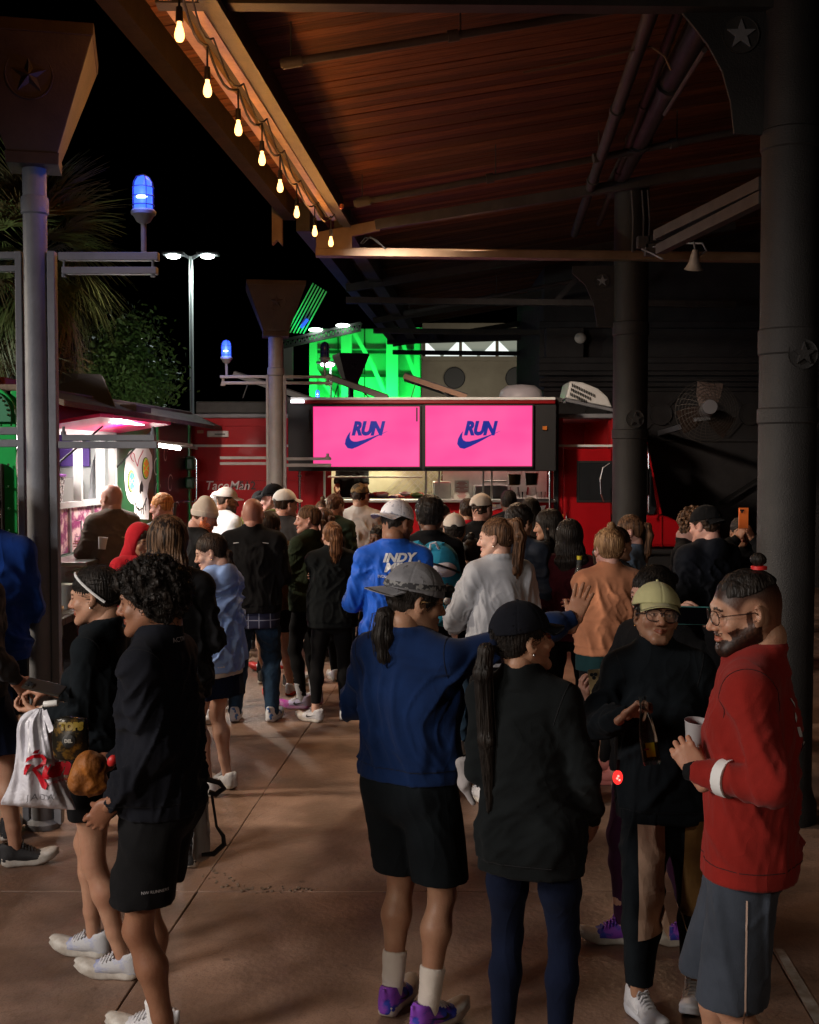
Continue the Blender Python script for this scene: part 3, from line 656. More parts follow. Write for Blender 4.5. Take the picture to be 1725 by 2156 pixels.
for k in range(4):
    w = MB(); w.bar(P(600+k*5,730,41), P(600+k*5,800,41), 0.05, 0.08); w.build('upright', M_gbeam, fins)
light('AREA', 'green_flood', P(725,860,YG-2.2), 170, (0.01,1.0,0.10), 3.0, P(725,730,YG), size_y=0.5)
light('AREA', 'green_flood', P(835,860,YG-2.2), 170, (0.01,1.0,0.10), 3.0, P(835,730,YG), size_y=0.5)
light('SPOT', 'green_fin_light', P(625,735,40.0), 160, (0.0,1.0,0.12), 0.2, P(645,650,41), 60)
YB = 40
cb = T('cream_building', P(1010,800,YB), 0, 'cream building with lit zigzag clerestory windows and round vents', 'building')
M_cream = mat('cream_stucco', (0.30,0.27,0.22), 0.9, col2=(0.24,0.21,0.17), scale=1.2, bump=0.3, bscale=40)
A = P(888,1000,YB); B = P(1200,753,YB); w = MB(); w.bb((A.x,YB,0),(B.x,YB+4,B.z)); w.build('wall', M_cream, cb)
A = P(888,753,YB); B = P(1200,690,YB); w = MB(); w.bb((A.x,YB+1.2,A.z),(B.x,YB+4,B.z)); w.build('upper_wall', M_cream, cb)
w = MB(); A = P(890,700,YB-.5); B = P(1200,680,YB-.5); w.bb((A.x,YB-.5,A.z),(B.x,YB+2,B.z)); w.build('eave', M_cream, cb)
M_dimglow = mat('dim_glow_panel', (0.5,0.5,0.46), 0.5, emit=(0.8,0.95,0.8), estr=0.16)  # weak emission stands in for light coming through the panels
M_lit = emis('lit_window', (0.92,1.0,0.95), 1.15)
for k in range(4):
    u0 = 893+k*77; u1 = u0+75
    A = P(u0,750,YB+.6); B = P(u1,714,YB+.6); w = MB(); w.bb((A.x,YB+.6,A.z),(B.x,YB+.65,B.z)); w.build('lit_pane', M_lit, cb)
    for (a_,b_,c_) in (((u0,714),(u0+75,714),(u0+38,752)),):
        w = MB(); tri = [(P(*q_,YB+.4).x, P(*q_,YB+.4).z) for q_ in ((u0+2,713),(u0+73,713),(u0+66,720),(u0+40,749),(u0+35,749),(u0+9,720))]
        pts = [(P(*q_,YB+.4).x, P(*q_,YB+.4).z) for q_ in (a_,b_,c_)]; 
        w.prism(pts, YB+.3, YB+.45); w.build('zigzag_panel', M_dimglow, cb)
    w = MB(); w.bar(P(u0,752,YB+.2), P(u0,713,YB+.2), 0.1, 0.1); w.build('mullion', M_cream, cb)
w = MB(); w.bar(P(890,755,YB-.1), P(1200,755,YB-.1), 0.2, 0.15); w.build('sill', M_cream, cb)
for u in (957, 1087):
    c = P(u,796,YB); w = MB(); w.lathe((c.x,YB-.06,c.z), [(0.001,0.03),(0.33,0.03),(0.36,0.0),(0.36,0.1),(0.001,0.1)], 28, 'Y'); w.build('round_vent', mat('vent_dark', (0.05,0.05,0.055), 0.6), cb)
light('AREA', 'facade_fill', P(1010,838,YB-3), 38, (1,0.9,0.7), 4.0, P(1010,790,YB), size_y=0.5)  # added area light without fixture, brightens the cream wall

# ================================================================ trees, left
def leaf_cloud(name, c, rad, n, size, m, parent, seed):
    rg = np.random.default_rng(seed)
    cl = rg.normal(size=(max(14, n//90), 3)); cl /= np.linalg.norm(cl, axis=1)[:,None]; cl *= rg.uniform(0.35, 1.0, (len(cl),1)); cl *= np.array(rad)
    w = rg.integers(0, len(cl), n); pos = cl[w]+rg.normal(size=(n,3))*np.array(rad)*0.17
    ax = rg.normal(size=(n,3)); ax /= np.linalg.norm(ax, axis=1)[:,None]; bx = np.cross(ax, rg.normal(size=(n,3))); bx /= np.linalg.norm(bx, axis=1)[:,None]
    s = size*rg.uniform(0.6,1.3,(n,1)); c = np.array(c)
    V = np.stack([c+pos-ax*s, c+pos+bx*s*0.42, c+pos+ax*s, c+pos-bx*s*0.42], 1).reshape(-1,3)
    return obj(name, mesh_np(name, V, np.arange(4*n).reshape(-1,4)), m, parent)
M_leaf = mat('dark_leaf', (0.035,0.075,0.02), 0.55, col2=(0.09,0.13,0.04), scale=1.3, spec=0.3)
M_bark = mat('bark', (0.09,0.065,0.045), 0.9, col2=(0.05,0.035,0.025), scale=12, bump=0.8, bscale=30)
bt = P(262,800,19.5); tr = T('bushy_tree', (bt.x, 19.5, 0), 0, 'dense dark leafy tree behind the green food truck', 'tree')
w = MB(); w.tube([(bt.x,19.5,0),(bt.x+.1,19.5,1.2),(bt.x-.05,19.6,2.4)], [0.2,0.15,0.1]); 
for a in range(6): w.tube([(bt.x,19.5,1.4+a*.15),(bt.x+math.cos(a*1.1)*.6,19.5+math.sin(a*1.1)*.5,2.4+a*.2)], [0.07,0.03], 6)
w.build('trunk', M_bark, tr)
leaf_cloud('crown', P(262,775,19.5)+Vector((0,0,-0.1)), (0.85,0.8,0.95), 9000, 0.05, M_leaf, tr, 1)
leaf_cloud('crown', P(205,790,19.0)+Vector((0,0,-0.2)), (0.9,0.8,0.7), 5000, 0.05, M_leaf, tr, 2)
# fan palm
M_frond = mat('palm_frond', (0.06,0.10,0.025), 0.5, col2=(0.12,0.13,0.05), scale=2, spec=0.4)
M_deadfrond = mat('dry_frond', (0.17,0.12,0.06), 0.7, col2=(0.09,0.08,0.03), scale=3)
def frond_mesh(seed, n=34, L=0.75, droop=0.5):
    rg = random.Random(seed); V = []; Fc = []
    for i in range(n):
        a = (i/(n-1)-0.5)*2.7; l = L*(1-0.25*abs(a)/1.35)*rg.uniform(0.85,1.1); d = Vector((math.cos(a), math.sin(a), 0)); s = Vector((-math.sin(a), math.cos(a), 0))
        b = len(V); segs = 5; dr = droop*rg.uniform(0.7,1.4)
        for k in range(segs+1):
            t = k/segs; p = Vector((0.55,0,0))+d*l*t+Vector((0,0,-dr*t*t*l)); wv = 0.017*(1-t)+0.002
            p.z += rg.uniform(-.008,.008)
            V += [p-s*wv, p+s*wv]
        for k in range(segs): q = b+2*k; Fc.append((q,q+1,q+3,q+2))
    b = len(V)
    V += [Vector((0,-0.012,0)),Vector((0,0.012,0)),Vector((0.56,0.012,0)),Vector((0.56,-0.012,0))]; Fc.append((b,b+1,b+2,b+3))
    return mesh_np('frond', [tuple(v) for v in V], Fc)
FM = [frond_mesh(s, droop=dr) for s, dr in ((1,0.35),(2,0.6),(3,0.9))]
def palm(u, v, Y, label, n=70, sc_=1.0, seed=1):
    c = P(u, v, Y); t = T('palm_tree', (c.x, Y, 0), 0, label, 'tree', 'fan palms'); rg = random.Random(seed)
    w = MB(); w.lathe((c.x,Y,0), [(0.24,0),(0.19,0.5),(0.17,c.z-0.6),(0.22,c.z-0.2),(0.12,c.z)], 16); w.build('trunk', M_bark, t, smooth=True)
    for i in range(n):
        el = math.radians(75-155*(i/n)**0.9)+rg.uniform(-.15,.15); az = i*2.399+rg.uniform(-.2,.2)
        me = FM[0 if el > 0.3 else (1 if el > -0.5 else 2)]
        o = obj('frond', me, M_deadfrond if (el < -0.75 or rg.random() < .12) else M_frond, t, link_obj=True)
        R = Matrix.Rotation(az, 4, 'Z') @ Matrix.Rotation(-el, 4, 'Y') @ Matrix.Rotation(rg.uniform(-.4,.4), 4, 'X')
        s_ = sc_*rg.uniform(0.85,1.15); o.matrix_basis = Matrix.Translation(c+Vector((0,0,0.25*math.sin(el)))) @ R @ Matrix.Scale(s_, 4)
    return t
palm(70, 560, 12.5, 'big fan palm behind the tall grey post', 95, 0.82, 3)
light('SPOT', 'palm_fill', (-6.9, 11.0, 2.9), 260, (0.95,1.0,0.8), 0.1, P(110,600,12.5), 80, 0.7)  # added spot without fixture to bring out the palm


light('SPOT', 'tree_fill', (-3.5, 16.0, 2.9), 110, (0.9,1.0,0.75), 0.1, P(262,770,19.5), 60, 0.7)  # added spot without fixture to brighten the leafy tree
# ================================================================ green food truck (left)
XS = -3.9
gt = T('food_truck', R_(XS-1.1, 12.6, 0), 0, 'dark green food truck with a painted sugar skull and a bright serving window', 'food truck')
M_gpaint = mat('green_truck_paint', (0.01,0.30,0.075), 0.3, coat=0.5, col2=(0.012,0.25,0.065), scale=3)
M_gdark = mat('green_truck_dark', (0.008,0.05,0.02), 0.3, coat=0.4)
M_maroon = mat('maroon_wrap', (0.045,0.008,0.018), 0.35, col2=(0.02,0.02,0.02), scale=5)
M_pinkpaint = mat('pink_truck_paint', (0.80,0.006,0.13), 0.35, coat=0.1)
M_roofedge = mat('weathered_awning', (0.07,0.055,0.045), 0.7, col2=(0.13,0.10,0.085), scale=8, stretch=(4,0.6,1), bump=0.3)
def Su(u): return XS/((u-862.5)/FPX-AX)
def S(u, v, off=0.0):
    Y = Su(u); p = P(u, v, Y); return Vector((p.x+off, Y, p.z))
def side_quad(pts, th, name, m, parent, off=0.0, **k):
    "outline on the truck's side given in pixels, th thick"
    w = MB(); a = [S(u,v,off) for u, v in pts]; b = [p+Vector((th,0,0)) for p in a]; n = len(pts)
    w.add(a+b, [tuple(range(n)), tuple(range(2*n-1,n-1,-1))]+[(i,i+n,(i+1)%n+n,(i+1)%n) for i in range(n)])
    return w.build(name, m, parent, **k)
def sbox(name, y0, y1, z0, z1, x0, x1, m, **k):
    w = MB(); a = [R_(XS+x0,y0,z0),R_(XS+x1,y0,z0),R_(XS+x1,y1,z0),R_(XS+x0,y1,z0)]; b = [Vector((p.x,p.y,z1)) for p in a]
    w.add(a+b, [(3,2,1,0),(4,5,6,7),(0,1,5,4),(1,2,6,5),(2,3,7,6),(3,0,4,7)]); return w.build(name, m, gt, **k)
Yw0, Yw1 = 10.3, 12.45                       # opening of the serving window
zs, zh = 1.64, 2.22                          # sill and head
sbox('side_panel', 9.9, Yw0, 0.45, 2.62, -0.06, 0, M_gpaint, bevel=0.01)
sbox('side_panel', Yw1, 13.9, 0.45, 2.62, -0.06, 0, M_gdark, bevel=0.01)
sbox('side_panel', 13.905, 15.6, 0.45, 2.62, -0.06, 0, M_maroon, bevel=0.01)
sbox('lower_panel', Yw0, Yw1, 0.45, 1.18, -0.06, 0, M_gdark)
sbox('header_panel', Yw0, Yw1, zh+0.1, 2.62, -0.06, 0, M_pinkpaint)
sbox('floor_pan', 9.95, 15.6, 0.40, 0.5, -2.2, -0.05, M_black)
M_intw = mat('interior_white', (0.50,0.50,0.49), 0.4, col2=(0.42,0.42,0.42), scale=3)
sbox('interior_back', Yw0-0.3, Yw1+1.0, 0.5, 2.55, -1.5, -1.45, M_intw)
sbox('interior_wall', Yw1+0.5, Yw1+0.55, 0.5, 2.55, -1.5, -0.06, M_intw)
sbox('interior_ceiling', Yw0-0.3, Yw1+1.0, 2.45, 2.5, -1.5, -0.06, M_intw)
sbox('purple_board', Yw1+0.46, Yw1+0.50, 1.98, 2.40, -1.35, -0.42, mat('purple_board', (0.10,0.04,0.28), 0.6))
sbox('shelf_unit', Yw1+0.25, Yw1+0.49, 1.4, 1.86, -1.3, -0.5, mat('grey_shelf', (0.2,0.18,0.17), 0.5), bevel=0.01)
sbox('roof', 9.95, 15.65, 2.62, 2.68, -2.2, 0.02, M_roofedge, bevel=0.02)
sbox('far_side', 9.95, 15.6, 0.45, 2.62, -2.2, -2.14, M_gdark)
sbox('end_wall', 15.55, 15.6, 0.45, 2.62, -2.14, -0.06, M_gdark)
# back end that faces the camera, with rounded shoulders and rivets
w = MB(); pr = []
xr = R_(XS,9.9,0).x; xl_ = xr-2.2
for a in range(9): t_ = math.pi/2*a/8; pr.append((xr-0.22+0.22*math.sin(math.pi/2-t_) if False else xr-0.24+0.24*math.cos(t_), 2.42+0.24*math.sin(t_)))
prof = [(xl_,0.45),(xr,0.45)]+pr+[(xl_+0.24,2.66),(xl_,2.42)]
w.prism(prof, 9.86, 9.93); w.build('back_panel', M_gpaint, gt, bevel=0.008)
w = MB(); 
arc = [(xr-0.24+0.21*math.cos(t), 2.42+0.21*math.sin(t)) for t in [math.pi*i/12/2 for i in range(13)]]
w.prism([(xr-0.62,2.36),(xr-0.03,2.36)]+arc+[(xr-0.62,2.63)], 9.83, 9.86); w.build('marker_housing', mat('teal_green', (0.03,0.16,0.10), 0.4), gt, bevel=0.006)
for dx in (0.28,):
    w = MB(); w.lathe((xr-dx, 9.825, 2.48), [(0.001,-0.015),(0.045,-0.012),(0.05,0.01),(0.001,0.01)], 16, 'Y'); w.build('marker_lamp', mat('red_lens', (0.25,0.01,0.02), 0.3), gt, smooth=True)
w = MB()
for k in range(9): w.sphere((xr-0.06,9.83,0.75+k*0.18),0.012,6,4)
for k in range(8): t = math.pi/2*k/7; w.sphere((xr-0.24+0.185*math.cos(t),9.825,2.42+0.185*math.sin(t)),0.011,6,4)
for k in range(8): w.sphere((xr-0.03-0.08*k,9.825,2.335),0.010,6,4)
w.build('rivets', M_gdark, gt, kind='stuff')
w = MB(); w.bb((xr-0.42,9.80,1.42),(xr-0.10,9.86,2.02)); w.build('grille_frame', M_black, gt, bevel=0.01)
for k in range(8): w = MB(); w.bb((xr-0.39+k*0.034,9.785,1.47),(xr-0.375+k*0.034,9.81,1.97)); w.build('grille_bar', M_steelbrown, gt)
w = MB(); w.bb((xr-0.36,9.845,1.08),(xr-0.2,9.86,1.2)); w.build('arrow_sign', M_white, gt, bevel=0.004)
w = MB(); w.prism([(xr-0.34,1.13),(xr-0.27,1.13),(xr-0.27,1.10),(xr-0.22,1.14),(xr-0.27,1.18),(xr-0.27,1.15),(xr-0.34,1.15)], 9.838, 9.844); w.build('arrow', M_gpaint, gt)
# white scroll decoration on the green corner
def scroll(name, cy, cz, r, a0, a1, m, wd=0.02, shrink=0.0, x=0.004):
    w = MB(); n = 22; vs = []
    for i in range(n+1):
        a = a0+(a1-a0)*i/n; rr = r*(1-shrink*i/n); ww = wd*(0.35+0.65*math.sin(math.pi*min(1,i/n*0.9+0.1)))
        for q in (rr-ww/2, rr+ww/2): vs.append(R_(XS, cy+q*math.cos(a), cz+q*math.sin(a))+Vector((x,0,0)))
    w.add(vs, [(2*i,2*i+1,2*i+3,2*i+2) for i in range(n)]); return w.build(name, m, gt)
M_scrollw = mat('scroll_white', (0.7,0.7,0.66), 0.5)
for cy, cz, r, a0, a1 in ((10.05,2.0,0.22,1.2,5.2),(10.1,1.45,0.2,1.0,5.6),(10.1,2.32,0.09,0,5)): scroll('scroll', cy, cz, r, a0, a1, M_scrollw, 0.035, 0.25)
# awning edge above and the flap with its pink underside
w = MB(); a = [S(100,833,0.0), S(378,899,0.0)]; 
vs = [R_(XS,10.0,2.62),R_(XS+0.35,10.0,2.50),R_(XS+0.35,15.9,2.44),R_(XS,15.9,2.60)]; w.add(vs+[v_+Vector((0,0,0.05)) for v_ in vs], [(0,3,2,1),(4,5,6,7),(0,1,5,4),(1,2,6,5),(2,3,7,6),(3,0,4,7)]); w.build('rain_awning', M_roofedge, gt)
w = MB(); vs = [R_(XS+0.01,10.3,2.33),R_(XS+0.55,10.3,2.42),R_(XS+0.55,12.6,2.42),R_(XS+0.01,12.6,2.33)]; w.add(vs+[v_+Vector((0,0,0.03)) for v_ in vs], [(0,3,2,1),(4,5,6,7),(0,1,5,4),(1,2,6,5),(2,3,7,6),(3,0,4,7)]); w.build('window_flap', M_pinkpaint, gt)
# window frame, mullions, counter, floral lower glass
for (y0,y1,z0,z1) in ((Yw0,Yw1,zs-0.035,zs+0.02),(Yw0,Yw1,zh+0.06,zh+0.12),(Yw1-0.05,Yw1,1.18,zh+0.1),(Yw0,Yw0+0.05,1.18,zh+0.1),(11.35,11.40,zs,zh+0.08),(12.0,12.05,zs,zh+0.08)):
    sbox('window_frame', y0, y1, z0, z1, -0.05, 0.025, M_intw)
M_floral = mat('floral_print', (0.75,0.5,0.5), 0.3, col2=(0.25,0.03,0.13), scale=9, detail=3, mixlo=0.44, mixhi=0.56)
sbox('lower_glass', Yw0+.05, Yw1-.05, 1.19, zs-0.035, -0.03, 0.0, M_floral)
for y0 in (11.05, 11.7): sbox('lower_mullion', y0, y0+0.04, 1.19, zs-0.03, -0.01, 0.02, M_inox)
w = MB(); w.tube([R_(XS+0.02,11.2,1.48),R_(XS+0.07,11.2,1.48),R_(XS+0.07,11.2,1.33),R_(XS+0.02,11.2,1.33)], 0.008, 6); w.build('door_handle', M_chrome, gt)
sbox('counter', Yw0, 12.2, 1.13, 1.165, 0.0, 0.42, M_inox, bevel=0.005)
for y0 in (10.9, 11.9):
    w = MB(); w.bar(R_(XS+0.02,y0,1.0), R_(XS+0.36,y0,1.13), 0.02, 0.02); w.build('counter_brace', M_inox, gt)
w = MB(); w.cyl(R_(XS+0.02,12.45,1.97), R_(XS+0.35,12.6,2.36), 0.009, n=8); w.build('gas_strut', M_black, gt)
w = MB(); w.cyl(R_(XS+0.02,10.6,1.97), R_(XS+0.35,11.0,2.36), 0.009, n=8); w.build('gas_strut', M_black, gt)
light('AREA', 'truck_window_light', R_(XS-0.6, 11.4, 2.40), 90, (1.0,0.95,0.88), 1.6, R_(XS-0.3, 11.5, 0), size_y=0.5)
w = MB(); w.bb(R_(XS-0.7,10.9,2.42), R_(XS-0.5,12.2,2.445)); w.build('ceiling_lamp', emis('truck_lamp_glow', (1,0.96,0.9), 12), gt)
light('SPOT', 'truck_counter_light', R_(XS+0.45, 11.5, 2.38), 130, (1.0,0.95,0.88), 0.10, R_(XS+0.9, 11.9, 1.0), 150, 0.5)
light('POINT', 'flap_fill_light', R_(XS+0.40, 11.5, 2.24), 22, (1.0,0.93,0.88), 0.08)  # extra light added to brighten the pink underside of the flap
w = MB(); w.bb(R_(XS+0.38,11.0,2.395), R_(XS+0.44,12.0,2.41)); w.build('flap_lamp', emis('truck_lamp_glow', (1,0.96,0.9), 12), gt)
# tube lamp at the end of the awning
tl = T('tube_lamp', P(354,940,12.9), 0, 'bright white tube lamp under the end of the truck awning', 'lamp')
a = P(332,937,12.9); b = P(378,944,13.2); w = MB(); w.cyl(a,b,0.02,n=10); w.build('tube', emis('tube_glow', (1.0,0.97,0.9), 40), tl)
w = MB(); w.bar(a+Vector((0,0,0.035)), b+Vector((0.12,0.05,0.035)), 0.06, 0.03); w.bar(b+Vector((0.0,0,0.04)), P(414,944,13.6), 0.03, 0.03); w.bar(P(300,928,12.8), a+Vector((0,0,0.04)), 0.03,0.03); w.build('housing', M_roofedge, tl)
light('SPOT', 'tube_lamp_light', a.lerp(b,.5)-Vector((0,0,0.06)), 240, (1.0,0.93,0.82), 0.12, a.lerp(b,.5)-Vector((-0.5,0.8,2)), 160, 0.6)
# sugar skull artwork in layers 3 mm apart
def art(pts, m, layer, name='skull_art'): return side_quad(pts, 0.003, name, m, gt, off=0.004+0.004*layer)
def ell(cu, cv, ru, rv, n=26, a0=0): return [(cu+ru*math.cos(a0+2*math.pi*i/n), cv+rv*math.sin(a0+2*math.pi*i/n)) for i in range(n)]
M_skull = mat('skull_white', (0.78,0.70,0.70), 0.45); M_ink = mat('art_black', (0.01,0.01,0.01), 0.5)
M_lime = mat('art_lime', (0.45,0.75,0.10), 0.5); M_teal = mat('art_teal', (0.03,0.32,0.28), 0.5); M_orange = mat('art_orange', (0.8,0.16,0.02), 0.5); M_redart = mat('art_red', (0.5,0.02,0.05), 0.5)
art([(262,985),(264,965),(272,950),(284,944),(300,941),(312,944),(319,960),(320,985),(317,1005),(312,1018),(309,1040),(313,1068),(312,1094),(283,1092),(282,1062),(275,1060),(268,1050),(263,1030),(261,1005)], M_skull, 0, 'skull_face')
for (cu,cv,m1,m2) in ((274.5,1013,M_teal,M_lime),(305,986,M_lime,M_orange)):
    art(ell(cu,cv,7.6,23.5), M_ink, 1, 'eye_outline'); art(ell(cu,cv,6.4,21.5), m2 if m2 is M_lime else M_lime, 2, 'eye_ring'); 
    for k in range(8):
        a = 2*math.pi*k/8; art([(cu+1.0*math.cos(a),cv+3*math.sin(a)),(cu+5.6*math.cos(a-.28),cv+19*math.sin(a-.28)),(cu+5.6*math.cos(a+.28),cv+19*math.sin(a+.28))], m1 if m2 is M_lime else M_orange, 3, 'citrus_wedge')
art([(293,1022),(297,1012),(300,1024),(299,1036),(296,1034),(294,1040),(292,1036)], M_ink, 1, 'nose_mark')
def stroke(pts, wd, m, layer=1, name='art_line'):
    for i in range(len(pts)-1):
        (a,b),(c,d) = pts[i], pts[i+1]; L = math.hypot(c-a,d-b) or 1; nx, ny = -(d-b)/L*wd/2, (c-a)/L*wd/2
        art([(a+nx,b+ny),(c+nx,d+ny),(c-nx,d-ny),(a-nx,b-ny)], m, layer+0.0*i, name)
stroke([(283,1058),(286,1068),(292,1074),(299,1070),(304,1058),(307,1048)], 1.8, M_ink)
for k in range(5): stroke([(286+4.6*k,1066-(k>3)*6),(286.5+4.6*k,1083-(k>3)*8)], 1.0, M_ink)
stroke([(280,972),(276,968),(273,960),(276,952),(281,956),(283,968),(288,982),(291,966),(297,955),(300,948)], 1.1, M_redart)
for k in range(4): stroke([(268-1.5*k+5,998+k*3),(263-k*0.8,992+k*5)], 0.8, M_ink)
for (cy,cz,r) in ((14.0,1.95,0.13),(14.05,1.65,0.15),(14.0,1.38,0.12),(14.4,2.1,0.1),(14.6,1.75,0.13),(14.9,1.4,0.14),(13.9,2.25,0.1)): scroll('scroll', cy, cz, r, 0.5, 6.2, M_scrollw, 0.022, 0.6)
sbox('corner_trim', 14.02, 14.08, 0.5, 2.5, 0.0, 0.02, M_gpaint); sbox('corner_trim', 15.5, 15.58, 0.5, 2.5, 0.0, 0.02, M_gpaint)
# mirrors on the far end
w = MB(); w.bar(P(407,1105,15.4),P(413,1100,15.4),0.02,0.02); pts = [P(385,962,15.3),P(410,962,15.3),P(414,970,15.3),P(414,1050,15.3),P(409,1056,15.3),P(386,1056,15.3)]; w.tube(pts,0.012,8); w.build('mirror_arm', M_chrome, gt)
for v0,v1 in ((962,990),(1004,1030)):
    w = MB(); w.bb(P(389,v1,15.26), P(411,v0,15.34)+Vector((0,.06,0))); w.build('mirror', M_gdark, gt, bevel=0.03)
# roof panels on the green truck
def solar(pts, Y0, Y1, parent, th=0.04):
    "a tilted framed panel: four pixel corners, near edge at Y0 and far edge at Y1"
    ps = [P(pts[0][0],pts[0][1],Y0),P(pts[1][0],pts[1][1],Y0),P(pts[2][0],pts[2][1],Y1),P(pts[3][0],pts[3][1],Y1)]
    w = MB(); w.add(ps+[p+Vector((0,0.01,th)) for p in ps], [(0,3,2,1),(4,5,6,7),(0,1,5,4),(1,2,6,5),(2,3,7,6),(3,0,4,7)]); w.build('solar_panel', mat('solar_back', (0.06,0.06,0.065), 0.4), parent)
    for i in range(4): w = MB(); w.bar(ps[i]-Vector((0,0.01,0.0)), ps[(i+1)%4]-Vector((0,.01,0)), 0.04, 0.05); w.build('panel_frame', M_steelgrey, parent)
    w = MB(); w.bar(ps[0].lerp(ps[3],.5), ps[1].lerp(ps[2],.5), 0.03, 0.03); w.build('panel_rib', M_blackmetal, parent)
sp = T('solar_panel_array', R_(XS-0.8,11.5,2.7), 0, 'tilted solar panel raised on the roof of the green food truck', 'solar panel')
solar([(40,838),(240,862),(212,796),(20,790)], 11.6, 12.4, sp)
w = MB(); w.bar(P(236,858,11.9), P(216,800,12.3), 0.03, 0.03); w.build('prop', M_steelgrey, sp)
w = MB(); 
for (u0,u1,v0,v1) in ((120,150,827,843),(150,200,833,852),(252,292,852,872)):
    w = MB(); w.bb(P(u0,v1,12.2), P(u1,v0,12.3)+Vector((0,0.6,0))); w.build('roof_vent', M_hopper, gt, bevel=0.01)
w = MB(); w.bb(P(-20,838,11.0), P(40,800,11.4)); w.build('roof_box', mat('roof_box_red', (0.35,0.07,0.05), 0.5), gt, bevel=0.01)
# things in the window
ap = T('apron', S(217,960), 0, 'grey apron with white lettering hanging in the bright serving window', 'apron')
M_apron = cloth('apron_grey', (0.16,0.17,0.19))
zt_ = P(217,968,12.2).z
w = MB(); rows_ = [(0.05,0.0),(0.09,-0.06),(0.13,-0.14),(0.12,-0.24),(0.14,-0.36),(0.15,-0.40)]
Ya = 12.18; vs = []
for i,(h_,z_) in enumerate(rows_):
    for j in range(7): t = j/6*2-1; vs.append(R_(XS-0.10+0.012*math.sin(j*1.7+i), Ya+t*h_*1.7, zt_+z_*1.15))
vs2 = [v_+Vector((-0.006,0,0)) for v_ in vs]; fcs = [(i*7+j,i*7+j+1,(i+1)*7+j+1,(i+1)*7+j) for i in range(5) for j in range(6)]
w.add(vs+vs2, fcs+[tuple(x+42 for x in reversed(f)) for f in fcs]); w.build('apron_cloth', M_apron, ap, smooth=True)
w = MB(); w.tube([R_(XS-0.1,Ya-0.06,zt_),R_(XS-0.1,Ya,zt_+0.1),R_(XS-0.1,Ya+0.06,zt_)], 0.008, 6); w.build('neck_strap', M_black, ap)
for k,(txt,sz) in enumerate((('Keep Ice Cold',.045),('Wild Horses',.045),('Build',.04),('Love',.04))):
    p_ = R_(XS-0.075, Ya, zt_-0.09-0.062*k); me = text_mesh(txt, sz); me.transform(Matrix.Translation(p_) @ Matrix(((0,0,1,0),(1,0,0,0),(0,1,0,0),(0,0,0,1)))); obj('apron_lettering', me, M_white, ap)
bk = T('basket', S(140,1060), 0, 'black and white patterned bin with purple rim on the window sill', 'basket')
w = MB(); c = R_(XS-0.22,11.1,zs+0.02); w.lathe(c, [(0.14,0),(0.17,0.24),(0.165,0.24),(0.13,0.02)], 24, sx=1, sy=1.5); w.build('bin', mat('dotted_bin', (0.02,0.02,0.02), 0.5, col2=(0.7,0.68,0.66), scale=34, detail=1, mixlo=0.5, mixhi=0.54), bk, smooth=True)
w = MB(); w.lathe(c+Vector((0,0,0.235)), [(0.165,0),(0.178,0),(0.178,0.02),(0.165,0.02)], 24, sy=1.5); w.build('rim', mat('purple_rim', (0.2,0.03,0.3), 0.4), bk)
tw = MB(); tw.lathe(R_(XS+0.28,11.9,1.168), [(0.16,0),(0.15,0.012),(0.05,0.02),(0.01,0.022)], 12, sy=1.6); tag(tw.build('tea_towel', cloth('teal_towel', (0.12,0.55,0.52))), 'crumpled teal cloth lying on the green truck counter', 'towel')
bt_ = MB(); bt_.lathe(R_(XS+0.12,11.35,1.168), [(0.028,0),(0.03,0.12),(0.012,0.15),(0.012,0.17)], 14); tag(bt_.build('sauce_bottle', mat('dark_bottle', (0.05,0.04,0.04), 0.3)), 'small dark bottle standing on the green truck counter', 'bottle')

# ================================================================ red food truck
YR = 16.0
rt = T('food_truck', (P(850,1000,YR).x, YR+1.1, 0), 0, 'red food truck with two pink screens over its long serving window', 'food truck')
M_red = mat('red_truck_paint', (0.42,0.004,0.009), 0.45, coat=0.03, spec=0.22, col2=(0.34,0.004,0.008), scale=2, bump=0.03, bscale=8)
M_redd = mat('red_truck_trim', (0.22,0.004,0.006), 0.35)
def rbox(name, u0, v0, u1, v1, Y0=YR, d=0.06, m=None, parent=None, **k):
    A = P(u0, v1, Y0); B = P(u1, v0, Y0); w = MB(); w.bb((A.x,Y0,A.z),(B.x,Y0+d,B.z)); return w.build(name, m or M_red, parent if parent is not None else rt, **k)
zg = 0.42; vg = 968+(CAMZ-zg)/YR*FPX
for (u0,u1) in ((392,476),(477,565),(566,640),(641,681)): rbox('side_panel', u0, 880, u1, vg, bevel=0.006)
rbox('header_panel', 682, 880, 1168, 990); rbox('lower_panel', 682, 1056, 1168, vg, bevel=0.006)
rbox('side_panel', 1169, 880, 1186, vg, bevel=0.006); rbox('cab_side', 1287, 880, 1362, 1083)
rbox('roof_rim', 390, 871, 1292, 880, YR-0.03, 0.1, M_steelgrey, bevel=0.01)
rbox('white_trim', 392, 936, 652, 941, YR-0.012, 0.01, M_white); rbox('white_trim', 1170, 936, 1290, 941, YR-0.012, 0.01, M_white)
rbox('vent_cover', 436, 907, 481, 920, YR-0.04, 0.04, M_white, bevel=0.01); rbox('vent_slot', 452, 913, 474, 915, YR-0.045, 0.004, M_black); rbox('marker_lamp', 415, 906, 428, 912, YR-0.03, 0.03, mat('amber_dim', (0.4,0.15,0.08), 0.4), bevel=0.005)
w = MB()
for k in range(60):
    for v in (897, 1012) : w.sphere(P(396+k*4.1, v, YR-0.002), 0.008, 5, 3)
w.build('rivets', M_redd, rt, kind='stuff')
A = P(392,1000,YR); B = P(1290,1000,YR)
w = MB(); w.bb((A.x,YR+0.06,2.6),(B.x,YR+2.3,2.64)); w.build('roof', M_steelgrey, rt)
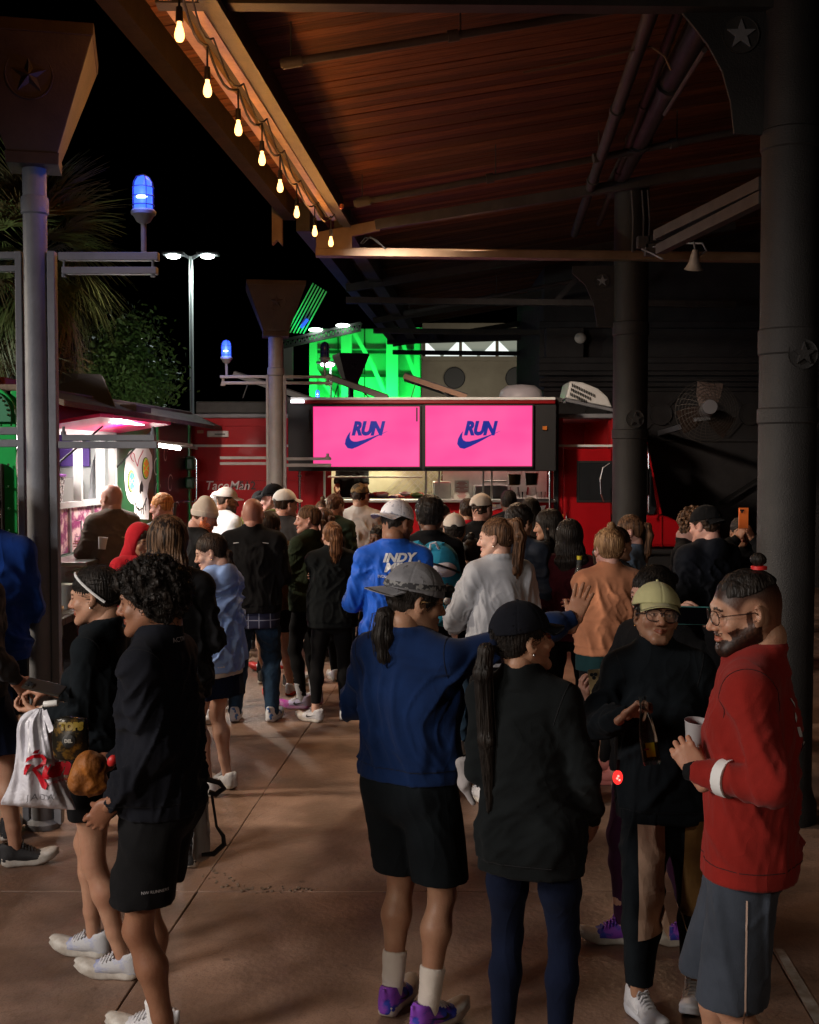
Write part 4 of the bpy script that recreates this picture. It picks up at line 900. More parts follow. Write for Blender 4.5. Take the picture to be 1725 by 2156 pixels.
w = MB(); w.bb((A.x,YR+2.25,zg),(B.x,YR+2.3,2.6)); w.bb((A.x,YR+0.06,zg),(A.x+.05,YR+2.25,2.6)); w.bb((B.x-.05,YR+0.06,zg),(B.x,YR+2.25,2.6)); w.bb((A.x+.05,YR+0.06,zg),(B.x-.05,YR+2.25,zg+0.05)); w.build('body_shell', M_redd, rt)
rbox('roof_box', 412, 845, 615, 871, YR+0.4, 1.2, M_steeldark, bevel=0.02)
# interior of the serving window
C1 = P(682,1056,YR); C2 = P(1168,990,YR)
M_quilt = mat('quilted_steel', (0.55,0.52,0.38), 0.28, metal=0.9)
w = MB(); w.bb((C1.x,YR+1.6,C1.z-0.1),(P(905,990,YR).x+0.2,YR+1.65,2.6)); w.build('back_wall', mat('kitchen_wall', (0.42,0.40,0.26), 0.35, metal=0.5, col2=(0.6,0.58,0.42), scale=2.5), rt)
w = MB(); w.bb((P(905,990,YR).x+0.2,YR+0.9,C1.z-0.1),(C2.x,YR+0.95,2.6)); w.build('back_wall', M_inox, rt)
for i in range(-3, 9):
    for s_ in (1, -1):
        a = P(845+i*14 if s_ > 0 else 845+i*14, 1044, YR+1.55); b = a+Vector((s_*0.75, 0, 0.75))
        if b.x > P(912,990,YR+1.5).x+0.6 or b.x < P(790,990,YR+1.5).x: continue
        w = MB(); w.bar(a, b, 0.012, 0.01); w.build('quilt_bead', M_inox, rt)
rbox('counter', 680, 1052, 1170, 1058, YR-0.18, 0.9, M_inox, bevel=0.004)
for u in (683, 897, 925, 1018, 1036): rbox('window_post', u-2, 990, u+2, 1053, YR+0.0, 0.05, M_inox)
rbox('shelf_edge', 690, 1003, 890, 1006, YR+0.35, 0.3, M_inox); rbox('shelf_edge', 1020, 1012, 1068, 1016, YR+0.1, 0.3, M_inox)
rbox('appliance', 912, 1014, 950, 1052, YR+0.3, 0.5, M_inox, bevel=0.02); rbox('appliance', 1000, 1022, 1070, 1050, YR+0.3, 0.5, mat('grey_cabinet', (0.15,0.15,0.16), 0.3, metal=0.6), bevel=0.02)
light('AREA', 'kitchen_light', (P(790,990,YR).x, YR+0.9, 2.5), 70, (1.0,0.9,0.62), 1.4, (P(790,990,YR).x, YR+0.9, 0), size_y=0.4)
light('AREA', 'kitchen_light', (P(1080,990,YR).x, YR+0.45, 2.5), 22, (1.0,0.85,0.7), 1.0, (P(1080,990,YR).x, YR+0.45, 0), size_y=0.3)
rg = random.Random(9)
for k in range(26):
    u = 770+k*4.6+rg.uniform(-2,2); c = P(u, 1048-rg.uniform(0,9), YR+0.4+rg.uniform(0,0.3)); m = [mat('veg_red',(0.4,0.05,0.04),.5),mat('veg_yellow',(0.6,0.45,0.06),.5),mat('veg_purple',(0.08,0.06,0.2),.5),mat('veg_white',(0.6,0.55,0.5),.5),mat('veg_green',(0.1,0.2,0.05),.5)][k%5]
    w = MB(); w.sphere(c, rg.uniform(0.03,0.07), 8, 6, (1.4,1,0.6)); tag(w.build('vegetable', m, smooth=True), 'chopped food heaped behind the serving window of the red truck', 'food', 'food heaped on the kitchen counter')
w = MB(); a = P(957,1051,YR-0.1); b = P(988,1011,YR-0.1); w.bb((a.x,YR-0.12,a.z),(b.x,YR-0.105,b.z)); mn = w.build('menu_board', mat('menu_paper', (0.62,0.58,0.5), 0.7))
tag(mn, 'white paper menu with small red print standing in the red truck window', 'menu')
for k in range(13):
    zz = b.z-0.025-k*0.0175; hw = [0.05,0.07,0.04,0.06,0.08,0.03,0.075,0.08,0.05,0.04,0.06,0.05,0.04][k]; cxm = (a.x+b.x)/2
    w = MB(); w.bb((cxm-hw,YR-0.124,zz-0.004),(cxm+hw,YR-0.121,zz+0.004)); w.build('menu_line', mat('menu_red', (0.4,0.05,0.05), 0.7), mn)
def dispenser(u, liquid, label, lv):
    c = P(u, 1022, YR-0.02); t = T('drink_dispenser', (c.x,YR,c.z), 0, label, 'dispenser', 'clear drink dispensers')
    w = MB(); w.lathe((c.x,YR,c.z), [(0.078,0),(0.098,0.19),(0.096,0.19),(0.076,0.005)], 20); w.build('jar', M_clear, t, smooth=True)
    w = MB(); w.lathe((c.x,YR,c.z+0.006), [(0.072,0),(0.072+0.02*lv,0.18*lv)], 20); w.build('drink', liquid, t, smooth=True)
    w = MB(); w.lathe((c.x,YR,c.z+0.19), [(0.1,0),(0.1,0.02),(0.03,0.03)], 20); w.build('lid', M_black, t)
    w = MB(); w.lathe((c.x,YR,P(u,1052,YR).z), [(0.075,0),(0.06,0.17)], 16); w.build('stand', M_clear, t)
dispenser(1084, mat('orange_drink', (0.62,0.36,0.02), 0.3), 'clear drink dispenser full of orange juice in the red truck window', 0.8)
dispenser(1120, mat('lime_drink', (0.35,0.36,0.12), 0.3), 'clear drink dispenser with pale greenish drink beside the orange one', 0.9)
for k,(u,) in enumerate(((1068,),(1076,),(1097,),(1104,),(1136,),(1144,))):
    c = P(u,1051,YR-0.08); w = MB(); w.lathe(c, [(0.025,0),(0.034,0.1),(0.032,0.1),(0.023,0.004)], 14); tag(w.build('plastic_cup', M_clear, smooth=True), 'clear plastic cup upturned by the drink dispensers', 'cup', 'clear cups by the dispensers')
rbox('wire_rack', 1066, 1051, 1166, 1054, YR-0.28, 0.3, M_blackmetal)
# screens: raised hatch panel with two televisions
YS = 15.35
hp = rbox('hatch_panel', 607, 846, 1172, 992, YS+0.02, 0.06, M_black, bevel=0.01)
rbox('hatch_header', 612, 840, 1170, 850, YS-0.02, 0.2, M_redd, bevel=0.01); rbox('hatch_rim', 612, 836, 1170, 842, YS-0.04, 0.25, M_white, bevel=0.008)
rbox('hatch_side', 600.5, 872, 602.5, 985, YS+0.06, 0.04, mat('pink_edge', (0.5,0.01,0.1), .4))
w = MB(); w.bb(P(604,846,YS+0.05)-Vector((0,0,0.0)), P(1172,842,YR)+Vector((0,0.1,0))); w.build('hatch_top', M_steeldark, rt)
M_tv = bpy.data.materials.new('pink_screen'); M_tv.use_nodes = True
def tvmat(m):
    N = m.node_tree.nodes; L = m.node_tree.links; b = N['Principled BSDF']; b.inputs['Base Color'].default_value = (0.02,0.01,0.015,1); b.inputs['Roughness'].default_value = 0.12
    b.inputs['Emission Strength'].default_value = 1.0; tc = N.new('ShaderNodeTexCoord'); n = N.new('ShaderNodeTexNoise'); n.inputs['Scale'].default_value = 1.5
    L.new(tc.outputs['Generated'], n.inputs['Vector']); r = N.new('ShaderNodeValToRGB'); r.color_ramp.elements[0].color = (1.0,0.075,0.33,1); r.color_ramp.elements[1].color = (1.0,0.12,0.39,1)
    r.color_ramp.elements[0].position = .35; r.color_ramp.elements[1].position = .65
    L.new(n.outputs['Fac'], r.inputs[0]); L.new(r.outputs[0], b.inputs['Emission Color'])
tvmat(M_tv)
M_logo = mat('logo_blue', (0.004,0.012,0.12), 0.3, emit=(0.005,0.015,0.20), estr=1.0)
M_glowedge = emis('screen_edge_glow', (1.0,0.03,0.22), 1.25)
for (u0,v0,u1,v1,lab) in ((660,856,883.5,982.5,'left pink screen showing RUN over a dark blue swoosh above the red truck window'),(896,854,1121,981.5,'right pink screen showing RUN over a dark blue swoosh above the red truck window')):
    A = P(u0,v1,YS-0.03); B = P(u1,v0,YS-0.03); t = T('screen', (A.x,YS,A.z), 0, lab, 'screen', 'pink screens on the red truck')
    w = MB(); w.bb((A.x,YS-0.03,A.z),(B.x,YS+0.0,B.z)); w.build('display', M_tv, t)
    w = MB()
    f = 0.018
    for lo, hi in (((A.x-f,A.z-f),(B.x+f,A.z)),((A.x-f,B.z),(B.x+f,B.z+f)),((A.x-f,A.z),(A.x,B.z)),((B.x,A.z),(B.x+f,B.z))): w.bb((lo[0],YS-0.035,lo[1]),(hi[0],YS+0.01,hi[1]))
    w.build('bezel', M_black, t)
    e = 0.008; w = MB()
    for lo, hi in (((A.x,A.z),(B.x,A.z+e)),((A.x,B.z-e),(B.x,B.z)),((A.x,A.z+e),(A.x+e,B.z-e)),((B.x-e,A.z+e),(B.x,B.z-e))): w.bb((lo[0],YS-0.033,lo[1]),(hi[0],YS-0.031,hi[1]))
    w.build('edge_glow', M_glowedge, t)
    sc_ = (B.x-A.x)/225; lx = A.x+67*sc_; lz = A.z+(v1-945)*sc_
    w = MB(); w.prism([(lx+93*sc_*x, lz+104*sc_*y) for x, y in SWOOSH], YS-0.036, YS-0.033); w.build('swoosh', M_logo, t)
    flat_text('run_lettering', 'RUN', 38*sc_, (lx+47*sc_, YS-0.037, A.z+(v1-903)*sc_), M_logo, t, shear=0.28, bold=0.014, sx=0.84, sy=1.0, spacing=0.95)
# awning lamp and handles
rbox('awning_lamp', 612, 842, 640, 848, YS-0.12, 0.06, emis('awning_lamp_glow', (0.95,0.95,1.0), 3))
rbox('hatch_latch', 876.5, 858, 879.5, 887, YS-0.07, 0.03, M_black); rbox('hatch_latch', 648, 862, 651, 905, YS-0.02, 0.03, M_blackmetal); rbox('amber_reflector', 1143, 962-65, 1152, 905, YS-0.01, 0.02, mat('amber_lens', (0.55,0.16,0.03), 0.3))
for u, v0 in ((631,990),(1158,985)):
    w = MB(); w.cyl(P(u,v0,YS+0.1), P(u,1110,YS+0.12), 0.017, n=10); w.cyl(P(u,v0+10,YS+0.1), P(u,v0+14,YS+0.1), 0.028, n=10); w.build('hatch_prop', M_chrome, rt)
rbox('corner_post', 1166, 846, 1177, 1130, YR-0.04, 0.05, M_black)
flat_text('truck_lettering', 'TacoMan', 0.17, P(478,1023,YR-0.006), mat('lettering_white', (0.75,0.68,0.68), 0.5), rt, shear=0.25, bold=0.001, sx=0.95)
flat_text('truck_lettering', '512', 0.155, P(521,1023,YR-0.006), mat('lettering_black', (0.03,0.01,0.01), 0.5), rt, bold=0.002)
# white brush strokes of the big lettering on the lower panel
for pts in ([(1008,1074),(1030,1062),(1060,1060),(1076,1062),(1062,1068),(1040,1074),(1020,1082)],[(1080,1062),(1108,1063),(1120,1070),(1100,1068),(1085,1076),(1082,1095),(1078,1080)],[(1130,1066),(1150,1064),(1144,1078),(1130,1084)]):
    w = MB(); w.prism([(P(u,v,YR).x, P(u,v,YR).z) for u, v in pts], YR-0.01, YR-0.004); w.build('brush_mark', mat('lettering_white', (0.75,0.68,0.68), 0.5), rt)
# cab: door, window, windscreen, bonnet, bumper, wheel
rbox('cab_door', 1186, 945, 1288, vg-6, YR-0.02, 0.06, bevel=0.01)
w = MB(); A = P(1219,1053,YR-0.03); B = P(1300,975,YR-0.03); w.bb((A.x,YR-0.03,A.z),(B.x,YR-0.015,B.z)); w.build('door_window', M_glass, rt, bevel=0.012)
w = MB(); pts = [(A.x-.03,A.z-.03),(B.x,A.z-.03),(B.x,A.z),(A.x,A.z),(A.x,B.z),(B.x,B.z),(B.x,B.z+.03),(A.x-.03,B.z+.03)]; w.prism(pts, YR-0.035, YR-0.012); w.build('window_seal', M_black, rt)
w = MB(); w.tube([P(1284,975,YR-.3),P(1270,985,YR-.3),P(1264,1010,YR-.3),P(1266,1040,YR-.3),P(1272,1056,YR-.25)], 0.01, 8); w.build('mirror_bracket', M_chrome, rt)
w = MB(); w.tube([P(1193,1098,YR-.02),P(1193,1092,YR-.06),P(1193,1086,YR-.06),P(1193,1081,YR-.02)], 0.012, 8); w.build('door_handle', M_chrome, rt)
rbox('marker_lamp', 1177, 1083, 1187, 1093, YR-0.03, 0.03, mat('amber_lens', (0.55,0.16,0.03), 0.3))
prof = [(1355,1083),(1392,1083),(1412,1090),(1437,1102),(1452,1118),(1460,1153),(1355,1153)]
w = MB(); w.prism([(P(u,v,YR).x,P(u,v,YR).z) for u,v in prof], YR, YR+1.9); w.build('bonnet', M_red, rt, bevel=0.05)
w = MB(); w.bar(P(1394,1086,YR-.01), P(1394,1152,YR-.01), 0.012, 0.01); w.build('bonnet_seam', M_redd, rt)
w = MB(); w.bar(P(1357,922,YR+.02), P(1390,1083,YR+.02), 0.05, 0.06, (0,1,0)); w.build('windscreen_pillar', M_red, rt, bevel=0.01)
w = MB(); w.bar(P(1361,930,YR+1.8), P(1386,1083,YR+1.8), 0.05, 0.06, (0,1,0)); w.build('windscreen_pillar', M_red, rt, bevel=0.01)
pg = [P(1357,925,YR+.03),P(1388,1080,YR+.03),P(1388,1080,YR+1.8),P(1357,925,YR+1.8)]
w = MB(); w.add(pg+[p+Vector((0.012,0,0)) for p in pg], [(0,1,2,3),(7,6,5,4),(0,4,5,1),(1,5,6,2),(2,6,7,3),(3,7,4,0)]); w.build('windscreen', M_glass, rt)
w = MB(); w.prism([(P(u,v,YR).x,P(u,v,YR).z) for u,v in ((1363,960),(1372,990),(1382,1070),(1376,1083),(1362,1083))], YR-0.01, YR+0.0); w.build('quarter_window', M_glass, rt)
w = MB(); w.tube([P(1366,1078,YR-.2),P(1366,1000,YR-.2),P(1366,955,YR-.2),P(1362,935,YR-.1)], 0.014, 8); w.build('mirror_arm', M_chrome, rt)
w = MB(); w.bb(P(1350,1045,YR-.28), P(1364,985,YR-.22)); w.build('mirror', M_black, rt, bevel=0.02)
rbox('turn_lamp', 1433, 1139, 1449, 1150, YR-0.03, 0.03, mat('amber_lens', (0.55,0.16,0.03), 0.3), bevel=0.005)
rbox('bumper', 1350, 1157, 1470, 1168, YR-0.1, 0.3, M_black, bevel=0.02)
for k in range(5): rbox('lower_grille', 1358+k*20, 1172, 1372+k*20, 1215, YR+0.1, 0.1, M_redd)
wc = P(1405,1235,YR+0.05)
w = MB(); w.lathe((wc.x,YR-0.05,0.42), [(0.20,0),(0.40,0.0),(0.42,0.03),(0.42,0.22),(0.40,0.25),(0.2,0.25)], 28, 'Y'); wh = w.build('wheel', M_black, rt, smooth=True)
w = MB(); w.lathe((wc.x,YR-0.06,0.42), [(0.001,0.03),(0.06,0.0),(0.12,0.04),(0.2,0.01),(0.21,0.05)], 20, 'Y'); w.build('rim', M_inox, wh, smooth=True)
w = MB(); w.lathe((P(560,1200,YR).x,YR-0.05,0.42), [(0.20,0),(0.40,0.0),(0.42,0.03),(0.42,0.22),(0.40,0.25),(0.2,0.25)], 28, 'Y'); w.build('wheel', M_black, rt, smooth=True)
# roof gear
def tilted(u0,v0,u1,v1,Y,label,m,th=9):
    t = T('solar_panel_array', P(u1,v1,Y), 0, label, 'solar panel', 'tilted solar panels on the red truck')
    a = P(u0,v0,Y); b = P(u1,v1,Y); w = MB(); d = 1.1; n = Vector((0,0,1))
    vs = [a,b,b+Vector((0,d,0.0)),a+Vector((0,d,0.0))]; w.add(vs+[v_+Vector((0.02,0,0.05)) for v_ in vs], [(0,3,2,1),(4,5,6,7),(0,1,5,4),(1,2,6,5),(2,3,7,6),(3,0,4,7)]); w.build('panel', mat('solar_back', (0.06,0.06,0.065), 0.4), t)
    w = MB(); w.bar(a-Vector((0,0.03,0)), b-Vector((0,0.03,0)), 0.05, 0.07); w.build('panel_frame', m, t)
    w = MB(); w.bar(a.lerp(b,.2)-Vector((0,0,.02)), Vector((a.lerp(b,.12).x, Y, P(0,838,Y).z)), 0.015, 0.015); w.bar(a.lerp(b,.55), a.lerp(b,.95)-Vector((0.2,0,0.02)), 0.03, 0.02); w.build('prop', M_blackmetal, t)
tilted(688,793,815,838,16.9,'pinkish edged solar panel tilted on the truck roof just right of the post', mat('frame_pale', (0.45,0.36,0.34), 0.5))
tilted(850,792,982,836,16.9,'orange edged solar panel tilted on the truck roof above the gap between the screens', mat('frame_orange', (0.5,0.27,0.17), 0.5))
tilted(492,788,652,842,17.1,'pale edged solar panel tilted on the truck roof left of the post', mat('frame_grey', (0.35,0.34,0.34), 0.5))
dv = P(1097,836,17); w = MB(); w.lathe(dv, [(0.31,-0.05),(0.31,0.02),(0.29,0.09),(0.2,0.16),(0.01,0.18)], 28); tag(w.build('roof_vent', mat('vent_white', (0.55,0.5,0.53), 0.4), smooth=True, bevel=0.01), 'white dome vent on the red truck roof', 'vent')
ac = T('air_conditioner', P(1240,860,16.6), 0, 'white roof air conditioner with slotted grille on the red truck cab', 'air conditioner')
def ACp(u, v, y): return P(u, v, 16.4+y)
pa = [(1192,838),(1201,802),(1228,805),(1260,818),(1280,836),(1290,858)]
w = MB(); w.prism([(P(u,v,16.4).x,P(u,v,16.4).z) for u,v in pa], 16.4, 17.2); w.build('shroud', M_white, ac, bevel=0.02)
for i in range(3):
    for k in range(14-i*2):
        u = 1206+k*3.6-i*1.8; v = 811+i*9.5+k*1.75
        w = MB(); c = P(u,v,16.395); w.box(c, (0.013,0.012,0.045), Matrix.Rotation(-0.15,3,'Y')); w.build('slot', M_black, ac)
w = MB(); w.bar(P(1190,842,16.42), P(1292,864,16.42), 0.06, 0.04); w.bar(P(1186,846,16.5), P(1200,846,16.5), 0.03,0.03); w.build('base', M_steelgrey, ac)

# ================================================================ tall table and food at the left
M_tab = mat('dark_wood', (0.028,0.022,0.019), 0.6, col2=(0.05,0.04,0.034), scale=5, stretch=(1,8,1), bump=0.3)
tb = T('bar_table', (-2.7,7.75,0), 0, 'tall dark wooden table behind the left grey post', 'table')
zt2 = 1.06
for k in range(6): w = MB(); w.bb((-3.9, 7.32+k*0.15, zt2-0.045),(-2.16, 7.32+k*0.15+0.14, zt2)); w.build('tabletop_board', M_tab, tb, bevel=0.004)
for x in (-3.75,-2.3):
    for y in (7.42,8.1): w = MB(); w.bb((x-0.05,y-0.05,0),(x+0.05,y+0.05,zt2-0.045)); w.build('leg', M_tab, tb, bevel=0.004)
w = MB(); w.bb((-3.75,7.46,0.86),(-2.3,7.5,1.0)); w.bb((-3.75,7.46,0.2),(-2.3,7.5,0.3)); w.build('apron_rail', M_tab, tb)
w = MB(); w.bar((-2.3,7.44,0.35),(-2.85,7.44,0.9),0.05,0.05); w.bar((-2.34,7.4,0.3),(-2.34,7.4,0.8),0.15,0.03); w.build('brace', M_tab, tb)
def tray(c, label, food):
    t = T('food_tray', c, 0.3, label, 'food tray'); M_kraft = mat('kraft_paper', (0.36,0.22,0.12), 0.8); w = MB()
    lo = [(-0.09,-0.05,0.002),(0.09,-0.05,0.002),(0.09,0.05,0.002),(-0.09,0.05,0.002)]; hi = [(-0.12,-0.075,0.05),(0.12,-0.075,0.05),(0.12,0.075,0.05),(-0.12,0.075,0.05)]
    M_ = PM[t.name]; w.add([M_@Vector(p) for p in lo+hi], [(0,1,2,3),(0,4,5,1),(1,5,6,2),(2,6,7,3),(3,7,4,0)]); o = w.build('tray', M_kraft, t); s = o.modifiers.new('s','SOLIDIFY'); s.thickness = 0.003
    w = MB(); rr = random.Random(3)
    for k in range(9): w.sphere(M_@Vector((rr.uniform(-.07,.07),rr.uniform(-.04,.04),0.035+rr.uniform(0,.02))), rr.uniform(0.018,0.03), 8, 6, (1.3,1,.6))
    w.build('food', food, t, smooth=True)
    w = MB(); vs = [M_@Vector(p) for p in ((0.02,-0.06,0.05),(0.10,-0.03,0.055),(0.07,0.06,0.075),(-0.02,0.05,0.06),(0.05,0,0.085))]; w.add(vs,[(0,1,4),(1,2,4),(2,3,4),(3,0,4)]); w.build('napkin', M_white, t)
tray((P(88,1290,7.5).x,7.55,zt2+0.001), 'brown paper food tray with napkin on the tall dark table', mat('fried_food', (0.30,0.14,0.05), 0.6, col2=(0.5,0.3,0.12), scale=20))
w = MB(); w.lathe((P(132,1270,7.9).x,7.9,zt2+0.001), [(0.055,0),(0.07,0.16),(0.074,0.165),(0.068,0.165),(0.053,0.006)], 22); tag(w.build('plastic_tub', mat('milky_plastic', (0.45,0.46,0.40), 0.3), smooth=True), 'milky plastic tub standing on the tall dark table beside the post', 'tub')
w = MB(); w.sphere((P(8,1280,7.5).x,7.5,zt2+0.03), 0.03); tag(w.build('red_cup_lid', mat('red_plastic', (0.4,0.03,0.06), 0.4), smooth=True), 'small round red and white lid at the left edge of the dark table', 'lid')
# ================================================================ people: implicit surfaces turned into one continuous mesh
V3 = lambda *a: np.array(a, np.float32)
def nrm(v): v = np.asarray(v, np.float32); return v/max(1e-9, float(np.linalg.norm(v)))
class Fld:
    def __init__(s): s.ops = []
    def rc(s, a, b, ra, rb, k=0.02, flat=False, sub=False):
        a = np.asarray(a, np.float32); b = np.asarray(b, np.float32)
        ab = b-a; L2 = max(float(ab@ab), 1e-9); L = math.sqrt(L2)
        def fn(X, Y, Z):
            px, py, pz = X-a[0], Y-a[1], Z-a[2]
            t = (px*ab[0]+py*ab[1]+pz*ab[2])/L2; tc = np.clip(t, 0, 1)
            d = np.sqrt((px-tc*ab[0])**2+(py-tc*ab[1])**2+(pz-tc*ab[2])**2)-(ra+(rb-ra)*tc)
            if flat: d = np.maximum(d, (t-1)*L)
            return d
        R = max(ra, rb); s.ops.append(('s' if sub else 'a', fn, np.minimum(a, b)-R, np.maximum(a, b)+R, k)); return s
    def el(s, c, r, k=0.02, R=None, sub=False):
        c = np.asarray(c, np.float32); r = np.asarray(r, np.float32); Rm = np.eye(3, dtype=np.float32) if R is None else np.asarray(R, np.float32)
        def fn(X, Y, Z):
            px, py, pz = X-c[0], Y-c[1], Z-c[2]
            q = [(px*Rm[0,i]+py*Rm[1,i]+pz*Rm[2,i]) for i in range(3)]
            k0 = np.sqrt((q[0]/r[0])**2+(q[1]/r[1])**2+(q[2]/r[2])**2); k1 = np.sqrt((q[0]/r[0]**2)**2+(q[1]/r[1]**2)**2+(q[2]/r[2]**2)**2)
            return k0*(k0-1)/np.maximum(k1, 1e-6)
        e = float(r.max()) if R is not None else r; s.ops.append(('s' if sub else 'a', fn, c-e, c+e, k)); return s
    def ec(s, a, b, ra, rb, side, k=0.03, flat=False, cap=1.0):
        "elliptic cone: ra, rb = (half width along side, half depth)"
        a = np.asarray(a, np.float32); b = np.asarray(b, np.float32); ab = b-a; L = float(np.linalg.norm(ab)); ax = ab/L
        sd = np.asarray(side, np.float32); sd = nrm(sd-ax*float(sd@ax)); fw = np.cross(ax, sd)
        def fn(X, Y, Z):
            px, py, pz = X-a[0], Y-a[1], Z-a[2]
            h = px*ax[0]+py*ax[1]+pz*ax[2]; t = np.clip(h/L, 0, 1); e = h-t*L
            u = px*sd[0]+py*sd[1]+pz*sd[2]; w = px*fw[0]+py*fw[1]+pz*fw[2]
            r1 = ra[0]+(rb[0]-ra[0])*t; r2 = ra[1]+(rb[1]-ra[1])*t; mn = np.minimum(r1, r2)
            d = (np.sqrt((u/r1)**2+(w/r2)**2+(e/(mn*cap))**2)-1)*mn
            if flat: d = np.maximum(d, np.abs(h-L/2)-L/2)
            return d
        R = max(max(ra), max(rb)); s.ops.append(('a', fn, np.minimum(a, b)-R, np.maximum(a, b)+R, k)); return s
    def cut(s, n, d):
        "keep where p.n < d, for everything added so far"
        n = np.asarray(n, np.float32)
        s.ops.append(('c', lambda X, Y, Z: X*n[0]+Y*n[1]+Z*n[2]-d, None, None, 0)); return s
    def mesh(s, h):
        los = [o[2] for o in s.ops if o[0] == 'a']; his = [o[3] for o in s.ops if o[0] == 'a']
        lo = np.min(los, 0)-3*h; hi = np.max(his, 0)+3*h; dims = np.ceil((hi-lo)/h).astype(int)+1
        v = np.full(dims, 0.5, np.float32); ax = [lo[i]+h*np.arange(dims[i], dtype=np.float32) for i in range(3)]
        for kind, fn, l, u, k in s.ops:
            if kind == 'c':
                v = np.maximum(v, fn(ax[0][:,None,None], ax[1][None,:,None], ax[2][None,None,:])); continue
            m = k+2.5*h; i0 = np.clip(((l-m-lo)/h).astype(int), 0, dims-1); i1 = np.clip(np.ceil((u+m-lo)/h).astype(int)+1, 1, dims)
            if (i1 <= i0).any(): continue
            sl = tuple(slice(a, b) for a, b in zip(i0, i1)); d = fn(ax[0][sl[0]][:,None,None], ax[1][sl[1]][None,:,None], ax[2][sl[2]][None,None,:])
            a = v[sl]
            if kind == 'a':
                if k > 0: hh = np.clip(.5+.5*(a-d)/k, 0, 1); v[sl] = a*(1-hh)+d*hh-k*hh*(1-hh)
                else: v[sl] = np.minimum(a, d)
            else:
                d = -d
                if k > 0: hh = np.clip(.5-.5*(a-d)/k, 0, 1); v[sl] = a*(1-hh)+d*hh+k*hh*(1-hh)
                else: v[sl] = np.maximum(a, d)
        return snets(v, lo, h)
def snets(v, lo, h):
    for ax_ in range(3):                     # close the surface at the border of the grid
        sl = [slice(None)]*3; sl[ax_] = 0; v[tuple(sl)] = np.maximum(v[tuple(sl)], 1e-3); sl[ax_] = -1; v[tuple(sl)] = np.maximum(v[tuple(sl)], 1e-3)
    s = v < 0; c = np.zeros(tuple(d-1 for d in v.shape), np.uint8)
    for i in (0,1):
        for j in (0,1):
            for k in (0,1): c += s[i:v.shape[0]-1+i, j:v.shape[1]-1+j, k:v.shape[2]-1+k]
    I = np.argwhere((c > 0) & (c < 8)); pos = np.zeros((len(I),3), np.float32); cnt = np.zeros(len(I), np.float32)
    cor = [(i,j,k) for i in (0,1) for j in (0,1) for k in (0,1)]; val = {q: v[I[:,0]+q[0], I[:,1]+q[1], I[:,2]+q[2]] for q in cor}
    for a in cor:
        for d in range(3):
            if a[d] == 0:
                b = list(a); b[d] = 1; b = tuple(b); va, vb = val[a], val[b]; m = (va < 0) != (vb < 0)
                t = np.where(m, va/np.where(va-vb == 0, 1, va-vb), 0); p = np.array(a, np.float32)[None,:]+np.outer(t, np.array(b)-np.array(a))
                pos += p*m[:,None]; cnt += m
    Vv = lo+(I+pos/cnt[:,None])*h
    ID = np.full(c.shape, -1, np.int32); ID[I[:,0],I[:,1],I[:,2]] = np.arange(len(I))
    Q = []
    for d in range(3):
        o = [(1,2),(2,0),(0,1)][d]; a = [slice(1,-1)]*3; a[d] = slice(0,-1); b = list(a); b[d] = slice(1,None)
        sa, sb = s[tuple(a)], s[tuple(b)]; E = np.argwhere(sa != sb); flip = sa[E[:,0],E[:,1],E[:,2]]
        off = np.array([1,1,1]); off[d] = 0; E = E+off
        def cell(du, dv): q = E.copy(); q[:,o[0]] -= du; q[:,o[1]] -= dv; return ID[q[:,0],q[:,1],q[:,2]]
        q = np.stack([cell(1,1), cell(0,1), cell(0,0), cell(1,0)], 1); q[~flip] = q[~flip][:,::-1]; Q.append(q)
    Q = np.concatenate(Q); Q = Q[(Q >= 0).all(1)]
    return Vv.astype(np.float32), Q
def vnorm(V, Q):
    n = np.cross(V[Q[:,2]]-V[Q[:,0]], V[Q[:,3]]-V[Q[:,1]]); N = np.zeros_like(V)
    for i in range(4): np.add.at(N, Q[:,i], n)
    return N/np.maximum(np.linalg.norm(N, axis=1), 1e-9)[:,None]
def wv(Pn, seed, f, n=6):
    rg = np.random.default_rng(seed); k = rg.normal(size=(n,3)); k /= np.linalg.norm(k, axis=1)[:,None]; k *= f*rg.uniform(.6,1.5,(n,1)); ph = rg.uniform(0,6.28,n)
    return np.sin(Pn@k.T+ph).sum(1)/math.sqrt(n)
def folds(V, N, amp, seed, f=26, drape=(1,1,0.6)):
    q = V*np.array(drape, np.float32); w = np.stack([wv(V, seed+i, 7, 4) for i in range(3)], 1)*0.05
    r = wv(q+w, seed+9, f, 5); r2 = wv(q+w*2, seed+17, f*2.1, 5)
    d = 1.5*np.exp(-(r/0.42)**2)-0.5+0.45*np.exp(-(r2/0.4)**2)
    big = 0.5+0.5*np.clip(wv(V, seed+31, 9, 3), -1, 1)
    return V+N*(amp*(d-0.5)*(0.35+0.65*big))[:,None]
def Rz(a): c, s = math.cos(a), math.sin(a); return np.array([[c,-s,0],[s,c,0],[0,0,1]], np.float32)
def Rx(a): c, s = math.cos(a), math.sin(a); return np.array([[1,0,0],[0,c,-s],[0,s,c]], np.float32)
def Ry(a): c, s = math.cos(a), math.sin(a); return np.array([[c,0,s],[0,1,0],[-s,0,c]], np.float32)
def ik(a, b, l1, l2, hint):
    a = np.asarray(a, np.float32); b = np.asarray(b, np.float32); d = b-a; L = float(np.linalg.norm(d)); Lc = min(L, (l1+l2)*0.999); d = d/max(L,1e-6); b = a+d*Lc
    x = (l1*l1-l2*l2+Lc*Lc)/(2*Lc); h = math.sqrt(max(0, l1*l1-x*x)); hn = np.asarray(hint, np.float32); hn = nrm(hn-d*float(hn@d))
    return a+d*x+hn*h, b
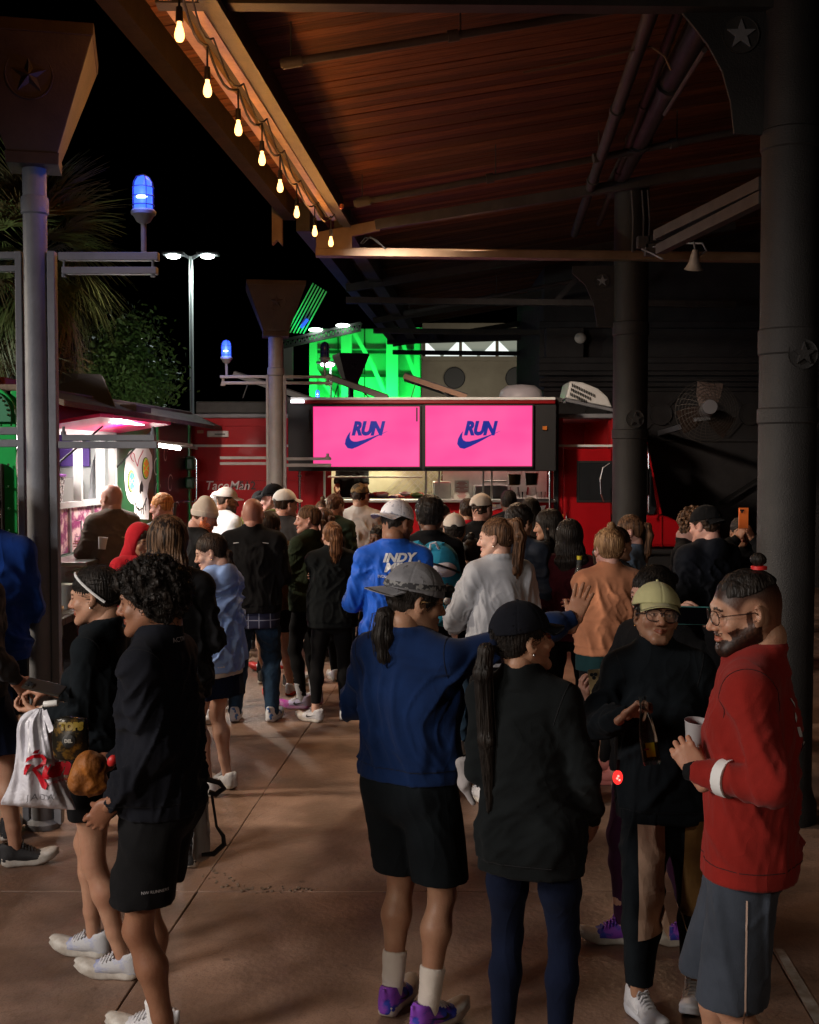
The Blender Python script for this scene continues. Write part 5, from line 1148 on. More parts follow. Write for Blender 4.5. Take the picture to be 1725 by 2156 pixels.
def hand_mesh(h, curl, spread=0.12, thumb=0.5):
    "hand in its own frame: fingers along +Z, palm faces +Y, thumb on +X side (a right hand seen from its palm is mirrored by the caller)"
    F = Fld(); F.ec((0,0,-0.05),(0,0,0.0),(0.026,0.019),(0.030,0.017),(1,0,0),0.01).ec((0,0,0.0),(0,0.002,0.075),(0.033,0.017),(0.041,0.013),(1,0,0),0.012)
    F.el((0.026,0.008,0.025),(0.017,0.014,0.032),0.012)
    for i,(x,L,dz) in enumerate(((0.031,0.066,0.0),(0.0105,0.074,0.006),(-0.0105,0.069,0.004),(-0.030,0.053,-0.006))):
        c = curl[i] if isinstance(curl, (list,tuple)) else curl; a = 0.0; p = np.array((x,0.0,0.078+dz), np.float32); sx = spread*(x/0.03); r = 0.0088
        for j, fr in enumerate((0.44,0.31,0.25)):
            a += c*(0.75,1.0,0.7)[j]; d = np.array((math.sin(sx)*math.cos(a), math.sin(a), math.cos(a)*math.cos(sx)), np.float32); q = p+d*L*fr; r2 = r*0.93
            F.rc(p, q, r, r2, 0.003 if j else 0.006); p = q; r = r2
    t = thumb; p = np.array((0.028,0.006,0.018), np.float32)
    for j,(L,r,r2) in enumerate(((0.042,0.0125,0.0105),(0.030,0.0103,0.0088))):
        ang = 0.75-0.55*t-0.35*j*t; fo = 0.25+0.75*t+0.45*j*t; d = nrm((math.sin(ang)*math.cos(fo)+0.05, math.sin(fo), math.cos(ang)*math.cos(fo))); q = p+d*L; F.rc(p, q, r, r2, 0.008 if j == 0 else 0.003); p = q
    return F.mesh(h)
HC = {}
def hand(h, curl, spread, thumb, left):
    key = (h, tuple(curl) if isinstance(curl, list) else curl, spread, thumb)
    if key not in HC: HC[key] = hand_mesh(h, curl, spread, thumb)
    V, Q = HC[key]; V = V.copy()
    if left: V[:,0] *= -1; Q = Q[:,::-1]
    return V, Q
def head_field(sex, beard=0, wide=1.0, nose=1.0, lod=0, smile=0):
    F = Fld(); m = 1 if sex == 'm' else 0
    F.el((0,-0.016,0.035),(0.075*wide,0.094,0.085),0.02).el((0,0.018,0.0),(0.066*wide,0.074,0.085),0.03)
    F.el((0,0.026,-0.048),(0.056*wide,0.056,0.062),0.025)
    for s in (-1,1):
        F.rc((s*0.056*wide,-0.005,-0.045),(s*(0.020+0.005*m),0.070,-0.096),0.020+0.003*m,0.016+0.002*m,0.03)
        F.el((s*0.042*wide,0.062,-0.028),(0.022,0.02,0.018),0.022)
    F.rc((-0.013,0.079,-0.098),(0.013,0.079,-0.098),0.016,0.016,0.02)
    F.rc((0,-0.030,-0.045),(0,-0.026,-0.108),0.052+0.006*m,0.047+0.008*m,0.03)
    F.rc((0,-0.045,0.0),(0,-0.032,-0.098),0.05+0.006*m,0.047+0.006*m,0.03)
    F.rc((-0.034,0.079,0.024),(0.034,0.079,0.024),0.010+0.003*m,0.010+0.003*m,0.018)
    for s in (-1,1): F.el((s*0.0315,0.099,0.004),(0.018,0.015,0.0125),0.014,sub=True)
    F.rc((0,0.084,0.014),(0,0.104*1.0+0.004*nose,-0.026),0.0085,0.0115*nose,0.012); F.el((0,0.104+0.005*nose,-0.031),(0.0115*nose,0.0115,0.0100),0.006)
    for s in (-1,1): F.el((s*0.0125*nose,0.096,-0.034),(0.0085,0.011,0.0085),0.006)
    for s in (-1,1): F.el((s*0.0315,0.0785,0.004),(0.0155,0.0125,0.0125),0.003)
    for s in (-1,1): F.rc((s*0.018,0.0895,0.012),(s*0.043,0.083,0.010),0.0042,0.0038,0.005)
    F.rc((-0.024,0.0840,-0.0600+0.005*smile),(0,0.0935,-0.0578),0.0030,0.0048,0.007).rc((0.024,0.0840,-0.0600+0.005*smile),(0,0.0935,-0.0578),0.0030,0.0048,0.007)
    F.rc((-0.020,0.0845,-0.0645+0.005*smile),(0,0.0922,-0.0680),0.0036,0.0058,0.007).rc((0.020,0.0845,-0.0645+0.005*smile),(0,0.0922,-0.0680),0.0036,0.0058,0.007)
    F.rc((-0.027,0.088,-0.0620+0.006*smile),(0,0.1005,-0.0628),0.0010,0.0014,0.002,sub=True).rc((0.027,0.088,-0.0620+0.006*smile),(0,0.1005,-0.0628),0.0010,0.0014,0.002,sub=True)
    for s in (-1,1):
        R = Rz(s*-0.35)@Rx(0.15)
        F.el((s*0.083*wide,-0.014,-0.006),(0.0080,0.020,0.032),0.005,R=R).el((s*0.087*wide,-0.006,-0.002),(0.007,0.010,0.018),0.004,R=R,sub=True).el((s*0.077*wide,-0.006,-0.032),(0.007,0.009,0.011),0.006,R=R)
    if beard:
        for s in (-1,1): F.rc((s*0.063*wide,0.002,-0.045),(s*0.022,0.073,-0.102),0.0125,0.014,0.02)
        F.el((0,0.079,-0.102),(0.024,0.019,0.020),0.014).rc((-0.022,0.090,-0.052),(0.022,0.090,-0.052),0.0055,0.0055,0.006)
        F.rc((-0.010,0.0925,-0.069),(0.010,0.0925,-0.069),0.0072,0.0072,0.004)
    return F
HEADS = {}
def skin_mat(name, col, rough=0.48):
    if name in MATS: return MATS[name]
    m = mat(name, col, rough, col2=(col[0]*0.80,col[1]*0.70,col[2]*0.68), scale=9, bump=0.10, bscale=160, spec=0.45)
    N = m.node_tree.nodes; L = m.node_tree.links; b = N['Principled BSDF']; src = b.inputs['Base Color'].links[0].from_socket
    at = N.new('ShaderNodeAttribute'); at.attribute_name = 'tint'; x = N.new('ShaderNodeMixRGB'); x.blend_type = 'MULTIPLY'; x.inputs[0].default_value = 1
    L.new(src, x.inputs[1]); L.new(at.outputs['Color'], x.inputs[2]); L.new(x.outputs[0], b.inputs['Base Color'])
    b.inputs['Subsurface Weight'].default_value = 0.08; b.inputs['Subsurface Radius'].default_value = (0.02,0.008,0.004)
    return m
def hair_mat(name, col, col2=None):
    if name in MATS: return MATS[name]
    m = mat(name, col, 0.50, col2=col2 or tuple(x*0.45 for x in col), scale=60, stretch=(1,1,0.09), bump=0.0, spec=0.22, detail=3, mixlo=0.4, mixhi=0.6)
    N = m.node_tree.nodes; L = m.node_tree.links; b = N['Principled BSDF']; mp = [n for n in N if n.type == 'MAPPING'][0]
    n2 = N.new('ShaderNodeTexNoise'); n2.inputs['Scale'].default_value = 120; L.new(mp.outputs[0], n2.inputs['Vector']); bp = N.new('ShaderNodeBump'); bp.inputs['Strength'].default_value = 0.8; bp.inputs['Distance'].default_value = 0.01
    L.new(n2.outputs['Fac'], bp.inputs['Height']); L.new(bp.outputs[0], b.inputs['Normal'])
    return m
def set_tint(me, tint):
    a = me.color_attributes.new('tint', 'FLOAT_COLOR', 'POINT'); t = np.ones((len(tint),4), np.float32); t[:,:3] = tint; a.data.foreach_set('color', t.ravel())

# shoes: shared meshes (sole, upper, laces, mark) in a foot frame: toe towards +Y, ground at z = 0, ankle over the origin
def shoe_meshes(h):
    ou = [(0.000,-0.075),(0.026,-0.068),(0.036,-0.045),(0.034,0.0),(0.032,0.05),(0.044,0.10),(0.047,0.14),(0.036,0.182),(0.014,0.203),(-0.012,0.200),(-0.032,0.172),(-0.040,0.13),(-0.036,0.09),(-0.027,0.04),(-0.032,-0.02),(-0.034,-0.05),(-0.022,-0.070)]
    V = []; Fq = []; n = len(ou)
    def toe(y): return 0.028*max(0,(y-0.10)/0.1)**2+0.010*max(0,(-0.045-y)/0.03)**1.5
    for sc_, z in ((0.88,0.0),(1.0,0.008),(1.07,0.020),(1.03,0.034),(1.06,0.042),(0.98,0.050),(0.84,0.052)):
        for x, y in ou: V.append((x*sc_, y*sc_+0.002, z+toe(y)))
    for l in range(6):
        for i in range(n): Fq.append((l*n+i, l*n+(i+1)%n, (l+1)*n+(i+1)%n, (l+1)*n+i))
    me = bpy.data.meshes.new('sole'); me.from_pydata(V, [], Fq+[tuple(range(n-1,-1,-1)), tuple(range(6*n,7*n))]); me.polygons.foreach_set('use_smooth', [True]*len(me.polygons))
    F = Fld(); F.ec((0,-0.035,0.05),(0.003,0.10,0.042),(0.033,0.033),(0.039,0.026),(1,0,0),0.02).el((0.004,0.13,0.042),(0.040,0.060,0.026),0.02).ec((0,-0.045,0.03),(0,-0.038,0.098),(0.033,0.036),(0.034,0.038),(1,0,0),0.02).rc((0,-0.01,0.075),(0.002,0.07,0.06),0.034,0.026,0.03)
    F.rc((0,-0.073,0.09),(0,-0.080,0.118),0.012,0.007,0.01).rc((0,0.022,0.10),(0,0.018,0.125),0.016,0.012,0.015)
    F.el((0,-0.022,0.125),(0.027,0.034,0.035),0.006,sub=True).cut((0,0,-1),-0.022)
    Vu, Qu = F.mesh(h); up = mesh_np('upper', Vu, Qu)
    m = MB()
    for k in range(5):
        t = k/4; y = 0.03+0.062*t; z = 0.114-0.034*t; m.tube([(-0.027,y+0.008,z-0.022),(-0.012,y,z),(0.012,y+0.005,z),(0.028,y+0.008,z-0.022)], 0.0055, 6)
    m.tube([(0,0.032,0.112),(-0.018,0.04,0.124),(-0.030,0.035,0.108),(0,0.034,0.11),(0.02,0.038,0.124),(0.032,0.04,0.106),(0,0.034,0.11)], 0.003, 5)
    la = bpy.data.meshes.new('laces'); la.from_pydata(m.v, [], m.f); la.polygons.foreach_set('use_smooth', [True]*len(la.polygons))
    sw = []; bv = BVHTree.FromPolygons([tuple(v) for v in Vu], [tuple(q) for q in Qu]); Vs = []; Fs = []
    for s in (-1,1):
        b = len(Vs); k = len(SWOOSH)
        for x, y in SWOOSH:
            o = Vector((s*0.1, 0.075-0.115*x, 0.040+0.085*y)); hit = bv.ray_cast(o, Vector((-s,0,0))); p = hit[0] if hit[0] is not None else Vector((s*0.035,o.y,o.z)); Vs.append((p.x+s*0.0025,p.y,p.z))
        for i in range(8): # strip between lower and upper edge
            a, c = i, k-1-i
            if c-1 > a+1: Fs.append((b+a,b+a+1,b+c-1,b+c))
        Fs.append((b+8,b+9,b+8)) if False else None
    me2 = bpy.data.meshes.new('swoosh'); me2.from_pydata(Vs, [], Fs)
    return dict(sole=me, upper=up, laces=la, mark=me2)
SH = {}
def add_shoe(root, pos, yaw, near, spec, sc_):
    key = 0.005 if near else 0.009
    if key not in SH: SH[key] = shoe_meshes(key)
    ms = SH[key]; up_m, sole_m, lace_m, mark_m = spec
    e = bpy.data.objects.new('shoe', ms['upper']); COL.objects.link(e); e.parent = root
    while len(ms['upper'].materials) < 1: ms['upper'].materials.append(None)
    e.material_slots[0].link = 'OBJECT'; e.material_slots[0].material = up_m
    e.location = pos*sc_; e.rotation_euler = (0,0,yaw); e.scale = (sc_,)*3
    obj('sole', ms['sole'], sole_m, e, True, link_obj=True)
    if near or lace_m is not up_m: obj('laces', ms['laces'], lace_m, e, True, link_obj=True)
    if mark_m is not None: obj('swoosh', ms['mark'], mark_m, e, True, link_obj=True)
    return e

PEOPLE = {}
def person(key, label, x=None, Y=None, u=None, yaw=0, H=1.72, sex='f', fat=1.0, near=False, group=None, skin=('skin_tan',(0.42,0.24,0.155)),
           head=(0,0,0), twist=0.0, lean=(0,0), side=0.0, hands=None, feet=None, curls=None, handrot=None,
           top=None, bottom=None, hair=None, cap=None, glasses=None, shoes=None, socks=None, beard=0, extras=(), elbow=None, face=None, lod=None, knee=None, hat=None, z0=0.0, smile=0, nosew=1.0, hpitch=0):
    """head=(yaw,pitch,roll) relative to the hips in degrees; hands={'L':(x,y,z),'R':(x,y,z)} in the body's own frame for a 1.75 m person"""
    s = H/1.75; fx = x if x is not None else (u-862.5)/FPX*Y
    root = T('person', (fx, Y, z0), math.radians(yaw), label, 'person', group); h = lod or (0.009 if near else 0.015); rd = np.float32
    seed = sum(ord(c) for c in key)*7 % 9973
    m = sex == 'm'; fe = not m
    shw = (0.170 if m else 0.150)*(0.5+0.5*fat); hipw = (0.150 if m else 0.165)*fat; wai = (0.142 if m else 0.124)*fat; che = (0.168 if m else 0.146)*fat
    dep = 0.5+0.5*fat
    lx, ly = lean
    def sp(z, dx=0, dy=0):
        t = max(0.0, (z-0.98))/0.5; b = np.array((side*(1-min(1,max(0,z-0.98)/0.3))*1.0+lx*t+dx, ly*t*(0.6+0.4*t)+dy, z), rd); return b
    tw = math.radians(twist); lf = (0.5+0.5*fat)
    def tws(v, c, f=1.0):
        return c+Rz(tw*f)@(np.asarray(v, rd)-c)
    pel = sp(0.95); wst = sp(1.10); cst = sp(1.27); upp = sp(1.395); nb = sp(1.492, 0, -0.012)
    hd_c = sp(1.632, 0, 0.022)+np.array((0,0,0),rd)
    SJ = {}; 
    for sd, sg in (('L',-1),('R',1)): SJ[sd] = tws(upp+np.array((sg*shw,-0.005,0.018), rd), upp)
    HJ = {sd: pel+np.array((sg*0.088,0,-0.03),rd) for sd, sg in (('L',-1),('R',1))}
    feet = feet or {}; FT = {}; FY_ = {}
    for sd, sg in (('L',-1),('R',1)):
        f = feet.get(sd, (sg*0.105,0.0,sg*-8)); FT[sd] = np.array((f[0],f[1],0.085 if len(f) < 4 else 0.085+f[3]),rd); FY_[sd] = math.radians(f[2])
    KN = {}; AN = {}
    for sd, sg in (('L',-1),('R',1)):
        hint = (knee or {}).get(sd, (sg*0.12,1,0)); KN[sd], AN[sd] = ik(HJ[sd], FT[sd], 0.43, 0.425, hint)
    hands = hands or {}; EL = {}; WR = {}
    for sd, sg in (('L',-1),('R',1)):
        tgt = hands.get(sd, (sg*(shw+0.06), 0.03, 0.865)); hint = (elbow or {}).get(sd, (sg*0.5,-1,-0.35)); EL[sd], WR[sd] = ik(SJ[sd], tgt, 0.275, 0.255, hint)
    hy, hp, hr = [math.radians(q) for q in (list(head)+[0,0,0])[:3]]
    RH = Rz(hy)@Rx(hp)@Ry(hr); piv = sp(1.53,0,-0.01)
    def H2B(Vh): return (Vh+np.array((0,0.02,0.10),rd))@RH.T+piv        # head frame -> body frame (pivot at the top of the neck)
    lat = Rz(tw)@np.array((1,0,0),rd); l0 = np.array((1,0,0),rd)
    def torso(F, inf=0.0, box=0.0, k=0.04, zhem=None, bust=True):
        w2 = wai+(max(hipw,che)-wai)*box; i2 = inf
        zb = 0.90 if inf <= 0.004 or zhem is None else min(0.90, zhem-0.03)
        F.ec(sp(zb), wst, (hipw+i2,(0.110*dep)+i2+(0.012 if inf > 0.004 else 0)),(w2+i2,0.097*dep+i2+0.01*box), l0, k)
        F.ec(wst, cst, (w2+i2,0.097*dep+i2+0.01*box),(che+i2,0.112*dep+i2), lat, k)
        F.ec(cst, upp, (che+i2,0.112*dep+i2),(che*0.93+i2,0.088+i2), lat, k)
        for sd, sg in (('L',-1),('R',1)):
            F.rc(tws(upp+np.array((sg*0.07,-0.004,0.02),rd),upp), SJ[sd], 0.062+inf*.8, 0.050+inf*.9, k)
            F.rc(nb+np.array((sg*0.022,-0.008,0.016),rd), SJ[sd]+np.array((0,0,0.008),rd)*1.0, 0.036+inf*.4, 0.034+inf*.8, k)
            if inf > 0.004: F.rc(HJ[sd]+np.array((0,0,0.05),rd), HJ[sd]-np.array((0,0,0.12),rd), 0.098*lf+inf, 0.100*lf+inf, k)
            if fe and bust: F.el(tws(cst+np.array((sg*0.068,0.085*dep+inf*.7,-0.005),rd),cst), (0.058+inf*.4,0.048+inf*.4,0.056+inf*.4), 0.04)
            if fe: F.el(sp(0.92,sg*0.07,-0.055), (0.082+inf*.7,0.07+inf*.7,0.085+inf*.6), 0.05)
            else: F.el(sp(0.91,sg*0.065,-0.045), (0.075+inf*.7,0.065+inf*.7,0.08+inf*.6), 0.05)
    # ---- body: legs, torso, neck, arms as one field
    F = Fld(); torso(F, -0.004); F.rc(nb-np.array((0,0,.05),rd), piv+np.array((0,-0.028,0.02),rd), 0.060+0.008*m, 0.052+0.007*m, 0.03)
    lf = (0.5+0.5*fat)
    for sd, sg in (('L',-1),('R',1)):
        hj, kn, an = HJ[sd], KN[sd], AN[sd]; F.rc(hj, hj+(kn-hj)*0.5, 0.088*lf, 0.070*lf, 0.03).rc(hj+(kn-hj)*0.5, kn, 0.070*lf, 0.050*lf, 0.03)
        c = kn+(an-kn)*0.3+np.array((0,-0.014,0),rd); F.rc(kn, c, 0.047*lf, 0.055*lf, 0.03).rc(c, kn+(an-kn)*0.72, 0.054*lf, 0.036*lf, 0.03).rc(kn+(an-kn)*0.72, an, 0.036*lf, 0.033*lf, 0.02)
        F.el(kn+nrm(np.array((0,1,0.1),rd))*0.026*lf,(0.026,0.024,0.034),0.02); fd = Rz(FY_[sd])@np.array((0,1,0),rd); F.rc(an-np.array((0,0,0.03),rd)-fd*0.03, an-np.array((0,0,0.045),rd)+fd*0.10, 0.028, 0.022, 0.02)
        sj, el_, wr = SJ[sd], EL[sd], WR[sd]; F.rc(sj, el_, 0.045*lf, 0.036*lf, 0.02).rc(el_, el_+(wr-el_)*0.35, 0.036*lf, 0.037*lf, 0.02).rc(el_+(wr-el_)*0.35, wr, 0.036*lf, 0.024, 0.02)
    Vb, Qb = F.mesh(h); parts = [(Vb, Qb, np.ones((len(Vb),3),rd))]
    # ---- head with face
    hk = (sex, bool(beard), near, nosew, smile)
    if hk not in HEADS: HEADS[hk] = head_field(sex, bool(beard), 1.0, nosew, smile=smile).mesh(0.0034 if near else 0.0065)
    Vh, Qh = HEADS[hk]; t = np.ones((len(Vh),3),rd); X_, Y_, Z_ = Vh[:,0], Vh[:,1], Vh[:,2]; fr = Y_ > 0.06
    fc = face or {}; hc_ = fc.get('brow', (0.12,0.10,0.10))
    mk = fr & (np.abs(X_) < 0.026) & (((Z_+0.0630-0.004*smile*(np.abs(X_)/0.02))/0.0100)**2+(X_/0.0265)**2 < 1) & (Y_ > 0.082)
    t[mk] = np.array(fc.get('lips', (0.92,0.55,0.55)))
    mk = fr & (np.abs(Z_+0.0627-0.005*smile*(np.abs(X_)/0.02)) < 0.0014) & (np.abs(X_) < 0.026); t[mk] = (0.45,0.26,0.25)
    ax_ = np.abs(X_); bz = 0.0245+0.004*np.sin(np.clip((ax_-0.014)/0.034,0,1)*math.pi)-0.004*np.clip((ax_-0.036)/0.012,0,1)
    mk = (Y_ > 0.055) & (ax_ > 0.013) & (ax_ < 0.050) & (np.abs(Z_-bz) < (0.0042 if m else 0.0032)); t[mk] = np.array(hc_)
    mk = (Y_ > 0.07) & (((ax_-0.0315)/0.0165)**2+((Z_-0.0045)/0.0065)**2 < 1); t[mk] = (0.62,0.45,0.42) if fc.get('closed') else (0.35,0.25,0.24)
    mk = (Y_ > 0.07) & (((ax_-0.0315)/0.0135)**2+((Z_-0.0035)/0.0048)**2 < 1) & (not fc.get('closed')); t[mk] = (1.6,1.9,2.2)
    mk = (Y_ > 0.07) & (((ax_-0.0315)**2+(Z_-0.004)**2) < 0.0050**2) & (not fc.get('closed')); t[mk] = (0.10,0.09,0.09)
    mk = (Y_ > 0.04) & (ax_ > 0.03) & (ax_ < 0.06) & (np.abs(Z_+0.03) < 0.022); t[mk] *= (1.0,0.9,0.9)
    mk = (Y_ > 0.095) & (np.abs(Z_+0.032) < 0.012) ; t[mk] *= (1.0,0.9,0.88)
    mk = (Y_ > 0.09) & ((((ax_-0.007)/0.004)**2+((Z_+0.0415)/0.0028)**2) < 1); t[mk] = (0.25,0.15,0.13)
    if beard:
        Zs = Z_; Z_ = Z_+0.0010*wv(Vh,3,320,6)
        bd = (Z_ < -0.035-0.012*np.clip((Y_-0.05)/0.04,0,1)) & (Z_ > -0.128) & (Y_ > -0.02) & ~((np.abs(Z_+0.064) < 0.0085) & (ax_ < 0.019) & (Y_ > 0.088)) & ~((ax_ < 0.05) & (Z_ > -0.050) & (Y_ > 0.03)) & ~((ax_ > 0.018) & (ax_ < 0.05) & (Z_ > -0.068) & (Y_ > 0.062))
        bd |= (Y_ > 0.082) & (ax_ < 0.026) & (Z_ < -0.047) & (Z_ > -0.057); bd |= (ax_ > 0.05) & (Y_ > 0.002) & (Y_ < 0.020) & (Z_ < 0.01) & (Z_ > -0.06)
        Z_ = Zs
        t[bd] = np.array(hc_)*(1.0 if beard > 0.5 else 3.0)*(1+2.2*np.clip((Z_[bd]+0.075)/0.06,0,1))[:,None]*(1+0.35*wv(Vh[bd],8,500,6))[:,None]
    if fc.get('stubble') or (hair and hair.get('kind') in ('buzz','fade')):
        f1 = (Z_-0.050)+(0.085-Y_)*1.02; f2 = Z_+0.078-0.25*np.clip(-Y_-0.03,0,1); f3 = np.sqrt(((Y_+0.004)/0.034)**2+((Z_+0.008)/0.042)**2)-1; f3 = np.where(ax_ > 0.066, f3*0.035, 1.0)
        kk = np.clip(np.minimum(np.minimum(f1,f2),f3)/0.014,0,1)[:,None]
        if hair and hair.get('kind') == 'fade': t = t*(1-kk)+kk*(np.array(hc_)*np.clip(8.0-5.5*((Z_[:,None]+0.03)/0.08),1.3,9.0))
        elif hair and hair.get('kind') == 'buzz': t = t*(1-kk)+kk*t*np.array(hair.get('tint',(0.75,0.68,0.64)))
    Vh2 = H2B(Vh); parts.append((Vh2, Qh, t))
    # ---- hands
    curls = curls or {}; handrot = handrot or {}; hh = 0.0042 if near else 0.0075; HM = {}
    for sd, sg in (('L',-1),('R',1)):
        if sd in (hands.get('hide') or ''): continue
        c = curls.get(sd, 0.35); sprd = 0.12; th = 0.4
        if isinstance(c, tuple): c, sprd, th = c
        Vn, Qn = hand(hh, c, sprd, th, sd == 'R')
        fa = nrm(WR[sd]-EL[sd]); d, pn = handrot.get(sd, (fa, (-sg*0.8,0.3,0))); d = nrm(d); pn = np.asarray(pn,rd); pn = nrm(pn-d*float(pn@d)); sx = np.cross(pn, d)
        M = np.stack([sx, pn, d], 1); Vn = (Vn*0.94)@M.T+WR[sd]; HM[sd] = (M, WR[sd]); parts.append((Vn, Qn, np.ones((len(Vn),3),rd)*(1.0,0.93,0.93)))
    off = 0; Vs = []; Qs = []; Ts = []
    for a, b, c in parts: Vs.append(a); Qs.append(b+off); Ts.append(c); off += len(a)
    body = mesh_np('body', np.concatenate(Vs)*s, np.concatenate(Qs)); set_tint(body, np.concatenate(Ts))
    obj('body', body, skin_mat(*skin), root, True)
    info = dict(root=root, s=s, H2B=H2B, RH=RH, WR=WR, EL=EL, HM=HM, SJ=SJ, sp=sp, piv=piv, near=near, yaw=math.radians(yaw), loc=Vector((fx,Y,z0)), meshes={}, KN=KN, AN=AN)
    def add(name, V, Q, m_, parent=root, amp=0, f=26, drape=(1,1,.6), **k):
        if amp:
            V1 = folds(V, vnorm(V,Q), amp, seed+len(name), f, drape); k_ = (np.clip((1.47-V[:,2])/0.12, 0.06, 1)*(np.clip((V[:,2]-top.get('hem',0.9))/0.07, 0.25, 1) if top and name == top.get('name','shirt') else 1))[:,None] if 'damp' in info and name != 'sock' else 1.0; V = V+(V1-V)*k_
        info['meshes'][name] = (V*s, Q); return obj(name, mesh_np(name, V*s, Q), m_, parent, True, **k)
    # ---- trousers, shorts, skirts
    if bottom:
        kd = bottom['kind']; bm_ = bottom['mat']; F = Fld(); inf = {'leggings':0.003,'jeans':0.012,'trousers':0.018,'shorts':0.012,'skirt':0.012}[kd]+bottom.get('inf',0)
        F.ec(sp(0.88), sp(1.03), (hipw+inf,0.108*dep+inf),(wai+0.012+inf,0.100*dep+inf), l0, 0.04)
        for sg in (-1,1): F.el(sp(0.92,sg*0.07,-0.052), (0.08+inf*.7,0.068+inf*.7,0.085), 0.05)
        F.cut((0,0,1),1.04)
        if kd in ('shorts','skirt'):
            zh_ = bottom.get('hem',0.60)
            for sd, sg in (('L',-1),('R',1)):
                hj = HJ[sd]; kn = KN[sd]; t_ = (hj[2]-zh_)/max(0.05,(hj[2]-kn[2])); e = hj+(kn-hj)*min(t_,1.0)
                if t_ > 1: e = kn+(AN[sd]-kn)*(t_-1)
                e[2] = zh_; fl = bottom.get('flare',0.105)
                F.ec(hj, e, (0.10*lf+inf,0.10*lf+inf),(fl*lf+inf*.5,fl*lf+inf*.5), l0, 0.05 if kd == 'skirt' else 0.02)
            if kd == 'skirt': F.ec(sp(0.88), sp(zh_)*np.array((1,1,1)), (hipw+inf,0.11+inf),(hipw+0.05,0.16), l0, 0.04)
            F.cut((0,0,-1),-zh_)
        else:
            zc_ = bottom.get('hem',0.09)
            for sd, sg in (('L',-1),('R',1)):
                hj, kn, an = HJ[sd], KN[sd], AN[sd]; tp = bottom.get('taper',0.0); F.rc(hj, hj+(kn-hj)*0.5, 0.090*lf+inf, 0.072*lf+inf, 0.025).rc(hj+(kn-hj)*0.5, kn, 0.072*lf+inf, 0.051*lf+inf*1.2, 0.03)
                c = kn+(an-kn)*0.3+np.array((0,-0.014,0),rd); e = {'leggings':0.036,'jeans':0.052,'trousers':0.055}[kd]; F.rc(kn, c, 0.049*lf+inf, 0.056*lf+inf*.8, 0.03).rc(c, an, 0.056*lf+inf*.8, (0.036 if kd == 'leggings' else e)*lf, 0.03)
            F.cut((0,0,-1),-zc_)
        V, Q = F.mesh(h); add(bottom.get('name', {'leggings':'leggings','jeans':'jeans','trousers':'trousers','shorts':'shorts','skirt':'skirt'}[kd]), V, Q, bm_, amp={'leggings':0.0015,'jeans':0.007,'trousers':0.007,'shorts':0.008,'skirt':0.008}[kd], f=24 if kd != 'jeans' else 30, drape=(1,1,0.45) if kd in ('shorts','skirt') else (1,1,1.2))
    # ---- undershirt hem peeking out
    if top:
        inf = top.get('inf',0.016); hem = top.get('hem',0.90); box = top.get('box',0.6)
        F = Fld(); torso(F, inf, box, 0.045, zhem=hem)
        F.cut((0,0,-1),-hem)
        if top.get('under'):
            um, uz = top['under']; U = Fld(); torso(U, inf-0.020, box, 0.045, zhem=uz); U.cut((0,0,-1),-uz).cut((0,0,1),hem+0.05); V, Q = U.mesh(h); add('shirt_hem', V, Q, um, amp=0.002)
        sl = top.get('sleeve','long'); sr = top.get('sleeve_r',0.012)
        for sd, sg in (('L',-1),('R',1)):
            sj, el_, wr = SJ[sd], EL[sd], WR[sd]; slv = sl if isinstance(sl, str) else sl.get(sd,'long')
            if slv == 'short': e = sj+(el_-sj)*0.72; F.rc(sj, e, 0.050+sr, 0.052+sr, 0.03, flat=True)
            elif slv == 'none': pass
            else:
                F.rc(sj, el_, 0.050+sr, 0.040+sr*1.1, 0.03)
                t_ = {'long':1.0,'pushed':0.62}[slv]; w_ = el_+(wr-el_)*t_; mid = el_+(wr-el_)*t_*0.6
                F.rc(el_, mid, 0.040+sr*1.1, 0.037+sr*1.1, 0.02).rc(mid, w_, 0.036+sr*1.0, 0.028+sr*0.6, 0.015, flat=True)
        col = top.get('collar','crew'); nz = nb
        if col in ('high','polo'): F.ec(nb-np.array((0,0,0.03),rd), nb+np.array((0,0.004,0.062 if col == 'high' else 0.045),rd), (0.086,0.090),(0.073+0.006*m,0.079+0.006*m), l0, 0.02, flat=True); 
        elif col == 'hood': F.ec(nb-np.array((0,0,0.03),rd), nb+np.array((0,-0.004,0.035),rd), (0.088,0.088),(0.085,0.082), l0, 0.03, flat=True).el(nb+np.array((0,-0.085,-0.03),rd), (0.098,0.052,0.088), 0.03).el(nb+np.array((0,-0.098,0.01),rd), (0.07,0.02,0.045), 0.015)
        else:
            F.ec(nb-np.array((0,0,0.05),rd), nb+np.array((0,0.004,0.006),rd), (0.098,0.098),(0.074+0.004*m,0.081+0.004*m), l0, 0.03, flat=True)
            for k in range(16):
                a = 2*math.pi*k/16; a2 = 2*math.pi*(k+1)/16
                F.rc(nb+np.array((0.071*math.cos(a),0.078*math.sin(a)+0.006,0.012-0.022*math.sin(a)),rd), nb+np.array((0.071*math.cos(a2),0.078*math.sin(a2)+0.006,0.012-0.022*math.sin(a2)),rd), 0.0120, 0.0120, 0.022)
        if col == 'hoodup':
            pass
        V, Q = F.mesh(h); info['damp'] = float(nb[2])
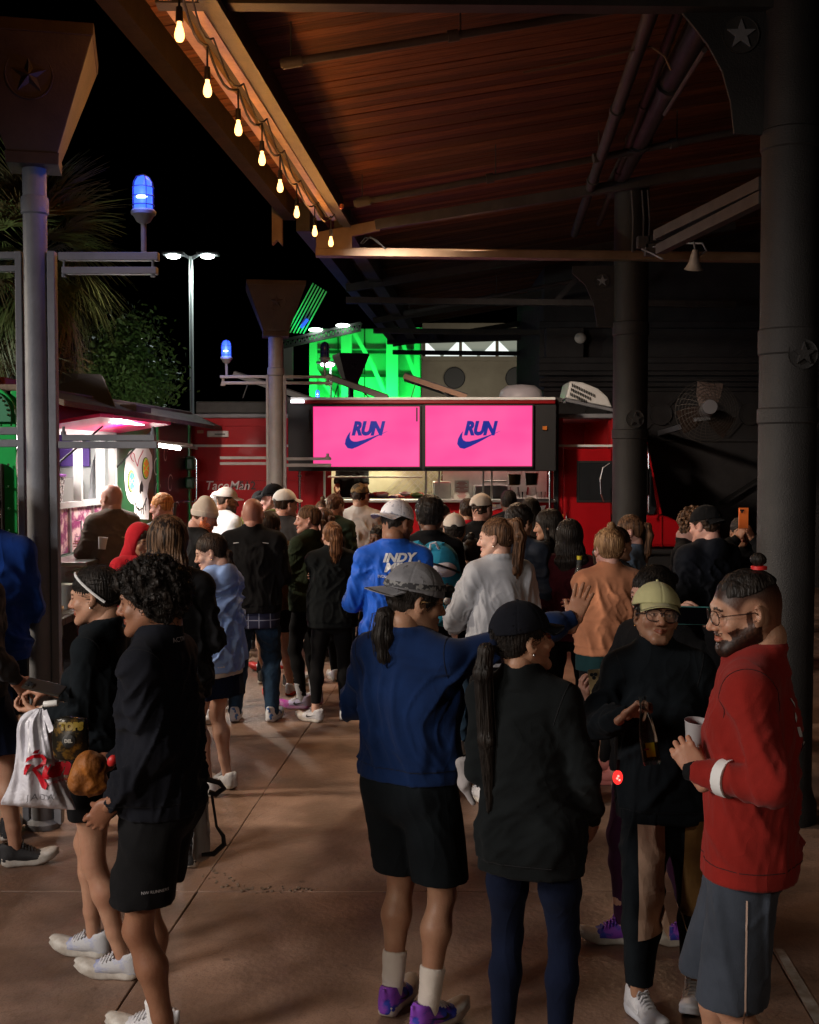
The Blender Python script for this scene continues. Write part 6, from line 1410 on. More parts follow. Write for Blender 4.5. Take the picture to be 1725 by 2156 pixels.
        if top.get('rib', True) and sl == 'long':
            cc = sp(hem); k_ = (V[:,2] < hem+0.055) & (np.abs(V[:,0]-cc[0]) < hipw+inf+0.05) & (np.abs(V[:,1]-cc[1]) < 0.2); V[k_,:2] = cc[:2]+(V[k_,:2]-cc[:2])*0.965
            for sd in 'LR':
                ax = nrm(WR[sd]-EL[sd]); r_ = V-WR[sd]; t_ = r_@ax; pr_ = r_-np.outer(t_, ax); k_ = (t_ > -0.052) & (t_ < 0.03) & (np.linalg.norm(pr_, axis=1) < 0.075); V[k_] = WR[sd]+np.outer(t_[k_], ax)+pr_[k_]*0.86
        add(top.get('name','shirt'), V, Q, top['mat'], amp=top.get('amp',0.010)*1.15, f=top.get('f',22)*2.0, drape=top.get('drape',(1,1,0.8)))
    if top and near and Y < 5.2:
        Vt, Qt = info['meshes'][top.get('name','shirt')]; bv = BVHTree.FromPolygons([tuple(v) for v in Vt], [tuple(int(i) for i in q) for q in Qt]); sw_ = MB()
        def ring_(c, ax, rad, a0=0.0, a1=6.2832, n=44):
            ax = Vector(ax).normalized(); x_ = ax.orthogonal().normalized(); y_ = ax.cross(x_); run = []
            for k in range(n+1):
                a = a0+(a1-a0)*k/n; d_ = x_*math.cos(a)+y_*math.sin(a); hit = bv.ray_cast(c+d_*rad, -d_, rad)
                if hit[0] is None or (run and (hit[0]-run[-1]).length > 0.05):
                    if len(run) > 2: sw_.tube(run, 0.0013, 4)
                    run = []
                if hit[0] is not None: run.append(hit[0]+d_*0.0004)
            if len(run) > 2: sw_.tube(run, 0.0013, 4)
        for sd, sg in (('L',-1),('R',1)):
            a = nrm(EL[sd]-SJ[sd]); ax_s = nrm(a*0.45+np.array((sg,0,0.05))); ring_(Vector(tuple((SJ[sd]+a*0.012)*s)), ax_s, 0.105*s)
            pass
        ring_(Vector(tuple(sp(hem+0.055)*s))+Vector((0,0,0)), (0,0,1), 0.30*s, n=70)
        sw_.build('seam_thread', mat('seam_thread', (0.006,0.006,0.008), 0.9), root, smooth=True, fix=False, local=True, kind='stuff')
    # ---- hair, in the head frame
    hx = 0.0042 if near else 0.0075
    def hairline(F, dz=0.0, ear=True):
        F.cut((0,1.02,-1), -(0.050+dz)+1.02*0.085)
        if ear:
            for sg in (-1,1): F.el((sg*0.088,0.0,-0.012),(0.022,0.030,0.034),0.008,sub=True)
    def addh(name, V, Q, m_, **k): info['meshes'][name] = (H2B(V)*s, Q); return obj(name, mesh_np(name, H2B(V)*s, Q), m_, root, True, **k)
    if hair and hair['kind'] not in ('bald','buzz','none'):
        kd = hair['kind']; hm = hair['mat']; F = Fld(); v = hair.get('vol', {'short':0.014,'fade':0.004,'curly':0.030,'long':0.015,'pony':0.008,'bun':0.008,'capped':0.006}.get(kd,0.012))
        F.el((0,-0.018,0.037),(0.075+v,0.096+v,0.086+v),0.01)
        if kd == 'curly': F.el((0,-0.045,-0.03),(0.088,0.062,0.07),0.03).el((0,0.045,0.085),(0.07,0.045,0.035),0.03)
        elif kd == 'fade': F.cut((0,-0.22,-1),-0.056)
        else: F.el((0,-0.052,-0.022),(0.058+v*.6,0.042+v*.5,0.048),0.03)
        if kd == 'long': F.ec((0,-0.045,0.0),(0,-0.062,-0.10),(0.088,0.055),(0.095,0.05),(1,0,0),0.03)
        if kd != 'fade': hairline(F, dz=0.012 if kd == 'curly' else 0.0, ear=kd not in ('long','curly'))
        else: F.cut((0,1.02,-1), -0.050+1.02*0.085)
        if hair.get('fringe'):
            F.rc((-0.05,0.075,0.06),(0.05,0.078,0.062),0.022,0.02,0.02)
        if kd == 'curly':
            rg = random.Random(seed)
            for k in range(280):
                a = rg.uniform(0,6.28); e = rg.uniform(-0.55,1.45); d_ = np.array((math.cos(e)*math.cos(a),math.cos(e)*math.sin(a),math.sin(e))); p = np.array((0,-0.022,0.035))+d_*np.array((0.108,0.125,0.115))
                if (p[2]-0.07)+(0.08-p[1])*1.02 < 0: continue
                F.el(p,(rg.uniform(0.009,0.015),)*3,0.005)
            for k in range(14): F.el((-0.06+0.12*k/13, 0.088+0.006*(k%2), 0.070+0.012*((k*7)%3)),(0.016,0.014,0.018),0.006)
        if kd == 'long':
            L = hair.get('len',0.40)
            F.ec((0,-0.062,-0.08),(0,-0.105,-0.08-L*0.45),(0.100,0.045),(0.110,0.035),(1,0,0),0.03).ec((0,-0.105,-0.08-L*0.45),(0,-0.085,-0.08-L),(0.110,0.035),(0.065,0.02),(1,0,0),0.03)
            if hair.get('frontlocks',1):
                for sg in (-1,1): F.rc((sg*0.070,0.025,0.03),(sg*0.086,-0.005,-0.10),0.018,0.022,0.02).rc((sg*0.086,-0.005,-0.10),(sg*0.092,-0.03,-0.22),0.022,0.018,0.02)
        if kd == 'bun' or hair.get('bun'):
            b = hair.get('bunpos',(0,-0.05,0.150)); F.el(b,(hair.get('bunr',0.030),)*3,0.008)
        V, Q = F.mesh(hx); N_ = vnorm(V,Q)
        if kd == 'curly': V = V+N_*(0.006*wv(V,seed,170,8))[:,None]
        elif kd == 'fade' or kd == 'short': V = V+N_*(0.0022*wv(V*np.array((1,0.35,1)),seed,210,8)+0.002*wv(V,seed+2,60,5))[:,None]
        else:
            az = np.arctan2(V[:,0], V[:,1]+0.02); V = V+N_*(0.0016*np.sin(az*46+V[:,2]*16+2*wv(V,seed,20,3))+0.002*wv(V,seed+1,35,4))[:,None]
        addh('hair', V, Q, hm)
        if near and Y < 8.4 and kd != 'fade':
            rg2 = np.random.default_rng(seed+5); nS = (1500 if kd == 'curly' else 900) if Y < 5 else 300; pick = rg2.integers(0, len(V), nS); Nn = vnorm(V,Q)
            p = V[pick].copy(); cN = Nn[pick]; keep = cN[:,2] > -0.85; p = p[keep]; cN = cN[keep]; nS = len(p); segs = 7; c0 = np.array((0,-0.018,0.03),rd); rr = np.array((0.09,0.11,0.10),rd); path = [p+cN*0.0005]
            if kd == 'curly':
                a1 = np.cross(cN, rg2.normal(size=(nS,3))); a1 /= np.linalg.norm(a1,axis=1)[:,None]; cr = rg2.uniform(0.004,0.010,(nS,1)); path = []; upv = cN
                for k in range(segs): t_ = k/(segs-1)*5.2; path.append(p+cN*cr*0.4+a1*cr*math.cos(t_)+upv*cr*math.sin(t_)+np.cross(a1,upv)*cr*0.25*t_*0.4)
            else:
                tie = np.array(hair.get('at',(0,-0.115,0.05)) if kd == 'pony' else hair.get('bunpos',(0,-0.05,0.15)),rd); Ls = rg2.uniform(0.03,0.07,(nS,1)); lift = rg2.uniform(0,0.0006,(nS,1))+(rg2.random((nS,1)) < 0.06)*0.0022
                for k in range(segs-1):
                    q = path[-1]; d_ = (tie-q) if kd in ('pony','bun') else np.tile(np.array((0,-0.25,-1),rd),(nS,1))+rg2.normal(size=(nS,3))*0.12; nn_ = (q-c0)/rr**2; nn_ /= np.linalg.norm(nn_,axis=1)[:,None]; d_ = d_-nn_*(d_*nn_).sum(1)[:,None]; d_ /= np.maximum(np.linalg.norm(d_,axis=1)[:,None],1e-6)
                    q2 = q+d_*Ls/segs; path.append(q2 if kd == 'long' else c0+(q2-c0)*(np.linalg.norm((q-c0)/rr,axis=1)/np.linalg.norm((q2-c0)/rr,axis=1))[:,None]+nn_*lift)
            Pn = np.stack(path,1); Tn = np.gradient(Pn,axis=1); Tn /= np.maximum(np.linalg.norm(Tn,axis=2)[...,None],1e-9); S1 = np.cross(Tn, cN[:,None,:]); S1 /= np.maximum(np.linalg.norm(S1,axis=2)[...,None],1e-9); S2 = np.cross(Tn,S1); rad = (0.0011 if kd == 'curly' else 0.0009)*np.ones((1,segs,1)); rad[0,-1] *= 0.2; rad[0,0] *= 0.5
            R3 = np.stack([Pn+rad*(S1*math.cos(a)+S2*math.sin(a)) for a in (0,2.094,4.189)],2); Vq = R3.reshape(-1,3).astype(rd); base = (np.arange(nS)*segs*3)[:,None,None]+(np.arange(segs-1)*3)[None,:,None]+np.arange(3)[None,None,:]; nxt = (np.arange(nS)*segs*3)[:,None,None]+(np.arange(segs-1)*3)[None,:,None]+((np.arange(3)+1)%3)[None,None,:]
            addh('hair_strands', Vq, np.stack([base,nxt,nxt+3,base+3],-1).reshape(-1,4), hm, kind='stuff')
        if kd == 'pony' or hair.get('tail'):
            L = hair.get('len',0.30); p0 = np.array(hair.get('at',(0,-0.115,0.05)),rd); T_ = Fld(); out = hair.get('out',0.05); th = hair.get('thick',1.0)
            # tail hangs by gravity: build it in the body frame
            a = H2B(p0[None])[0]; dirb = RH@np.array((0,-1,0.1),rd); dirb = nrm(dirb*np.array((1,1,0.3))); pts = [a, a+dirb*out+np.array((0,0,-0.02),rd), a+dirb*(out*1.3)+np.array((0,0,-0.10),rd), a+dirb*out*0.9+np.array((0,0,-0.10-L*0.45),rd), a+dirb*out*0.55+np.array((0,0,-0.06-L),rd)]
            rs = [0.015,0.028*th,0.034*th,0.032*th,0.010*th]; sd_ = RH@np.array((1,0,0),rd)
            for i in range(4): T_.ec(pts[i], pts[i+1], (rs[i]*1.1,rs[i]*0.75),(rs[i+1]*1.1,rs[i+1]*0.75), sd_, 0.02)
            V, Q = T_.mesh(hx); N_ = vnorm(V,Q); q = (V-a)@sd_; V = V+N_*(0.0024*np.sin(q*300+V[:,2]*8+2*wv(V,seed,14,3))+0.002*wv(V,seed,40,4))[:,None]; info['meshes']['ponytail'] = (V*s,Q); obj('ponytail', mesh_np('ponytail', V*s, Q), hm, root, True)
            if near or True:
                w = MB(); rg = random.Random(seed); 
                for k in range((170 if Y < 5 else 60) if near else 14):
                    ox = max(-.03,min(.03,rg.gauss(0,0.014)))*th; oy = max(-.02,min(.02,rg.gauss(0,0.010)))*th; cr = []
                    for i,(p,r_) in enumerate(zip(pts, rs)):
                        f_ = r_/0.03; cr.append(Vector(tuple((p+sd_*ox*f_*(1.15 if i > 2 else 1)+dirb*oy*f_+np.array((0,0,-rg.uniform(0,.04) if i == 4 else 0),rd))*s)))
                    w.tube(cr, [(0.0011 if Y < 5 else 0.0016)*s]*4+[0.0004], 3)
                w.build('hair_strands', hm, root, smooth=True, fix=False, local=True, kind='stuff')
            if hair.get('tie'):
                w = MB(); w.sphere(Vector(tuple((a+dirb*0.008)*s)), 0.019*s); w.build('hair_tie', hair['tie'], root, smooth=True, local=True)
    # ---- cap, beanie
    if cap:
        kd = cap.get('kind','cap'); cm = cap['mat']; F = Fld(); v = 0.016+cap.get('vol',0)
        if kd == 'beanie':
            F.el((0,-0.02,0.045),(0.093,0.112,0.10),0.02).el((0,-0.04,0.13),(0.055,0.06,0.045),0.04).cut((0,0.25,-1),-0.012); F.rc
            F2 = Fld(); F2.el((0,-0.02,0.04),(0.099,0.119,0.098),0.01).cut((0,0.25,-1),-0.006).cut((0,-0.25,1),0.056)
            V, Q = F.mesh(hx); V = V+vnorm(V,Q)*(0.0015*np.sin(np.arctan2(V[:,0],V[:,1])*60))[:,None]; addh('beanie', V, Q, cm); V, Q = F2.mesh(hx); addh('beanie_cuff', V, Q, cm)
        elif kd == 'band':
            F.el((0,-0.018,0.035),(0.089,0.110,0.098),0.01).cut((0,0.05,-1),-0.028).cut((0,-0.05,1),0.085); V, Q = F.mesh(hx); addh('headband', V, Q, cm)
        elif kd == 'hood':
            F.el((0,-0.03,0.03),(0.105,0.125,0.118),0.02).ec((0,-0.04,-0.02),(0,-0.06,-0.15),(0.10,0.095),(0.13,0.10),(1,0,0),0.04).el((0,0.075,-0.015),(0.066,0.075,0.10),0.03,sub=True).cut((0,1,0.15),0.075); V, Q = F.mesh(hx); addh('hood', V, Q, cm)
        else:
            bk = cap.get('back',False); fs = -1 if bk else 1; zb_ = 0.036 if bk else 0.047
            F.el((0,-0.018,0.037),(0.076+v,0.097+v,0.090+v),0.01).cut((0,0.07*fs,-1) ,-zb_+0.002); F.el((0,-0.018-fs*0.118,0.028),(0.032,0.03,0.030),0.004,sub=True)
            V, Q = F.mesh(hx); N_ = vnorm(V,Q); az = np.arctan2(V[:,0],V[:,1]+0.018); V = V-N_*(0.0022*np.exp(-(np.sin(az*3)/0.06)**2))[:,None]; V = V+N_*(0.0012*wv(V,seed,45,4))[:,None]
            addh('cap', V, Q, cm)
            # brim: curved plate with thickness
            bl = cap.get('brim',0.075); bw = 0.082; nn = 15; vs = []; dr = cap.get('curve',0.020)
            for lay in (0,1):
                for j in range(7):
                    for i in range(nn):
                        a = (i/(nn-1)-0.5)*2.35; e = j/6; r0y = 0.104; r0x = 0.083
                        bx = math.sin(a)*(r0x+0.006*e); by = math.cos(a)*r0y+e*bl*max(0,math.cos(a*0.68))**0.8
                        z = zb_+0.004-0.0-e*0.020*cap.get('tilt',1)-dr*(math.sin(a)**2)*(0.25+0.75*e)+lay*0.004+0.002
                        vs.append((bx, (-0.018+by)*1.0 if not bk else -0.018-by*1.03, z-(0.004 if bk else 0)))
            q = []
            for lay in (0,1):
                for j in range(6):
                    for i in range(nn-1):
                        b = lay*7*nn+j*nn+i; f_ = (b,b+1,b+nn+1,b+nn); q.append(f_ if lay else f_[::-1])
            for i in range(nn-1): b = 6*nn+i; q.append((b,b+1,b+1+7*nn,b+7*nn))
            for j in range(6): b = j*nn; q.append((b,b+nn,b+nn+7*nn,b+7*nn)); b = j*nn+nn-1; q.append((b+nn,b,b+7*nn,b+nn+7*nn))
            addh('cap_brim', np.array(vs,rd), np.array(q), cap.get('brim_mat', cm)); 
            w = MB(); c = Vector(tuple(H2B(np.array([(0,-0.018,0.037+0.090+v+0.001)],rd))[0]*s)); w.sphere(c, 0.006*s, 8, 6); w.build('cap_button', cm, root, smooth=True, local=True)
    if glasses:
        gm = glasses['mat']; w = MB(); r = glasses.get('r',0.0235); thk = glasses.get('t',0.0016)
        def hp_(x_,y_,z_): return Vector(tuple(H2B(np.array([(x_,y_,z_)],rd))[0]*s))
        for sg in (-1,1):
            w.tube([hp_(sg*(0.0335+r*1.12*math.copysign(abs(math.cos(a))**0.8,math.cos(a))), 0.106-0.010*(0.5+0.5*math.cos(a)) , 0.001+r*0.92*math.copysign(abs(math.sin(a))**0.8,math.sin(a))) for a in [2*math.pi*i/24 for i in range(25)]], thk*s, 6)
            w.tube([hp_(sg*(0.0335+r*1.1),0.097,0.006), hp_(sg*0.078,0.06,0.008), hp_(sg*0.083,-0.005,0.006), hp_(sg*0.080,-0.02,-0.01)], thk*s, 6)
        w.tube([hp_(-0.0105,0.106,0.008),hp_(0,0.110,0.011),hp_(0.0105,0.106,0.008)], thk*s, 6); gl = w.build('glasses', gm, root, smooth=True, fix=False, local=True)
        w = MB()
        for sg in (-1,1):
            c = [hp_(sg*(0.0335+r*1.08*math.cos(a)), 0.105-0.010*(0.5+0.5*math.cos(a)), 0.001+r*0.88*math.sin(a)) for a in [2*math.pi*i/20 for i in range(20)]]
            b = len(w.v); w.add(c, [tuple(range(20))])
        w.build('lens', mat('lens_glass', (0.5,0.5,0.5), 0.03, alpha=0.045, spec=0.6), gl, local=True)
    # ---- socks and shoes
    for sd, sg in (('L',-1),('R',1)):
        if socks:
            sm, hz = socks; an, kn = AN[sd], KN[sd]; F = Fld(); d = nrm(kn-an); a0 = an-np.array((0,0,0.02),rd); F.rc(a0, an+d*hz, 0.040, 0.040+0.06*hz, 0.01, flat=True)
            V, Q = F.mesh(0.006 if near else 0.01); add('sock', V, Q, sm, amp=0.002, f=60, drape=(.3,.3,1))
        if shoes: add_shoe(root, np.array((FT[sd][0],FT[sd][1],FT[sd][2]-0.085),rd)-Rz(FY_[sd])@np.array((0,-0.0,0),rd), FY_[sd], near, shoes, s)
    for ex in extras: ex(info)
    PEOPLE[key] = info
    return info
# helpers for what people wear and hold
def b2w(info, p):
    "body-frame point (1.75 m units) -> world"
    v = Vector(tuple(np.asarray(p, np.float32)*info['s'])); return info['loc']+Matrix.Rotation(info['yaw'],3,'Z')@v
def decal(info, name, me2d, part, center, xdir, updir, m, size=1.0, off=0.004):
    "drape a flat mesh (xy, metres) over a garment, centre and directions in the body frame"
    V, Q = info['meshes'][part]; bv = BVHTree.FromPolygons([tuple(v) for v in V], [tuple(int(i) for i in q) for q in Q])
    x = Vector(xdir).normalized(); y = Vector(updir).normalized(); n = x.cross(y).normalized(); c = Vector(tuple(np.asarray(center,np.float32)*info['s']))
    bm = bmesh.new(); bm.from_mesh(me2d); bmesh.ops.triangulate(bm, faces=bm.faces)
    for _ in range(5):
        es = [e for e in bm.edges if e.calc_length()*size > 0.022]
        if es and _ < 5: bmesh.ops.subdivide_edges(bm, edges=es, cuts=1); bmesh.ops.triangulate(bm, faces=bm.faces)
    for v in bm.verts:
        p = c+x*v.co.x*size+y*v.co.y*size; hit = bv.ray_cast(p+n*0.35, -n); v.co = (hit[0]+n*off) if hit[0] is not None else p
    me = bpy.data.meshes.new(name); bm.to_mesh(me); bm.free(); me.materials.clear()
    return obj(name, me, m, info['root'], True)
def poly_mesh(polys):
    me = bpy.data.meshes.new('p'); V = []; Fc = []
    for p in polys: b = len(V); V += [(x,y,0) for x,y in p]; Fc.append(tuple(range(b,b+len(p))))
    me.from_pydata(V, [], Fc); return me
def swoosh_mesh(w=0.05): return poly_mesh([[(x*w-w/2,y*w-w*0.18) for x,y in SWOOSH]])
SK = dict(tan=('skin_tan',(0.46,0.26,0.17)), light=('skin_light',(0.60,0.37,0.28)), brown=('skin_brown',(0.27,0.13,0.075)), olive=('skin_olive',(0.38,0.21,0.13)), dark=('skin_dark',(0.13,0.06,0.035)), pink=('skin_rosy',(0.62,0.35,0.28)))
H_black = hair_mat('black_hair', (0.010,0.008,0.007), (0.022,0.017,0.014)); H_dark = hair_mat('dark_brown_hair', (0.045,0.024,0.014), (0.012,0.007,0.005)); H_brown = hair_mat('brown_hair', (0.15,0.075,0.038), (0.035,0.017,0.009)); H_blond = hair_mat('blond_hair', (0.34,0.20,0.10),(0.11,0.055,0.025)); H_red = hair_mat('ginger_hair', (0.55,0.25,0.08),(0.30,0.11,0.03)); H_high = hair_mat('highlighted_hair', (0.16,0.09,0.05), (0.012,0.007,0.005))
K_black = cloth('black_cloth', (0.008,0.008,0.009)); K_black2 = cloth('black_cloth_cool', (0.008,0.011,0.014)); K_fleece = cloth('black_fleece', (0.008,0.010,0.011), sheen=0.03); K_navy = cloth('navy_cotton', (0.004,0.020,0.085)); K_dnavy = cloth('dark_navy_knit', (0.006,0.010,0.028)); K_ink = cloth('ink_knit', (0.009,0.010,0.015)); K_char = cloth('charcoal_cloth', (0.05,0.05,0.055))
K_white = cloth('white_cloth', (0.72,0.72,0.72), k=0.92); K_offw = cloth('off_white_cloth', (0.62,0.56,0.50), k=0.9); K_denim = cloth('denim', (0.022,0.055,0.11), k=0.6); K_grey = cloth('heather_grey', (0.36,0.37,0.40), k=0.85); K_red = cloth('red_knit', (0.24,0.014,0.010), k=0.8); K_lblue = cloth('light_blue_cotton', (0.25,0.38,0.70), k=0.92)
K_royal = cloth('royal_blue_jersey', (0.01,0.10,0.55), rough=0.55); K_blue = cloth('deep_blue_cloth', (0.008,0.05,0.28)); K_greyd = cloth('grey_green_cloth', (0.13,0.135,0.13)); K_taupe = cloth('taupe_knit', (0.13,0.105,0.085)); K_taupe_d = cloth('dark_taupe_trousers', (0.05,0.045,0.04)); K_hood = cloth('scarlet_cloth', (0.5,0.012,0.025)); K_green = cloth('olive_green_cloth', (0.13,0.15,0.035)); K_dgreen = cloth('dark_green_cloth', (0.022,0.032,0.018)); K_peach = cloth('peach_knit', (0.50,0.21,0.11), k=0.85); K_maroon = cloth('maroon_cloth', (0.045,0.006,0.010)); K_brownk = cloth('brown_cloth', (0.10,0.055,0.025)); K_bluegrey = cloth('blue_grey_cloth', (0.12,0.17,0.24)); K_lime = cloth('pale_lime_cotton', (0.48,0.46,0.24), k=0.85); K_capgrey = cloth('washed_grey_cotton', (0.26,0.26,0.28), k=0.5); K_slate = cloth('slate_cloth', (0.045,0.055,0.075)); K_purple = cloth('purple_cloth', (0.06,0.015,0.055)); K_teal = cloth('dark_teal_cloth', (0.012,0.04,0.045)); K_dots = mat('dotted_white_mesh', (0.70,0.71,0.76), 0.8, col2=(0.40,0.42,0.50), scale=55, detail=1, mixlo=0.60, mixhi=0.64)
M_camo = mat('camouflage_cloth', (0.07,0.05,0.03), 0.9, col2=(0.22,0.13,0.05), scale=14, detail=2, mixlo=0.47, mixhi=0.53)
M_plaid = mat('plaid_cloth', (0.015,0.018,0.05), 0.9)
def plaid(m):
    N = m.node_tree.nodes; L = m.node_tree.links; b = N['Principled BSDF']; tc = [n for n in N if n.type == 'TEX_COORD'][0]
    sx = N.new('ShaderNodeSeparateXYZ'); L.new(tc.outputs['Object'], sx.inputs[0]); outs = []
    for ax_, fq, of in (('X',12,0.2),('Z',12,0.3)):
        a = N.new('ShaderNodeMath'); a.operation = 'MULTIPLY_ADD'; a.inputs[1].default_value = fq; a.inputs[2].default_value = of; L.new(sx.outputs[ax_], a.inputs[0])
        f = N.new('ShaderNodeMath'); f.operation = 'FRACT'; L.new(a.outputs[0], f.inputs[0]); g_ = N.new('ShaderNodeMath'); g_.operation = 'LESS_THAN'; g_.inputs[1].default_value = 0.09; L.new(f.outputs[0], g_.inputs[0]); outs.append(g_)
    mx = N.new('ShaderNodeMath'); mx.operation = 'MAXIMUM'; L.new(outs[0].outputs[0], mx.inputs[0]); L.new(outs[1].outputs[0], mx.inputs[1])
    c = N.new('ShaderNodeMixRGB'); c.inputs[1].default_value = (0.015,0.018,0.05,1); c.inputs[2].default_value = (0.22,0.24,0.34,1); L.new(mx.outputs[0], c.inputs[0]); L.new(c.outputs[0], b.inputs['Base Color'])
plaid(M_plaid)
S_white = mat('shoe_white', (0.66,0.66,0.68), 0.6, col2=(0.5,0.5,0.54), scale=40, bump=0.3, bscale=250); S_sole = mat('sole_white', (0.62,0.60,0.56), 0.6, col2=(0.42,0.38,0.33), scale=20); S_black = mat('shoe_black', (0.02,0.02,0.022), 0.6, bump=0.3, bscale=250)
S_purple = mat('shoe_purple', (0.24,0.06,0.50), 0.55, col2=(0.03,0.05,0.42), scale=11, mixlo=0.50, mixhi=0.56); S_silver = mat('shoe_silver', (0.52,0.53,0.56), 0.6, col2=(0.32,0.36,0.58), scale=11, bump=0.3, bscale=250, mixlo=0.5, mixhi=0.62); S_pink = mat('shoe_pink', (0.5,0.16,0.14), 0.6); S_blueacc = mat('shoe_blue_white', (0.62,0.64,0.68), 0.6, col2=(0.05,0.16,0.45), scale=16, mixlo=0.55, mixhi=0.58); S_pinksole = mat('sole_magenta', (0.5,0.45,0.6), 0.5, col2=(0.5,0.05,0.4), scale=9); S_lime = mat('sole_lime', (0.45,0.6,0.15), 0.5); S_redsole = mat('sole_red', (0.5,0.04,0.03), 0.5); S_bluesole = mat('sole_pale', (0.60,0.62,0.68), 0.5)
M_frame = mat('glasses_frame', (0.025,0.015,0.014), 0.25); M_gold = mat('gold_wire', (0.7,0.45,0.2), 0.25, metal=1)
FR = {'L':(-0.13,0.24,1.12),'R':(0.13,0.24,1.12)}          # hands held in front
CR = {'L':(0.12,0.25,1.20),'R':(-0.10,0.27,1.22)}          # arms crossed

# ---------------- what some of them wear or hold
def text_on(info, txt, size, c, m, part='shirt', shear=0, bold=0, x=(1,0,0), up=(0,0,1), sx=1.0, name='lettering', spacing=1.0, align='CENTER', off=0.004):
    me = text_mesh(txt, size, shear, 0, bold, align, spacing)
    if sx != 1: me.transform(Matrix.Diagonal((sx,1,1,1)))
    return decal(info, name, me, part, c, x, up, m, 1.0, off)
def thin_band(info):
    w = MB(); s = info['s']; pts = []
    for i in range(25):
        a = math.pi*(i/24*1.24-0.12); pts.append(Vector(tuple(info['H2B'](np.array([(0.0895*math.cos(a), -0.034+0.100*math.sin(a), 0.012+0.098*math.sin(a))],np.float32))[0]*s)))
    w.tube(pts, 0.006*s, 6); w.build('headband', K_white, info['root'], smooth=True, local=True)
def wristband(side, m, w_=0.035, r=0.034, at=0.0, name='wristband'):
    def f(info):
        s = info['s']; e, wr = info['EL'][side], info['WR'][side]; d = nrm(e-wr); a = wr+d*at; w = MB(); w.cyl(Vector(tuple(a*s)), Vector(tuple((a+d*w_)*s)), r*s, r*1.04*s, 18); w.build(name, m, info['root'], smooth=True, local=True)
    return f
def earring(m=M_chrome):
    def f(info):
        w = MB()
        for sg in (-1,1): w.sphere(Vector(tuple(info['H2B'](np.array([(sg*0.0845,-0.006,-0.042)],np.float32))[0]*info['s'])), 0.0045, 8, 6)
        w.build('earring', m, info['root'], smooth=True, local=True)
    return f
def marks(*lst):
    "small reflective dashes on a garment: (centre, width, height, x direction, part, material)"
    def f(info):
        for c, w_, h_, xd, part, m in lst: decal(info, 'reflective_mark', poly_mesh([[(-w_/2,-h_/2),(w_/2,-h_/2),(w_/2,h_/2),(-w_/2,h_/2)]]), part, c, xd, (0,0,1), m)
    return f
def swoosh_on(c, w_, xd, part, m=None, up=(0,0,1)):
    def f(info): decal(info, 'swoosh', swoosh_mesh(w_), part, c, xd, up, m or K_white)
    return f
M_refl = mat('reflective_print', (0.45,0.45,0.47), 0.4)

# ================================================================ foreground
person('A', 'woman with thin white headband and black sportswear looking at a phone at the left', u=207, Y=4.75, yaw=80, H=1.62, sex='f', near=True, skin=SK['tan'], head=(6,-7,0), fat=0.96, face=dict(lips=(0.85,0.42,0.45)),
   hands={'L':(-0.06,0.26,1.13),'R':(0.05,0.27,1.20)}, elbow={'L':(-0.4,-0.8,-1),'R':(0.4,-0.8,-1)}, curls={'L':(0.85,0.1,0.7),'R':(0.75,0.08,0.8)}, handrot={'L':((0.15,1,0.0),(0.2,0,1)),'R':((-0.1,1,-0.02),(0,0.0,-1))},
   feet={'L':(-0.09,-0.13,4),'R':(0.10,0.09,-2)}, top=dict(mat=K_black2, hem=0.99, inf=0.009, box=0.25, amp=0.007, f=26, collar='crew', sleeve_r=0.006), bottom=dict(kind='shorts', mat=K_black, hem=0.69, inf=-0.004, flare=0.100),
   hair=dict(kind='bun', mat=H_black, bunpos=(0,-0.135,0.02), bunr=0.034), shoes=(S_silver,S_sole,S_white,None), smile=1, extras=[thin_band, wristband('L',K_offw,0.03,0.030,0.03), earring(), swoosh_on((-0.05,0.2,1.30),0.035,(-1,0.3,0),'shirt')])
person('B', 'man with black curly hair in a dark zip top and long black shorts facing left', u=338, Y=4.02, yaw=80, H=1.69, sex='m', near=True, skin=SK['brown'], head=(6,-6,0), nosew=1.2, fat=0.90, lean=(0,0.02),
   elbow={'L':(-0.1,-1,-0.3)}, hands={'L':(-0.19,0.12,0.95),'R':(0.12,0.26,1.02)}, curls={'L':(0.8,0.1,0.7),'R':0.6}, top=dict(mat=K_ink, hem=0.90, inf=0.028, box=0.9, amp=0.012, collar='high', sleeve_r=0.018), bottom=dict(kind='shorts', mat=K_black, hem=0.60, flare=0.115),
   hair=dict(kind='curly', mat=H_black), shoes=(S_white,S_sole,S_white,S_black), socks=(K_white,0.07), feet={'L':(-0.10,-0.06,12),'R':(0.11,0.07,-6)},
   extras=[lambda i: text_on(i,'ACTIV',0.022,(-0.03,-0.2,1.50),M_refl,x=(1,0,0)), lambda i: text_on(i,'NW RUNNERS',0.014,(-0.2,-0.05,0.665),M_refl,part='shorts',x=(0.45,-0.9,0))])
